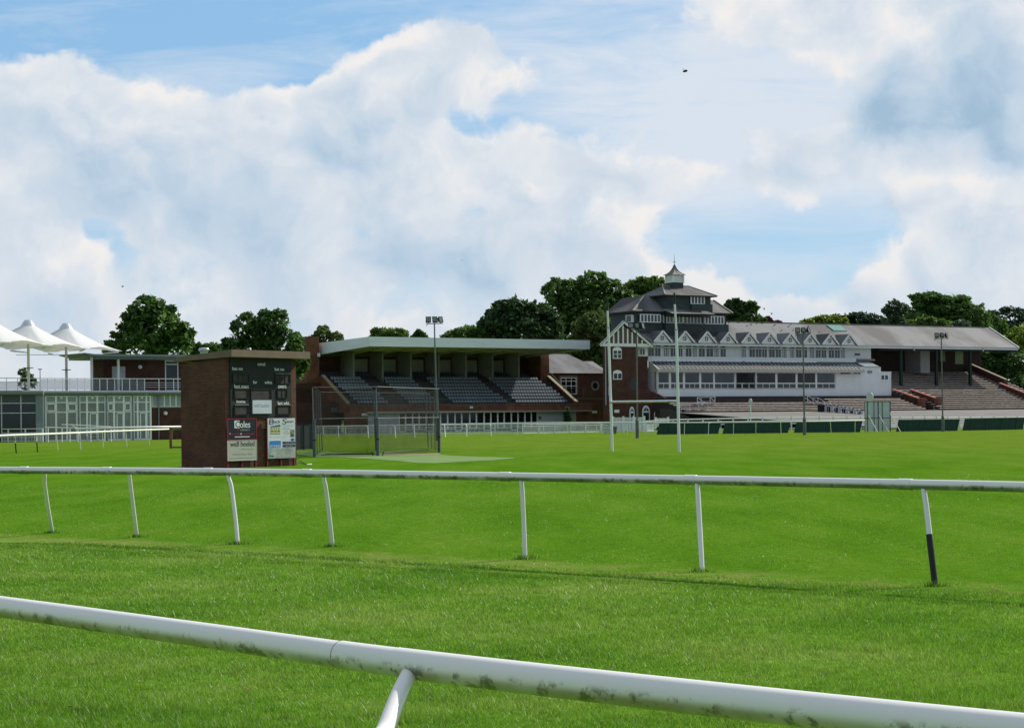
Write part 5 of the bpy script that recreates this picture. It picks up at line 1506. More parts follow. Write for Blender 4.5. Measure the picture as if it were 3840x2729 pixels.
    # flush ramp opening floor between the red walls
    # crush barriers on the open terrace
    def barrier(x0, x1, y0, y1, v):
        a, b = F.sx(x0, y0, v), F.sx(x1, y0, v); zt_, zb_ = F.zz((x0 + x1) / 2, y0, v), F.zz((x0 + x1) / 2, y1, v)
        m = MB(); m.beam((a, v, zt_), (b, v, zt_), .07); m.beam((a, v, (zt_ + zb_) / 2 + .1), (b, v, (zt_ + zb_) / 2 + .1), .05)
        for s in (a, b): m.beam((s, v, zt_), (s + .1, v - .35, zb_ - .25), .06)
        m.build('crush_barrier', mat('barrier_steel', (.33, .33, .34), rough=.5, metal=.2), T)
    barrier(3486, 3525, 1461, 1488, -3.6); barrier(3610, 3648, 1461, 1488, -3.6); barrier(3730, 3768, 1460, 1488, -3.6); barrier(3500, 3580, 1522, 1545, -9.4)
    # notched stairway lines
    # --- white handrails
    HR = mat('white_rail', (.62, .63, .64), rough=.5)
    def rails(segs, v, name='hand_rail', th=.07):
        m = MB()
        for x0, y0, x1, y1 in segs:
            a, b = F.px(x0, y0, v), F.px(x1, y1, v); m.beam((a[0], v, a[1]), (b[0], v, b[1]), th)
        m.build(name, HR, T)
    k = lambda *q: tuple((2230 + a / 4.663) if i % 2 == 0 else (1480 + a / 4.663) for i, a in enumerate(q))
    rails([k(1480, 138, 1975, 138), k(1480, 210, 1975, 212), k(1508, 138, 1508, 325), k(1663, 138, 1663, 325), k(1820, 138, 1820, 325), k(1978, 138, 1978, 320)], -10.2)
    rails([k(1795, 45, 2100, 40), k(1795, 45, 1795, 200), k(2103, 40, 2103, 195), k(1860, 60, 1860, 210), k(2018, 45, 2018, 205), k(1795, 45, 1920, 135), k(1795, 120, 1975, 212), k(2020, 45, 2100, 118), k(1888, 130, 1888, 262), k(1795, 120, 2100, 118), k(2060, 0, 2105, 40)], -7.5)
    j = lambda *q: tuple((2700 + a / 2.953) if i % 2 == 0 else (1100 + a / 2.953) for i, a in enumerate(q))
    rails([j(850, 1055, 970, 1130), j(970, 1130, 1105, 1215), j(940, 1155, 1105, 1262), j(1030, 1155, 1085, 1155), j(1085, 1155, 1155, 1195), j(970, 1130, 970, 1215), j(1030, 1155, 1030, 1250), j(1085, 1155, 1085, 1290), j(1155, 1195, 1155, 1240), j(852, 1055, 852, 1140)], -7.5)
    # dark bin
    return F, T
FM, TM = main_stand()
# ------------------------------------------------------------------ sloping apron (tarmac) in front of the terraces
def apron():
    F = FM
    m = MB()
    prof = [(-10.3, 2.42), (-15, 2.15), (-24, 1.5), (-34, .85), (-44, .3), (-52, -.1)]
    sa, sb = F.sx(2560, 1560, -12), 140
    for (v0, z0), (v1, z1) in zip(prof[:-1], prof[1:]):
        m.add([(sa + (-v0 - 10) * .2, v0, z0), (sb, v0, z0), (sb, v1, z1), (sa + (-v1 - 10) * .2, v1, z1)], [(0, 1, 2, 3)])
    m.add([(sa, v, z) for v, z in prof] , [tuple(range(len(prof)))])
    o = m.build('apron_path', mat('apron_tarmac', (.185, .175, .16), rough=.9, var=.14, vs=.25, det=6), None, F=F); tag(o, kind='structure')
    o = MB().prism([(sa, -10.25), (140, -10.25), (140, 40), (sa + 36, 40)], 'z', -.5, 2.3).build('raised_terrain', mat('dark_earth', (.05, .05, .04), rough=.95), None, F=F); tag(o, kind='structure')
    # ramp wedge beside the left steps
    s0, z0 = F.px(2500, 1540, -10.6); s1, z1 = F.px(2590, 1568, -12)
    m = MB().prism([(s0 - 1, -.2), (s1, -.2), (s1, z1), (s0 - 1, z0 + .3)], 'y', -12.5, -10.42)
    t = m.build('access_ramp', mat('ramp_dark', (.06, .055, .05), rough=.9), None, F=F); tag(t, 'dark sloping access ramp at the foot of the left terrace steps', 'ramp')
apron()
# betting pitch stands stepping along the terrace foot
def pitches():
    k = lambda x, y: (3040 + x / 8.788, 1460 + y / 8.788)
    posts = [((455, 480), (465, 765)), ((705, 490), (712, 800)), ((960, 530), (962, 850)), ((1205, 575), (1205, 880)), ((1460, 640), (1455, 905)), ((1720, 690), (1712, 925))]
    FR = mat('pitch_white', (.50, .53, .57), rough=.6, var=.1)
    v = -12.0; pv = -12.0
    names = ['first white betting frame, beside the dark bin at the stair foot', 'second white betting frame from the dark bin', 'middle white betting frame of the row at the terrace foot', 'fourth white betting frame from the dark bin', 'white betting frame closest to the sight screen']
    for i in range(5):
        (ax, ay), (abx, aby) = posts[i]; (bx, by), (bbx, bby) = posts[i + 1]
        va, vb = -12.2 - 1.3 * i, -12.2 - 1.3 * (i + 1)
        def L(x, y, vv): s, z = FM.px(*k(x, y), vv); return Vector((s, vv, z))
        A1, A0, B1, B0 = L(ax, ay + 60, va), L(abx, aby, va), L(bx, by + 60, vb), L(bbx, bby, vb)
        d = B1 - A1
        a_in, b_in = A1.lerp(B1, .03), A1.lerp(B1, .90)
        oo = FM.o + Vector((FM.c * A0.x - FM.s * A0.y, FM.s * A0.x + FM.c * A0.y, A0.z))
        T = thing('betting_frame', names[i], 'betting stand', group='white betting frames at the terrace foot'); T.location = oo; T.rotation_euler = (0, 0, FM.a)
        O = A0
        a0_, b0_ = A0 - O, A0.lerp(B0, .93) - O; a1_, b1_ = A1 - O, A1.lerp(B1, .93) - O
        MB().beam(a1_, b1_, .12, .22).build('top_beam', FR, T)
        for p, q in ((a0_, a1_), (b0_, b1_)): MB().beam(p, q + Vector((0, 0, .12)), .22).build('post', FR, T)
        m = MB()
        for t in (.42, .60, .80): m.beam(a0_.lerp(b0_, t) + Vector((0, .05, .15)), a1_.lerp(b1_, t) + Vector((0, .05, -.1)), .22, .08)
        MB().beam(a0_.lerp(b0_, .66) + Vector((0, .15, .2)), a1_.lerp(b1_, .66) + Vector((0, .15, -.1)), .72, .05).build('dark_board', MDARK, T)
        for t in (.52, .72): MB().beam(a0_.lerp(b0_, t) + Vector((0, .0, .15)), a1_.lerp(b1_, t) + Vector((0, .0, -.1)), .07).build('slat', FR, T)
        q = a1_.lerp(b1_, .86)
        MB().beam(q + Vector((-.6, 0, .15)), q + Vector((0, 0, .45)), .1).build('brace', FR, T)
        for z in (.25, .5, .75): MB().beam(a0_.lerp(a1_, z) + Vector((.15, 0, 0)), a0_.lerp(a1_, z) + (b0_ - a0_) * .2 + Vector((.0, 0, 0)), .06).build('rung', FR, T)
        MB().beam(a1_.lerp(b1_, .3) + Vector((0, 0, .2)), a1_.lerp(b1_, .85) + Vector((0, 0, .2)), .3, .12).build('dark_tray', MDARK, T)
    s, z = FM.px(*k(318, 755), -12.3); s1, z1 = FM.px(*k(452, 490), -12.3)
    oo = FM.o + Vector((FM.c * s + FM.s * 12.3, FM.s * s - FM.c * 12.3, z))
    T = thing('terrace_bin', 'dark navy bin at the left end of the white betting frames', 'bin'); T.location = oo; T.rotation_euler = (0, 0, FM.a)
    w_ = s1 - s; h = z1 - z
    MB().hexa([(.04, 0, 0), (w_ - .04, 0, 0), (w_ - .04, .6, 0), (.04, .6, 0)], [(0, -.05, h - .08), (w_, -.05, h - .08), (w_, .65, h - .08), (0, .65, h - .08)]).build('body', mat('navy_bin', (.012, .016, .03), rough=.5), T)
    MB().box(-.03, w_ + .03, -.09, .7, h - .075, h).build('lid', mat('navy_bin', (.012, .016, .03)), T)
pitches()
# ------------------------------------------------------------------ gabled brick building at the left end
def gabled():
    F = Frame(FM.o.x, FM.o.y, FM.a)
    v = -3.0
    a = F.px(2261, 1400, v)[0]
    o = F.o + Vector((F.c * a - F.s * v, F.s * a + F.c * v, 0)); F = Frame(o.x, o.y, FM.a)
    T = thing('gabled_brick_house', 'tall dark brick house with a half-timbered white gable at the left of the main grandstand', 'building', F)
    s1 = F.sx(2393, 1400); s2 = F.sx(2429, 1350, 1.6)
    ze = F.zz(2320, 1295)
    MB().prism([(0, 0), (s1, 0), (s1, 9), (6.2, 9)], 'z', 0, ze).build('wall', BR3, T)
    MB().box(s1 + .002, s2, 1.6, 9, 0, F.zz(2410, 1336, 1.6)).build('wall_return', BR3, T)
    # bay under the gable's right side
    zb0, zb1 = F.zz(2407, 1336, 1.6), F.zz(2407, 1292, 1.6)
    MB().box(s1, s2, 1.6, 5, zb0 + .01, zb1).build('bay', MWH, T)
    x = F.rect(2397, 2419, 1304, 1333, 1.6); window(F, T, 0, 0, 0, 0, 1.59, 2, 1, fr=.12, local=(x[0], x[1], x[2], x[3]))
    # gable
    ap = F.px(2339, 1206, -.2); lf = F.px(2251, 1292, -.2); rf = F.px(2447, 1288, -.2)
    zbse = F.zz(2330, 1290, -.2)
    infill = mat('brown_infill', (.125, .095, .075), rough=.85, var=.15, vs=2)
    gx0, gx1 = 0, F.sx(2437, 1280, -.05)
    zl = zbse
    MB().prism([(lf[0] + .9, zl), (rf[0] - .6, zl), (ap[0], ap[1] - .5)], 'y', -.04, .2).build('gable', infill, T)
    m = MB(); zbar = zl
    m.box(lf[0] + .5, rf[0] - .3, -.12, -.02, zbar - .35, zbar + .1)
    m.build('tie_beam', MWH, T)
    def topz(s):
        return ap[1] - .55 - (abs(s - ap[0]) / ((ap[0] - lf[0]) if s < ap[0] else (rf[0] - ap[0]))) * (ap[1] - zl - .1)
    for x in (2301.5, 2319, 2337, 2354, 2371, 2408 - 18, 2408):
        s = F.sx(x, 1260, -.1); MB().box(s - .12, s + .12, -.10, -.03, zbar + .1, max(topz(s), zbar + .3)).build('timber', MWH, T)
    for e in (lf, rf):
        MB().beam((e[0], -.25, zl - .25), (ap[0], -.25, ap[1]), .16, .40).build('barge_board', MWH, T)
    q = MB(); dn = Vector((0, 0, -.15))
    for e in (lf, rf):
        P = [(e[0], -.4, zl - .02), (ap[0], -.4, ap[1] + .28), (ap[0] + 6.2, 9, ap[1] + .28), (e[0] + 6.2, 9, zl - .02)]
        q.hexa([Vector(p) + dn for p in P], P)
    q.build('roof', SLATE, T)
    # windows
    def arched(x0, x1, y0, y1, nz, dark, vv=0):
        a, b, c, d = F.rect(x0, x1, y0, y1, vv); w_ = b - a; zsp = d - w_ * .28
        n = 10; pts = [(a, c), (b, c)] + [((a + b) / 2 + w_ / 2 * math.cos(math.pi * k / n), zsp + w_ * .28 * math.sin(math.pi * k / n)) for k in range(n + 1)]
        P = MB().prism(pts, 'y', vv - .10, vv + .02).build('window', MWH, T)
        g = MB(); t = .13
        rows = nz; hz = (zsp - c - t) / rows
        for r_ in range(rows):
            for s in (0, 1):
                g.box(a + t + s * (w_ / 2 - t * .3), a + w_ / 2 - t * .5 + s * (w_ / 2 - t * .3), vv - .12, vv - .105, c + t + r_ * hz, c + t + (r_ + 1) * hz - t * .7)
        g.build('pane', dark, P)
    arched(2297, 2330, 1301, 1345, 2, MGLS); arched(2298, 2331, 1387, 1423, 1, MGLD)
    # dark recess
    a, b, c, d = F.rect(2364, 2386, 1416, 1463, 0)
    MB().box(a, b, -.03, 0, c, d).build('dark_doorway', MGLD, T)
    # tall arched doorways low down
    def pointed(x0, x1, y0, y1):
        a, b, c, d = F.rect(x0, x1, y0, y1, 0); c = max(c, .3); w_ = b - a; zs_ = c + (d - c) * .62
        n = 8; arch = lambda e: [((a + b) / 2 + (w_ / 2 - e) * math.cos(math.pi * k / n), zs_ + (d - zs_ - e) * math.sin(math.pi * k / n)) for k in range(n + 1)]
        P = MB().prism([(a, c), (b, c)] + arch(0), 'y', -.08, .02).build('arched_door', MWH, T)
        MB().prism([(a + .18, c), (b - .18, c), (b - .18, zs_ - .15), (a + .18, zs_ - .15)], 'y', -.10, -.085).build('door_leaf', mat('bottle_green', (.012, .04, .028), rough=.5), P)
        q = MB(); e = .2
        for sg in (0, 1):
            q.prism([((a + b) / 2 + (.06 if sg else -.06), zs_ + .1), ((a + b) / 2 + (.06 if sg else -.06), d - e), ((a + b) / 2 + (w_ * .36 if sg else -w_ * .36), zs_ + .1)], 'y', -.10, -.085)
        q.build('fanlight', MGLD, P)
    pointed(2360, 2378, 1524, 1578); pointed(2408, 2436, 1520, 1580); pointed(2453, 2481, 1534, 1580)
    # drain pipes, alarm boxes, sign
    PG = mat('pipe_grey', (.36, .38, .42), rough=.5)
    for x in (2271,):
        s = F.sx(x, 1400, -.1); MB().tube([(s, -.1, 3.6), (s, -.1, ze - .2)], .09, 8).build('drain_pipe', PG, T)
    for x0, x1, y0, y1, m_ in ((2303, 2321, 1536, 1547, MWH), (2284, 2295, 1455, 1475, MDARK), (2280, 2284, 1450, 1482, PG)):
        a, b, c, d = F.rect(x0, x1, y0, y1, 0); MB().box(a, b, -.1, -.01, c, d).build('wall_box', m_, T)
    # ground-floor wing that slopes down along the terrace
    a0, z0 = F.px(2430, 1462, .8); a1, z1 = F.px(2501, 1499, -4.6); 
    PV = [(2432, 1462), (2459, 1478), (2501, 1500)]
    w0, w1 = F.sx(2420, 1500, -.02), F.sx(2513, 1545, -.02)
    zt0, zt1 = F.zz(2427, 1458), F.zz(2501, 1499)
    zl_ = F.zz(2513, 1503)
    MB().prism([(s1 + .004, 0), (w1, 0), (w1, zl_), (F.sx(2501, 1499), zt1), (F.sx(2427, 1458), zt0), (s1 + .004, zt0)], 'y', .02, 1.5).build('sloping_wing', BR3, T)
    MB().beam((F.sx(2452, 1472), .6, F.zz(2452, 1472) + .1), (F.sx(2501, 1499), .6, zt1 + .12), 1.4, .16).build('coping', mat('terracotta_coping', (.36, .13, .09)), T)
    MB().box(F.sx(2501, 1499), w1 + .1, -.05, 1.6, zl_, zl_ + .16).build('coping', mat('terracotta_coping', (.36, .13, .09)), T)
    a, b, c, d = F.rect(2427, 2463, 1392, 1470, 1.65)
    MB().box(s2 + .002, s2 + 1.2, 3.4, 4.4, 2, F.zz(2440, 1395, 3)).build('white_return', MWW, T)
gabled()
# ------------------------------------------------------------------ slate tower above the stand
def tower():
    F = Frame(FM.o.x, FM.o.y, FM.a)
    vf = 2.6
    T = thing('lantern_tower', 'dark slate-clad stepped tower with a louvred cupola above the grandstand roof', 'tower', F)
    zb_ = F.zz(2500, 1246, vf) - 2.5
    # tier one
    sA, sB = F.sx(2382, 1200, vf), F.sx(2723, 1200, vf)
    dA = 6.4
    z1b, z1t = zb_, F.zz(2500, 1163, vf)
    MB().box(sA, sB, vf, vf + dA, z1b, z1t).build('lower_tier', SLATE2, T)
    # strip of windows, slightly projecting box
    def strip(x0, x1, y0, y1, vv, n, proj=.35, left=False):
        a, b = F.sx(x0, (y0 + y1) / 2, vv - proj), F.sx(x1, (y0 + y1) / 2, vv - proj); c, d = F.zz((x0 + x1) / 2, y1, vv - proj), F.zz((x0 + x1) / 2, y0, vv - proj)
        P = MB().box(a, b, vv - proj, vv, c - .12, c).box(a, b, vv - proj, vv, d, d + .1).build('window_bay', MWH, T)
        for k in range(n + 1):
            s = a + (b - a) * k / n; MB().box(s - .085, s + .085, vv - proj, vv - proj + .12, c, d).build('mullion', MWH, P)
        MB().box(a + .05, b - .05, vv - proj + .05, vv - .01, c, d).build('pane', MGLS, P)
    K = lambda x: 2200 + x / 3.515
    Y = lambda y: 940 + y / 3.515
    strip(K(712), K(975), Y(845), Y(935), vf, 6, .5)
    strip(K(1015), K(1265), Y(855), Y(945), vf, 6, .12)
    strip(K(1280), K(1545), Y(855), Y(955), vf, 6, .12)
    strip(K(1560), K(1810), Y(870), Y(960), vf, 6, .4)
    # side window
    s = sA; zc, zd = F.zz(2382, 1208, vf), F.zz(2382, 1180, vf)
    MB().box(s - .4, s + .02, vf + .3, vf + 1.9, zc, zd).build('side_window', MWH, T)
    MB().box(s - .42, s - .401, vf + .5, vf + 1.7, zc + .1, zd - .1).build('pane', MGLD, T)
    # cladding apron under the windows with projecting plinth
    MB().box(F.sx(2486, 1225, vf), sB + .1, vf - .5, vf - .002, z1b, F.zz(2500, 1212, vf - .3)).build('cladding_band', SLATE2, T)
    MB().box(F.sx(2486, 1260, vf), F.sx(2486, 1260, vf) + .2, vf - .55, vf - .5, z1b, F.zz(2486, 1165, vf)).build('drain_pipe', MDARK, T)
    # tier one roof: hipped skirt up to tier two
    sC, sD = F.sx(2479, 1130, vf + .6), F.sx(2644, 1130, vf + .6)
    v2 = vf + .6; d2 = 4.5
    z2b, z2t = F.zz(2560, 1157, v2), F.zz(2560, 1103, v2)
    ev = .55
    zeave = F.zz(2450, 1167, vf - ev)
    hz = F.zz(2410, 1112, vf + 3.5)
    m = MB()
    A = [(sA - ev * 1.4, vf - ev, zeave), (sB + ev * 1.6, vf - ev, zeave), (sB + ev * 1.6, vf + dA + ev, zeave), (sA - ev * 1.4, vf + dA + ev, zeave)]
    cL = F.px(2410, 1111, vf + 3.0)
    B = [(cL[0], vf + 2.6, cL[1]), (sD + 3.2 , vf + 2.6, cL[1] - .3), (sD + 3.2, vf + dA - .2, cL[1] - .3), (cL[0] - 1.2, vf + dA + .2, cL[1] - .1)]
    m.hexa(A, B); m.build('skirt_roof', SLATE, T)
    MB().box(sA - ev * 1.3, sB + ev * 1.5, vf - ev + .05, vf + dA + ev - .05, zeave - .16, zeave - .01).build('eaves', mat('dark_eaves', (.05, .045, .04)), T)
    m = MB()
    for p, q in ((A[0], B[0]), (A[1], B[1])): m.beam(Vector(p) + Vector((0, 0, .05)), Vector(q) + Vector((0, 0, .05)), .22, .14)
    m.build('hip_tiles', mat('hip_tile', (.36, .34, .27), rough=.8, var=.3, vs=3), T)
    # tier two
    MB().box(sC, sD, v2 - 1.4, v2 + d2, z2b - 1.3, z2t).build('upper_tier', SLATE2, T)
    vq = v2 - 1.4
    # small projecting roof between the tiers
    a0, a1 = F.sx(2489, 1160, vq - .4), F.sx(2667, 1175, vq - .4)
    za, zb2 = F.zz(2560, 1160, vq), F.zz(2560, 1175, vq - 1.6)
    MB().hexa([(a0 + .6, vq - 1.7, zb2 - .1), (a1 - .2, vq - 1.7, zb2 - .1), (a1 - 1.4, vq, za - .1), (a0, vq, za - .1)], [(a0 + .6, vq - 1.7, zb2), (a1 - .2, vq - 1.7, zb2), (a1 - 1.4, vq, za), (a0, vq, za)]).build('pent_roof', SLATE, T)
    strip(K(1378), K(1552), Y(596), Y(695), vq, 4, .25)
    a, b, c, d = F.rect(K(1063), K(1135), Y(652), Y(730), vq); MB().box(a, b, vq - .05, vq, c, d).build('shutter', mat('slate_shutter', (.035, .042, .05)), T)
    MB().box(F.sx(K(1370), 1145, vq), sD + .12, vq - .3, vq - .003, z2b - .8, F.zz(2600, 1140, vq)).build('cladding_band', SLATE2, T)
    # top hipped roof
    e2 = .7; zt2 = F.zz(2550, 1106, vq - e2); vm = (vq + v2 + d2) / 2
    rl, rr_ = F.px(2480, 1072, vm), F.px(2583, 1074, vm)
    l0 = F.sx(2490, 1104, vq - e2) - 2.4
    A = [(sC - .75, vq - e2, zt2), (sD + .8, vq - e2, zt2), (sD + .8, v2 + d2 + e2, zt2), (sC - .75, v2 + d2 + e2, zt2)]
    r0, r1 = (rl[0] + .2, vm, rl[1]), (rr_[0], vm, rr_[1])
    MB().add(A + [r0, r1], [(0, 1, 5, 4), (1, 2, 5), (2, 3, 4, 5), (3, 0, 4), (3, 2, 1, 0)]).build('top_roof', SLATE, T)
    MB().box(sC - .7, sD + .75, vq - e2 + .06, v2 + d2 + e2 - .06, zt2 - .14, zt2 - .02).build('eaves', mat('dark_eaves', (.05, .045, .04)), T)
    m = MB()
    for p, q in ((A[0], r0), (A[1], r1), (r0, r1)): m.beam(Vector(p) + Vector((0, 0, .05)), Vector(q) + Vector((0, 0, .05)), .16, .12)
    m.build('hip_tiles', mat('hip_tile', (.36, .34, .27)), T)
    # cupola
    c, _ = F.px(2529.5, 1040, vm); hw = .95
    zc0, zc1, zc2, zc3 = F.zz(2529, 1080, vm), F.zz(2529, 1061, vm), F.zz(2529, 1032, vm), F.zz(2529, 996, vm)
    MB().box(c - hw, c + hw, vm - hw, vm + hw, zc0 - 1, zc1).build('cupola_base', SLATE2, T)
    L_ = MB().box(c - hw - .12, c + hw + .12, vm - hw - .12, vm + hw + .12, zc1, zc1 + .10).box(c - hw + .08, c + hw - .08, vm - hw + .08, vm + hw - .08, zc1 + .1, zc2).build('louvre_box', MWH, T)
    nl = 6
    for k in range(nl):
        z = zc1 + .16 + (zc2 - zc1 - .2) * k / nl
        MB().box(c - hw, c + hw, vm - hw, vm + hw, z, z + .07).build('louvre', MWH, L_)
    for sx_ in (-1, 1):
        for sy_ in (-1, 1): MB().box(c + sx_ * hw - .1, c + sx_ * hw + .1, vm + sy_ * hw - .1, vm + sy_ * hw + .1, zc1 + .1, zc2).build('corner_post', MWH, L_)
    m = MB(); H = zc3 - zc2; pr = [(1.22, 0), (1.12, .04), (.72, .22), (.46, .42), (.30, .62), (.17, .82), (.10, 1.0)]
    for (r0_, h0), (r1_, h1) in zip(pr[:-1], pr[1:]):
        b4 = [(c + x * r0_, vm + y * r0_, zc2 + H * h0) for x, y in ((-1, -1), (1, -1), (1, 1), (-1, 1))]
        t4 = [(c + x * r1_, vm + y * r1_, zc2 + H * h1) for x, y in ((-1, -1), (1, -1), (1, 1), (-1, 1))]
        m.add(b4 + t4, [(0, 1, 5, 4), (1, 2, 6, 5), (2, 3, 7, 6), (3, 0, 4, 7)])
    m.add([(c + x * 1.22, vm + y * 1.22, zc2) for x, y in ((-1, -1), (1, -1), (1, 1), (-1, 1))], [(0, 1, 2, 3)])
    m.build('bell_roof', mat('lead_bell', (.20, .185, .165), rough=.6, var=.25, vs=2), T)
    m = MB()
    for x, y in ((-1, -1), (1, -1), (1, 1), (-1, 1), (0, -1), (-1, 0)):
        for (r0_, h0), (r1_, h1) in zip(pr[:-1], pr[1:]): m.beam((c + x * r0_, vm + y * r0_, zc2 + H * h0), (c + x * r1_, vm + y * r1_, zc2 + H * h1), .07)
    m.build('roll_joints', mat('lead_roll', (.15, .14, .12), rough=.6), T)
    zf_ = F.zz(2529, 953, vm)
    MB().tube([(c, vm, zc3 - .1), (c, vm, zc3 + .25), (c, vm, zf_)], [.07, .045, .012], 8).build('finial', MDARK, T, True)
    z = zc3 + .55
    MB().beam((c - .35, vm, z), (c + .35, vm, z), .04).beam((c, vm - .35, z), (c, vm + .35, z), .04).build('weather_vane', MDARK, T)
    MB().tube([(c, vm, zc3 - .05), (c, vm, zc3 + .1)], .14, 10).build('finial_ball', MDARK, T, True)
tower()
# ------------------------------------------------------------------ glazed pavilion on the left
def pavilion():
    p0 = W(165, 1650, 195); F = Frame(p0.x, p0.y, R(33))
    T = thing('glazed_pavilion', 'modern pavilion with white framed glass front, roof deck and brick upper room', 'building', F)
    PB = mat('bluegrey_metal', (.20, .235, .27), rough=.45, var=.08, vs=.6, spec=.5)
    PGR = mat('grey_panel', (.32, .36, .40), rough=.5, var=.08, vs=.8)
    GC = glass('curtained_glass', (.22, .24, .235), rough=.12, spec=.8)
    GD = glass('tinted_glass', (.018, .024, .028), rough=.06, spec=.5)
    K = lambda x: x / 2.319
    Y = lambda y: 1050 + y / 2.319
    s1 = F.sx(566, 1550); z0 = -.02
    zd = F.zz(300, 1464)                       # deck level / gutter top
    zg = zd - .28
    s2 = F.sx(850, 1550)
    MB().box(0, s1, .3, 9, 0, zg).build('room_back', mat('inner_grey', (.22, .23, .22), rough=.9), T)
    MB().box(s1, s2, .1, 9, 0, zg - 1.6).build('brick_wall', BR3, T)
    MB().box(s1, s2, .16, 9, zg - 1.59, zg).build('clerestory_wall', PGR, T)
    # roof deck with rounded front gutter
    pr = [(.5, zd - .5), (-.3, zd - .5), (-.55, zd - .38), (-.62, zd - .2), (-.55, zd - .06), (-.3, zd), (9, zd), (9, zd - .3), (.5, zd - .3)]
    MB().prism(pr, 'x', -.3, s2).build('deck', PB, T, True)
    # bays
    rows = [F.zz(300, Y(980)), F.zz(300, Y(1064)), F.zz(300, Y(1148)), .12]
    def zrow(i): return rows[i]
    bays = [(395, 485, 580, 668), (690, 755, 845, 915), (930, 990, 1075, 1140), (1160, 1195, 1272, 1308)]
    opens = {(0, 0), (0, 2), (2, 0), (2, 2)}
    for bi, b in enumerate(bays):
        ss = [F.sx(K(x), 1550) for x in b]
        zt = zd - .55
        P = MB()
        for i, s in enumerate(ss): P.box(s - .10, s + .10, -.08, .04, 0, zt)
        for z in (rows[1], rows[2]): P.box(ss[0], ss[-1], -.07, .035, z - .05, z + .05)
        P.box(ss[0], ss[-1], -.07, .035, zt - .09, zt); P.box(ss[0], ss[-1], -.07, .035, .0, .14)
        BF = mat('bright_frame', (.93, .94, .94), rough=.4, var=.02); W_ = P.build('window_wall', BF, T)
        for i in range(3):
            a, c = ss[i] + .06, ss[i + 1] - .06
            MB().box(a, c, -.02, .0, rows[1] + .05, zt - .09).build('spandrel_panel', PGR, W_)
            MB().box(a, c, -.02, .0, rows[2] + .05, rows[1] - .05).build('pane', GC, W_)
            MB().box(a, c, -.02, .0, .14, rows[2] - .05).build('pane', GC, W_)
            if (bi, i) in opens:
                z_a, z_b = rows[2] + .1, rows[1] - .08
                q = MB(); t = .12
                q.box(a, c, -.13, -.06, z_b - t, z_b).box(a, c, -.13, -.06, z_a, z_a + t).box(a, a + t, -.13, -.06, z_a, z_b).box(c - t, c, -.13, -.06, z_a, z_b)
                q.build('opening_light', BF, W_)
            if bi and i == 1:
                q = MB(); m_ = a + (c - a) * .22; t = .10
                q.box(m_, m_ + t, -.10, -.03, .1, rows[2] - .1).box(c - t, c, -.10, -.03, .1, rows[2] - .1).box(m_, c, -.10, -.03, rows[2] - .2, rows[2] - .1)
                q.build('door_frame', BF, W_)
    for x in (374, 680, 922, 1150):
        s = F.sx(K(x), 1550); MB().tube([(s, -.18, 0), (s, -.18, zd - .5), (s, -.45, zd - .42)], .09 if x > 400 else .16, 8).build('drain_pipe', PB, T, True)
    for x in (530, 800, 1033, 1230):
        s, z = F.px(K(x), Y(1022)); MB().tube([(s, -.03, z - .0), (s, -.2, z)], [.18, .13], 16).build('wall_lamp', MPW, T, True)
    for x, y in ((1438, 1157),):
        s, z = F.px(K(x), Y(y), .1); MB().tube([(s, .1, z), (s, -.12, z)], [.22, .18], 16).build('wall_lamp', MPW, T, True)
    for x in (822, 1250):
        s, z = F.px(K(x), Y(990)); MB().box(s - .05, s + .3, -.45, -.05, z - .08, z + .08).build('security_camera', MPW, T)
    # clerestory of the brick wing
    ze = [F.sx(x, 1490, .16) for x in (570, 593, 615, 637, 659, 682, 705)]
    for a, b in zip(ze[:-1], ze[1:]): window(F, T, 0, 0, 0, 0, .14, 1, 1, fr=.07, local=(a, b, zg - 1.5, zg - .1), gm=PGR)
    s = F.sx(594, 1560, .1); MB().tube([(s, .0, 0), (s, .0, zg)], .08, 8).build('drain_pipe', PB, T, True)
    # dark-glazed end block, set forward
    E = Frame(*(F.o + Vector((0, -1.4, 0))).to_2d(), R(8))
    MBk = thing('glazed_pavilion_end', 'dark-glazed end block of the pavilion at the left edge of view', 'building', E)
    x0 = E.sx(-230, 1550)
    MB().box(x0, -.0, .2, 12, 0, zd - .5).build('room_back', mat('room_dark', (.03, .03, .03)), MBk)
    q = MB().prism([(.3, zd - .5), (-.3, zd - .5), (-.5, zd - .35), (-.5, zd - .12), (-.3, zd + .02), (12, zd + .02), (12, zd - .2), (.3, zd - .2)], 'x', x0 - .2, .35)
    q.build('deck', PB, MBk, True)
    zz = [E.zz(80, Y(980)), E.zz(80, Y(1070)), E.zz(80, Y(1155)), .5]
    xs = [E.sx(x, 1550) for x in (-222, -149, -75, 6, 79, 152)]
    q = MB()
    for s in xs: q.box(s - .05, s + .05, -.05, .19, 0, zd - .5)
    for z in zz: q.box(x0, -.0, -.04, .18, z - .04, z + .04)
    WW = q.build('window_wall', mat('grey_white_frame', (.62, .66, .70), rough=.5), MBk)
    MB().box(x0, -.1, .02, .05, zz[1], zd - .52).build('spandrel_panel', mat('dark_panel', (.055, .068, .078), rough=.25, spec=.5), WW)
    MB().box(x0, -.1, .02, .05, .1, zz[1] - .001).build('pane', GD, WW)
    MB().box(-.45, .3, -.15, .3, 0, zd - .45).build('corner_column', PB, MBk)
    # roof balustrade
    B = thing('glass_balustrade', 'glass panel balustrade with white top rail round the pavilion roof deck', 'balustrade', F)
    GP = glass('clear_panel', (.20, .24, .24), rough=.1, alpha=.30)
    vB = .9; hB = 1.28
    xsB = [F.sx(x, 1430, vB) for x in range(150, 548, 28)]
    MB().beam((xsB[0], vB, zd + hB), (F.sx(850, 1410, vB), vB, zd + hB), .09, .08).build('top_rail', MWH, B)
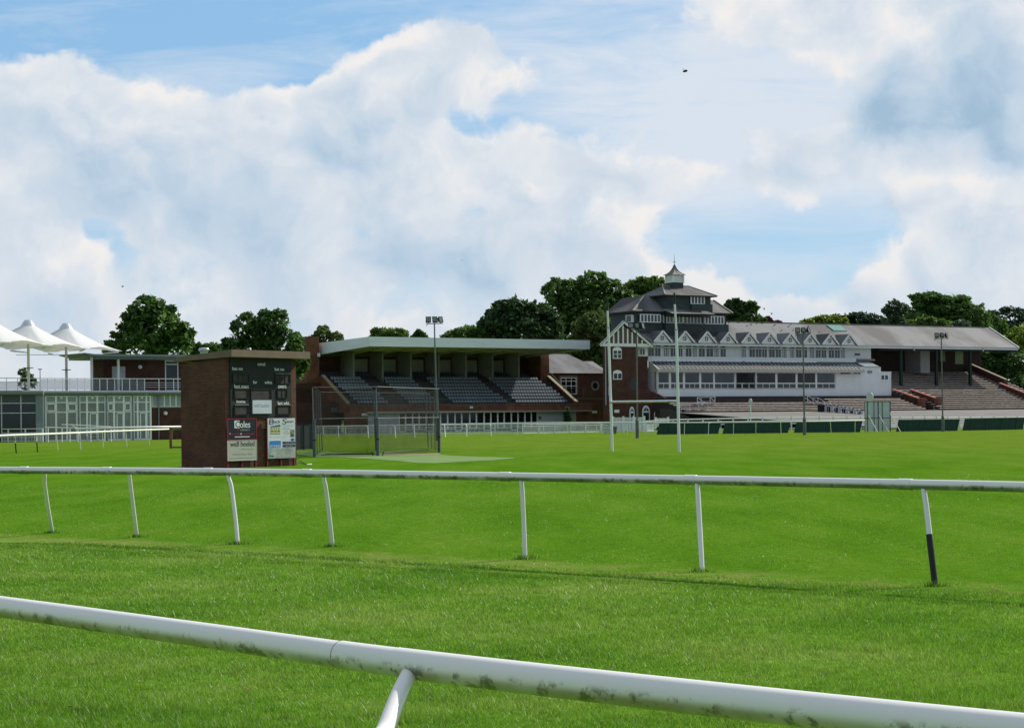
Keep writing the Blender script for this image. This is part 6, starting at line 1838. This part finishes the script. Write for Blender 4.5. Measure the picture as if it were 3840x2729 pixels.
    for s in xsB: MB().box(s - .035, s + .035, vB - .03, vB + .03, zd, zd + hB).build('post', MWH, B)
    for a, b in zip(xsB[:-1], xsB[1:]): MB().box(a + .06, b - .06, vB - .01, vB + .01, zd + .1, zd + hB - .1).build('glass_panel', GP, B)
    for x in (596, 651, 706): s = F.sx(x, 1430, vB); MB().box(s - .035, s + .035, vB - .03, vB + .03, zd, zd + hB).build('post', MWH, B)
    m = MB()
    for z in (.35, .6, .85): m.beam((xsB[-1], vB, zd + z), (F.sx(850, 1430, vB), vB, zd + z), .035)
    m.build('wire', MWH, B)
    a = xsB[0]; y0_ = -15
    L0 = Vector((a, vB, 0)); L1 = F.loc((F.o.x - 11, F.o.y + .3, 0)); L1.z = 0
    MB().beam((L0.x, L0.y, zd + hB), (L1.x, L1.y, zd + hB + .25), .08).beam((L0.x, L0.y, zd + .9), (L1.x, L1.y, zd + 1.0), .05).build('top_rail', MWH, B)
    for k in range(9):
        p, q_ = L0.lerp(L1, k / 9), L0.lerp(L1, (k + 1) / 9)
        MB().box(q_.x - .03, q_.x + .03, q_.y - .03, q_.y + .03, zd, zd + hB + .1).build('post', MWH, B)
        MB().beam(p + Vector((0, 0, zd + .55)), q_ + Vector((0, 0, zd + .55)), .02, .9).build('glass_panel', GP, B)
    # brick upper room with thin roof
    vU = 6.0
    sU = F.sx(388, 1400, vU); 
    zt = F.zz(500, 1334, vU)
    MB().box(sU, s2, vU, 10, zd, zt).build('upper_wall', BR3, T)
    rl, rr = F.sx(322, 1340, vU - 3.2), s2 + .5
    ztop = F.zz(600, 1330, vU - 3)
    MB().prism([(vU - 3.4, ztop - .22), (vU - 3.4, ztop), (11, ztop + .1), (11, ztop - .45)], 'x', rl + 1, rr).build('roof', PB, T)
    MB().prism([(rl + 1.002, ztop - .21), (rl + 1.002, ztop - .01), (rl - .2, ztop + .12), (rl - .2, ztop + .06)], 'y', vU - 3.39, 10.8).build('roof_tip', PB, T)
    MB().box(rl + 1.5, rr - .2, vU - 2.6, vU + .3, ztop - .5, ztop - .215).build('soffit', PB, T)
    for x in (344, 444):
        s = F.sx(x, 1400, vU - 2.0); MB().tube([(s, vU - 2, zd), (s, vU - 2, ztop - .3)], .15, 12).build('column', MWH, T, True)
    a, b, c, d = F.rect(420, 469, 1374, 1420, vU); MB().box(a, b, vU - .06, vU, c, d).build('white_board', mat('pale_lilac', (.50, .50, .53), rough=.6), T)
    a, b, c, d = F.rect(618, 668, 1351, 1455, vU); window(F, T, 0, 0, 0, 0, vU - .02, 1, 1, fr=.12, local=(a, b, zd + .02, d), gm=GD, frac=[.87], name='glazed_door')
    s, z = F.px(K(1218), Y(755), vU); MB().tube([(s, vU, z), (s, vU - .15, z)], [.24, .2], 16).build('wall_lamp', MPW, T, True)
    # extractor cowl on the roof
    s, z = F.px(765, 1325, 8); R_ = thing('roof_cowl', 'shiny metal extractor cowl on the pavilion roof above the score hut', 'vent')
    R_.location = F.o + Vector((F.c * s - F.s * 8, F.s * s + F.c * 8, z)); CW = mat('cowl_metal', (.50, .54, .58), rough=.3, metal=.6, spec=.5)
    MB().tube([(0, 0, -.3), (0, 0, .15), (0, 0, .35), (0, 0, .5)], [.35, .45, .62, .64], 8).build('funnel', CW, R_)
    MB().tube([(0, 0, .505), (0, 0, .62), (0, 0, .66)], [.60, .50, .2], 8).build('lid', CW, R_)
    return F, zd
FP, ZD = pavilion()
# ------------------------------------------------------------------ tensile canopy
def canopy():
    MC = mat('white_membrane', (.80, .80, .79), rough=.6, var=.02, vs=.4)
    nt = MC.node_tree; b = nt.nodes['Principled BSDF']; o = nt.nodes['Material Output']
    tl = nt.nodes.new('ShaderNodeBsdfTranslucent'); tl.inputs[0].default_value = (.75, .72, .66, 1); mx = nt.nodes.new('ShaderNodeMixShader'); mx.inputs[0].default_value = .22
    nt.links.new(b.outputs[0], mx.inputs[1]); nt.links.new(tl.outputs[0], mx.inputs[2]); nt.links.new(mx.outputs[0], o.inputs[0])
    c1 = W(105, 1200, 195); c2 = W(247, 1212, 204)
    d = c2 - c1; d.z = 0
    c0 = c1 - d; c0.z = c1.z + .05
    e = d.normalized(); n = Vector((e.y, -e.x, 0)); hl = d.length / 2
    T = thing('tensile_canopy', 'white tensile membrane canopy of pointed cones over the pavilion roof deck', 'canopy'); T.location = (c1.x, c1.y, ZD)
    off = Vector((c1.x, c1.y, ZD))
    CAPM = mat('cap_metal', (.62, .66, .70), rough=.25, metal=.5)
    ps = mat('mast_white', (.86, .83, .78), rough=.6, var=.05)
    for c in (c0, c1, c2):
        zp = c.z - ZD; ctr = Vector((c.x, c.y, ZD)) - off
        N, M_ = 72, 16
        zcap = zp - .62; ze = W(300, 1306, 204).z - ZD
        m = MB()
        for j in range(M_ + 1):
            t = j / M_
            for i in range(N):
                th = 2 * math.pi * i / N
                ca, sa = math.cos(th), math.sin(th)
                mxx = max(abs(ca), abs(sa))
                Rr = hl / mxx * (1 - .045 * (math.cos(4 * th) + 1) / 2 * (1 if abs(sa) > abs(ca) else .0))
                if abs(sa) > abs(ca): Rr *= .94
                r = .74 + (Rr - .74) * t
                zedge = ze + .10 * math.cos(4 * th) - (.10 if Rr > hl * 1.2 else 0)
                f = (1 - t) ** 1.8 * .35 + .65 * (1 - t) ** 1.15
                m.v.append(tuple(ctr + e * (ca * r) + n * (sa * r) + Vector((0, 0, zedge + (zcap - zedge) * f))))
        for j in range(M_):
            for i in range(N): m.f.append((j * N + i, j * N + (i + 1) % N, (j + 1) * N + (i + 1) % N, (j + 1) * N + i)); m.mi.append(0)
        m.build('membrane', MC, T, True)
        MB().tube([ctr + Vector((0, 0, zcap - .05)), ctr + Vector((0, 0, zcap + .2)), ctr + Vector((0, 0, zp - .08)), ctr + Vector((0, 0, zp))], [.80, .66, .40, .32], 24).build('cone_cap', CAPM, T, True)
        MB().tube([ctr, ctr + Vector((0, 0, zcap))], .145, 12).build('mast', ps, T, True)
        MB().tube([ctr + Vector((0, 0, 2.35)), ctr + Vector((0, 0, 2.42))], .5, 14).build('mast_ring', MPOLE, T)
        for a in (45, 135, 225, 315):
            r = hl / math.cos(R(45)) * .97; p = ctr + e * (math.cos(R(a)) * r) + n * (math.sin(R(a)) * r * .94) + Vector((0, 0, ze - .32))
            q = ctr.lerp(p, .72); q.z = ze - .5
            MB().tube([q, p], [.05, .09], 8).build('corner_strut', MWH, T, True)
    MB().tube([(W(60, 1330, 199) - off), (W(330, 1330, 201) - off)], .03, 6).build('tie_cable', MPOLE, T)
canopy()
# small lamp mast and picnic tables in front of the pavilion
def picnic(px, py, lab):
    p = G(px, py); T = thing('picnic_table', lab, 'table', group='white picnic tables'); T.location = p; T.rotation_euler = (0, 0, R(20))
    MB().box(-.8, .8, -.35, .35, .70, .75).build('table_top', MW, T)
    for y in (-.65, .65): MB().box(-.8, .8, y - .12, y + .12, .42, .46).build('bench', MW, T)
    for x in (-.55, .55):
        MB().beam((x, -.75, 0), (x, -.2, .7), .06).beam((x, .75, 0), (x, .2, .7), .06).beam((x, -.75, .4), (x, .75, .4), .05).build('leg_frame', MW, T)
picnic(262, 1653, 'white picnic table by the pavilion glass, nearer its left end'); picnic(348, 1652, 'white picnic table by the pavilion glass, further from its left end')
def ramp_rail():
    a = W(235, 1592, 188); T = thing('ramp_handrail', 'low white ramp handrail in front of the pavilion windows', 'handrail'); T.location = (a.x, a.y, 0); o = Vector(T.location)
    P = [W(231, 1592, 188), W(264, 1592, 188), W(290, 1606, 188), W(168, 1602, 188), W(285, 1604, 188), W(418, 1600, 188)]
    m = MB().tube([P[0] - o, P[1] - o, P[2] - o], .04, 8).tube([P[3] - o, P[4] - o], .05, 8).tube([P[1] - o, P[5] - o], .05, 8); m.build('top_rail', MW, T, True)
    for x in (180, 232, 262, 292, 340, 392, 416):
        t = W(x, 1602, 188); MB().box(t.x - o.x - .04, t.x - o.x + .04, -.04, .04, 0, t.z).build('post', MW, T)
ramp_rail()
# ------------------------------------------------------------------ trees
BARK = mat('bark', (.07, .055, .04), rough=.9, var=.3, vs=6)
GREENS = {
 'dark': (.058, .120, .027), 'mid': (.080, .162, .030), 'olive': (.10, .15, .036), 'lime': (.19, .27, .035), 'light': (.11, .19, .034),
 'blue': (.090, .145, .075), 'pine': (.028, .060, .026), 'copper': (.080, .028, .030), 'black': (.042, .088, .024)}
TN_ = [0]
def tree(name, label, x0, x1, yt, yb, Z, kind, n, size, lobes=None, dens=1.0, zfoot=0.0, trunks=None, cat='tree', core=1.3):
    """crown box in photo pixels at distance Z; lobes in box units (u, v, ru, rv)"""
    TN_[0] += 1; rng = np.random.default_rng(100 + TN_[0]); rd = random.Random(TN_[0])
    a, b = W(x0, yb, Z), W(x1, yt, Z)
    w_, h = b.x - a.x, b.z - a.z
    base = Vector(((a.x + b.x) / 2, Z, zfoot))
    T = thing(name, label, cat, group='trees behind the racecourse buildings'); T.location = base
    if lobes is None:
        lobes = [(.5, .72, .30, .28), (.28, .52, .27, .30), (.72, .52, .27, .30), (.5, .40, .34, .34), (.16, .30, .17, .26), (.84, .30, .17, .26)]
    C = []; Rr = []
    for (u, v, ru, rv) in lobes:
        cx = a.x + u * w_ - base.x; cz = a.z + v * h - zfoot
        C.append((cx, rd.uniform(-.12, .12) * w_, cz)); Rr.append((ru * w_, max(ru, .22) * w_ * .8, rv * h))
        # secondary bumps
        for k in range(10):
            t = rd.uniform(-.6, 3.7); q = rd.uniform(.60, .98)
            C.append((cx + math.cos(t) * ru * w_ * q, rd.uniform(-.5, .5) * ru * w_, cz + math.sin(t) * rv * h * q)); s = rd.uniform(.16, .36)
            Rr.append((ru * w_ * s, ru * w_ * s, rv * h * s * .85))
    V = leaves(C, Rr, int(n * dens), size, rng, wm=[core if k % 11 == 0 else 1.3 for k in range(len(C))])
    keep = V.reshape(-1, 4, 3)[:, :, 2].min(axis=1) > .2
    V = V.reshape(-1, 4, 3)[keep].reshape(-1, 3)
    raw_mesh('crown', V, np.arange(len(V)).reshape(-1, 4), leaf_mat('leaf_' + kind, GREENS[kind]), T)
    # trunk and limbs reaching each lobe
    m = MB(); hb = max(a.z - zfoot + .25 * h, 2.0); r0 = max(.18, w_ * .028)
    m.tube([(0, 0, 0), (rd.uniform(-.2, .2), 0, hb * .5), (rd.uniform(-.4, .4), 0, hb)], [r0 * 1.3, r0, r0 * .8], 9)
    for (c, r_) in list(zip(C, Rr))[::11]:
        p = Vector(c); st = Vector((0, 0, hb * rd.uniform(.6, .95)))
        md = st.lerp(p, .5) + Vector((0, 0, .08 * h))
        m.tube([st, md, p + Vector((0, 0, r_[2] * .4))], [r0 * .55, r0 * .34, r0 * .12], 6)
    m.build('trunk', BARK, T, True)
    return T
tree('lime_tree', 'large broad dark tree rising behind the pavilion roof, left of the score hut', 390, 725, 1113, 1345, 262, 'mid', 7600, .42,
     [(.50, .80, .19, .20), (.62, .70, .18, .22), (.38, .60, .18, .22), (.72, .52, .20, .24), (.30, .38, .18, .24), (.55, .42, .26, .30), (.85, .32, .16, .24), (.14, .16, .14, .16), (.40, .15, .3, .2), (.72, .18, .28, .24)], core=.5)
tree('bush_tree', 'low rounded trees just left of the score hut roof, beside the metal cowl', 690, 850, 1275, 1345, 285, 'mid', 2600, .36, [(.12, .5, .14, .45), (.35, .35, .2, .4), (.7, .45, .25, .42), (.9, .3, .2, .4)])
tree('sycamore_tree', 'twin-domed dark tree directly behind the score hut roof', 832, 1145, 1158, 1420, 252, 'dark', 9500, .36,
     [(.30, .74, .18, .20), (.62, .80, .19, .20), (.50, .60, .22, .24), (.16, .46, .16, .14), (.36, .42, .24, .24), (.72, .48, .22, .24), (.88, .50, .10, .16), (.5, .15, .4, .25), (.88, .22, .14, .26)], core=.7)
tree('ash_tree', 'thin airy tree behind the brick pier at the left end of the seated stand', 1130, 1292, 1222, 1420, 305, 'olive', 3400, .30,
     [(.50, .84, .18, .15), (.80, .76, .17, .13), (.30, .68, .17, .12), (.12, .50, .12, .12), (.45, .55, .2, .18), (.15, .25, .16, .2)])
tree('rounded_tree', 'pale green treetop showing above the left part of the seated stand roof', 1386, 1528, 1224, 1290, 345, 'light', 3000, .36, [(.3, .55, .27, .38), (.65, .52, .3, .40), (.9, .3, .12, .3)])
tree('small_tree', 'small dark treetop above the seated stand roof, just left of the nearest floodlight mast', 1538, 1606, 1236, 1290, 350, 'mid', 1300, .36, [(.5, .55, .3, .4), (.8, .35, .2, .25), (.2, .3, .2, .3)])
tree('hawthorn_tree', 'low domed tree above the seated stand roof, right of the nearest floodlight mast', 1655, 1905, 1214, 1300, 335, 'mid', 5000, .38, [(.15, .35, .16, .32), (.4, .5, .25, .40), (.68, .55, .27, .40), (.9, .3, .14, .34)])
tree('horse_chestnut_tree', 'very dark round tree behind the right half of the seated stand roof', 1792, 2095, 1110, 1330, 332, 'black', 16000, .44, [(.42, .68, .26, .28), (.68, .62, .25, .28), (.22, .48, .2, .26), (.50, .35, .4, .34), (.85, .4, .2, .34)])
tree('beech_tree', 'large layered tree between the seated stand and the slate tower, tallest of the group', 2030, 2400, 1026, 1460, 348, 'mid', 23000, .46,
     [(.14, .86, .13, .09), (.30, .84, .15, .10), (.52, .92, .18, .09), (.68, .86, .18, .10), (.42, .74, .26, .14), (.78, .74, .2, .12), (.22, .66, .2, .14), (.6, .6, .3, .18), (.9, .62, .16, .14), (.3, .4, .3, .2), (.65, .35, .35, .22), (.5, .12, .45, .14)])
tree('oak_tree', 'round green treetop just left of the louvred cupola', 2335, 2505, 1036, 1250, 362, 'light', 6500, .44, [(.35, .80, .28, .18), (.65, .82, .30, .17), (.5, .6, .46, .25), (.5, .25, .45, .25)])
tree('holly_tree', 'dense olive tree filling the space above the slate annexe roof', 2130, 2345, 1170, 1470, 318, 'olive', 12500, .40, [(.5, .78, .36, .2), (.75, .6, .25, .26), (.25, .55, .26, .24), (.5, .35, .45, .28), (.5, .1, .4, .14)])
tree('sycamore_tree', 'dark twin treetop right of the slate tower, above the ridge', 2702, 2868, 1114, 1250, 352, 'dark', 6000, .40, [(.28, .72, .22, .24), (.62, .66, .22, .22), (.15, .45, .16, .2), (.5, .4, .38, .3), (.88, .22, .16, .22)])
tree('copper_beech_tree', 'small purple-leaved tree above the ridge beside the dark twin treetop', 2842, 2945, 1185, 1240, 356, 'copper', 1500, .34, [(.28, .6, .25, .35), (.65, .35, .28, .3)])
tree('acacia_tree', 'bright yellow-green treetop above the ridge by the green skylight', 2992, 3175, 1180, 1250, 350, 'lime', 3600, .38, [(.25, .45, .22, .35), (.55, .6, .26, .38), (.82, .5, .2, .38)])
tree('pine_tree', 'dark blue-green domed conifer above the ridge right of the skylight', 3105, 3316, 1167, 1260, 372, 'pine', 6500, .34, [(.15, .6, .14, .3), (.55, .62, .30, .36), (.8, .45, .2, .4), (.35, .45, .25, .4)])
tree('birch_tree', 'open branched pale tree at the left shoulder of the great domed tree', 3298, 3415, 1116, 1260, 340, 'blue', 3300, .30, [(.45, .80, .22, .14), (.25, .66, .17, .12), (.72, .72, .2, .14), (.5, .5, .22, .16), (.65, .25, .3, .25), (.2, .35, .12, .12)])
tree('cedar_tree', 'great dark green domed tree above the open end of the grandstand', 3375, 3705, 1094, 1290, 362, 'mid', 20000, .42, [(.30, .90, .17, .10), (.52, .66, .30, .26), (.28, .58, .24, .24), (.76, .48, .24, .30), (.5, .35, .45, .34), (.9, .22, .12, .26)])
tree('acacia_tree', 'light green low treetop in front of the great domed tree', 3362, 3575, 1184, 1270, 342, 'light', 4800, .36, [(.2, .42, .2, .34), (.5, .55, .25, .38), (.8, .45, .2, .36)])
tree('willow_tree', 'grey-green rounded treetop just above the ridge, right of the light green one', 3555, 3650, 1195, 1270, 345, 'blue', 2200, .34, [(.5, .5, .38, .42), (.8, .3, .2, .3)])
tree('lime_tree', 'mid green tree rising behind the right verge of the grandstand roof', 3630, 3785, 1178, 1440, 405, 'mid', 7000, .46, [(.3, .78, .26, .16), (.65, .8, .28, .16), (.5, .5, .45, .3), (.5, .2, .4, .2)])
tree('yew_tree', 'blackish conifer group on the skyline at the far right', 3640, 3990, 1148, 1330, 440, 'pine', 9000, .42, [(.16, .5, .14, .3), (.40, .72, .2, .26), (.62, .5, .2, .3), (.85, .6, .2, .36), (.5, .3, .5, .3)])
tree('acacia_tree', 'yellow-green tree at the right edge of view beyond the roof verge', 3755, 3990, 1208, 1500, 410, 'lime', 8500, .46, [(.35, .82, .26, .15), (.7, .8, .28, .17), (.2, .6, .2, .18), (.6, .5, .4, .26), (.5, .2, .42, .2)])
tree('holly_tree', 'dark shady tree beside the sloping end wall of the open terrace', 3655, 3850, 1300, 1530, 380, 'dark', 8500, .42, [(.3, .75, .28, .22), (.7, .72, .3, .22), (.5, .4, .46, .34), (.5, .12, .45, .16)])
tree('birch_tree', 'thin wispy tree seen through the glass balustrade at far left', 62, 138, 1376, 1475, 262, 'olive', 700, .22, [(.3, .8, .22, .16), (.6, .6, .26, .18), (.8, .4, .2, .2), (.4, .35, .3, .25)])
tree('hedge_tree', 'low hedgerow tree on the skyline at the left edge of view', -120, 75, 1452, 1520, 330, 'blue', 1800, .34, [(.2, .45, .2, .4), (.5, .4, .25, .36), (.8, .35, .2, .34)])
tree('hedge_tree', 'dark tree mass in the gap between the score hut and the seated stand', 1040, 1215, 1420, 1600, 300, 'dark', 4200, .34, [(.3, .7, .3, .3), (.7, .65, .3, .3), (.5, .3, .5, .35)])
# far shelter belt that closes the horizon behind everything
def belt():
    rng = np.random.default_rng(3); C = []; Rr = []
    for i in range(90):
        x = -260 + i * 6.2; y = 470 + 14 * math.sin(i * 1.3) + abs(x) * .1; r = 4.5 + 1.5 * rng.random()
        C.append((x, y, r * .75)); Rr.append((r * 1.25, r, r * .8))
    V = leaves(C, Rr, 16000, .75, rng)
    tag(raw_mesh('shelter_belt', V, np.arange(len(V)).reshape(-1, 4), leaf_mat('leaf_far', (.04, .075, .025))), 'distant low belt of trees beyond the buildings', 'woodland', kind='stuff')
belt()
# ------------------------------------------------------------------ birds
def bird(px, py, Z, span, yaw, label, up=.25, grp='birds in the sky', body=.30, world=None):
    p = world or W(px, py, Z)
    m = MB()
    L = span * body * 1.6; r = span * .07
    m.tube([(-L * .5, 0, 0), (-L * .35, 0, .0), (-L * .05, 0, -.01 * span), (L * .25, 0, 0), (L * .40, 0, .02 * span), (L * .5, 0, .02 * span)], [r * .15, r * .6, r, r * .8, r * .55, r * .1], 8)
    for s in (-1, 1):
        q = [(L * .18, s * r * .5, r * .3), (L * .10, s * span * .28, span * up * .55), (-L * .05, s * span * .5, span * up), (-L * .16, s * span * .27, span * up * .5), (-L * .14, s * r * .5, r * .2)]
        t = [(a, b, c + .012 * span) for a, b, c in q]; k = len(q)
        m.add(q + t, [tuple(range(k)), tuple(range(2 * k - 1, k - 1, -1))] + [(i, (i + 1) % k, k + (i + 1) % k, k + i) for i in range(k)])
    m.add([(-L * .38, -r * .5, 0), (-L * .38, r * .5, 0), (-L * .68, r * 1.3, 0), (-L * .68, -r * 1.3, 0), (-L * .38, -r * .5, .01 * span), (-L * .38, r * .5, .01 * span), (-L * .68, r * 1.3, .01 * span), (-L * .68, -r * 1.3, .01 * span)],
          [(0, 1, 2, 3), (7, 6, 5, 4), (0, 4, 5, 1), (1, 5, 6, 2), (2, 6, 7, 3), (3, 7, 4, 0)])
    o = m.build('bird', mat('dark_plumage', (.03, .03, .035), rough=.7), None, True)
    o.location = p; o.rotation_euler = (0, R(-8), R(yaw)); tag(o, label, 'bird', grp)
bird(460, 1075, 150, .45, 30, 'tiny dark bird high above the large tree on the left')
bird(2866, 1160, 300, .7, 10, 'upper of two birds flying above the purple-leaved tree', .5)
bird(2894, 1178, 300, .7, -30, 'lower of two birds flying above the purple-leaved tree', .5)
bird(1733, 977, 200, .35, 60, 'speck of a bird in the cloud above the seated stand')
def fly():
    # near flying insect, wings raised
    p = W(2570, 268, 9.0); s = .0125
    m = MB().tube([(-s, 0, -.15 * s), (-.7 * s, 0, 0), (-.1 * s, 0, .05 * s), (.6 * s, 0, .15 * s), (.95 * s, 0, .1 * s)], [.1 * s, .36 * s, .48 * s, .42 * s, .12 * s], 12)
    o = m.build('flying_insect', mat('dark_chitin', (.015, .016, .03), rough=.4), None, True); o.location = p; o.rotation_euler = (0, R(-8), 0)
    tag(o, 'dark flying insect caught in mid air against the clouds', 'insect')
    wm = glass('insect_wing', (.35, .33, .32), rough=.3, alpha=.35)
    w2 = MB()
    for y, a in ((-.1, -1.5), (.1, -.9)):
        q = [(.1 * s, y * s, .35 * s), (a * .45 * s, y * 2 * s, 1.0 * s), (a * s, y * 3 * s, 1.15 * s), (a * .8 * s, y * 2 * s, .75 * s)]
        w2.add(q, [(0, 1, 2, 3)])
    w2.build('wings', wm, o)
fly()
# pigeons on the slates
def pigeons():
    F = FM; sl = None
    ze_ = F.zz(2447, 1283); zr_ = F.zz(2717, 1207, 6.6); sl = (zr_ - ze_) / 6.6
    pts = [(2735, 1211), (2770, 1210), (2802, 1224), (2818, 1219), (2840, 1214), (2905, 1222), (2930, 1243), (2957, 1227), (2976, 1240), (3031, 1227), (3013, 1212), (2967, 1217), (2860, 1213), (3072, 1247)]
    where = ['nearest the slate tower on the ridge', 'second from the tower along the ridge', 'lowest of the pair near the tower', 'beside a lower pigeon near the tower', 'below the ridge left of the mast lamps', 'mid-roof between tower and mast lamps', 'perched by a dormer top left of the mast', 'on the slates left of the mast lamps', 'just above a dormer left of the mast', 'right of the mast lamps on the slates', 'on the ridge above the mast lamps', 'near the ridge left of the mast', 'third along the ridge from the tower', 'by the dormer below the green skylight']
    for (x, y), wh in zip(pts, where):
        # intersect with roof slope
        lo, hi = 0.0, 6.6
        for _ in range(24):
            v = (lo + hi) / 2; s, z = F.px(x, y, v)
            if z > ze_ + sl * v: lo = v
            else: hi = v
        v = (lo + hi) / 2; s, z = F.px(x, y, v)
        m = MB().tube([(-.20, 0, .10), (-.12, 0, .12), (.0, 0, .14), (.10, 0, .19), (.14, 0, .26), (.18, 0, .27), (.22, 0, .26)], [.02, .06, .085, .075, .045, .04, .008], 8)
        m.tube([(0, .03, 0), (0, .03, .1)], .008, 4).tube([(0, -.03, 0), (0, -.03, .1)], .008, 4)
        o = m.build('pigeon', mat('dark_plumage', (.03, .03, .035)), None, True)
        o.location = F.o + Vector((F.c * s - F.s * v, F.s * s + F.c * v, ze_ + sl * v + .01)); o.rotation_euler = (0, 0, x * 1.7)
        o.scale = (.85, .85, .85)
        tag(o, 'dark pigeon on the grandstand slates, ' + wh, 'pigeon', 'pigeons on the grandstand roof')
pigeons()
# distant lamp mast beyond the balustrade
def far_lamp():
    p = W(151, 1470, 250); t = W(151, 1386, 250); T = thing('distant_lamp_post', 'thin distant lamp post seen beyond the glass balustrade', 'lamp post'); T.location = (p.x, p.y, 0)
    MB().tube([(0, 0, 0), (0, 0, t.z)], .05, 6).build('pole', MPOLE, T)
    MB().box(-.25, .25, -.1, .1, t.z, t.z + .12).build('lamp_head', MPOLE, T)
far_lamp()
# fallen leaves on the track
def fallen():
    rd = random.Random(9)
    lf = mat('dry_leaf', (.24, .10, .045), rough=.8, var=.3)
    for k, (x, y) in enumerate(((1035, 2212), (1455, 2247), (880, 2520), (925, 2584), (285, 2660), (262, 2650), (1610, 2245), (820, 2270), (1395, 2395), (1745, 2560), (2545, 2190), (3740, 2215))):
        p = G(x, y, .035); m = MB(); s = rd.uniform(.018, .032)
        m.add([(-s, 0, 0), (-s * .3, -s * .6, .006), (s, -.1 * s, .012), (-s * .1, s * .6, .008), (-s * .2, 0, .014)], [(0, 1, 4), (1, 2, 4), (2, 3, 4), (3, 0, 4)])
        o = m.build('fallen_leaf', lf); o.location = p; o.rotation_euler = (rd.uniform(-.4, .4), rd.uniform(-.4, .4), rd.uniform(0, 6))
        tag(o, 'small dry brown leaf lying on the racing track grass', 'leaf', 'dry leaves on the track grass')
fallen()
print('objects', len(bpy.data.objects))
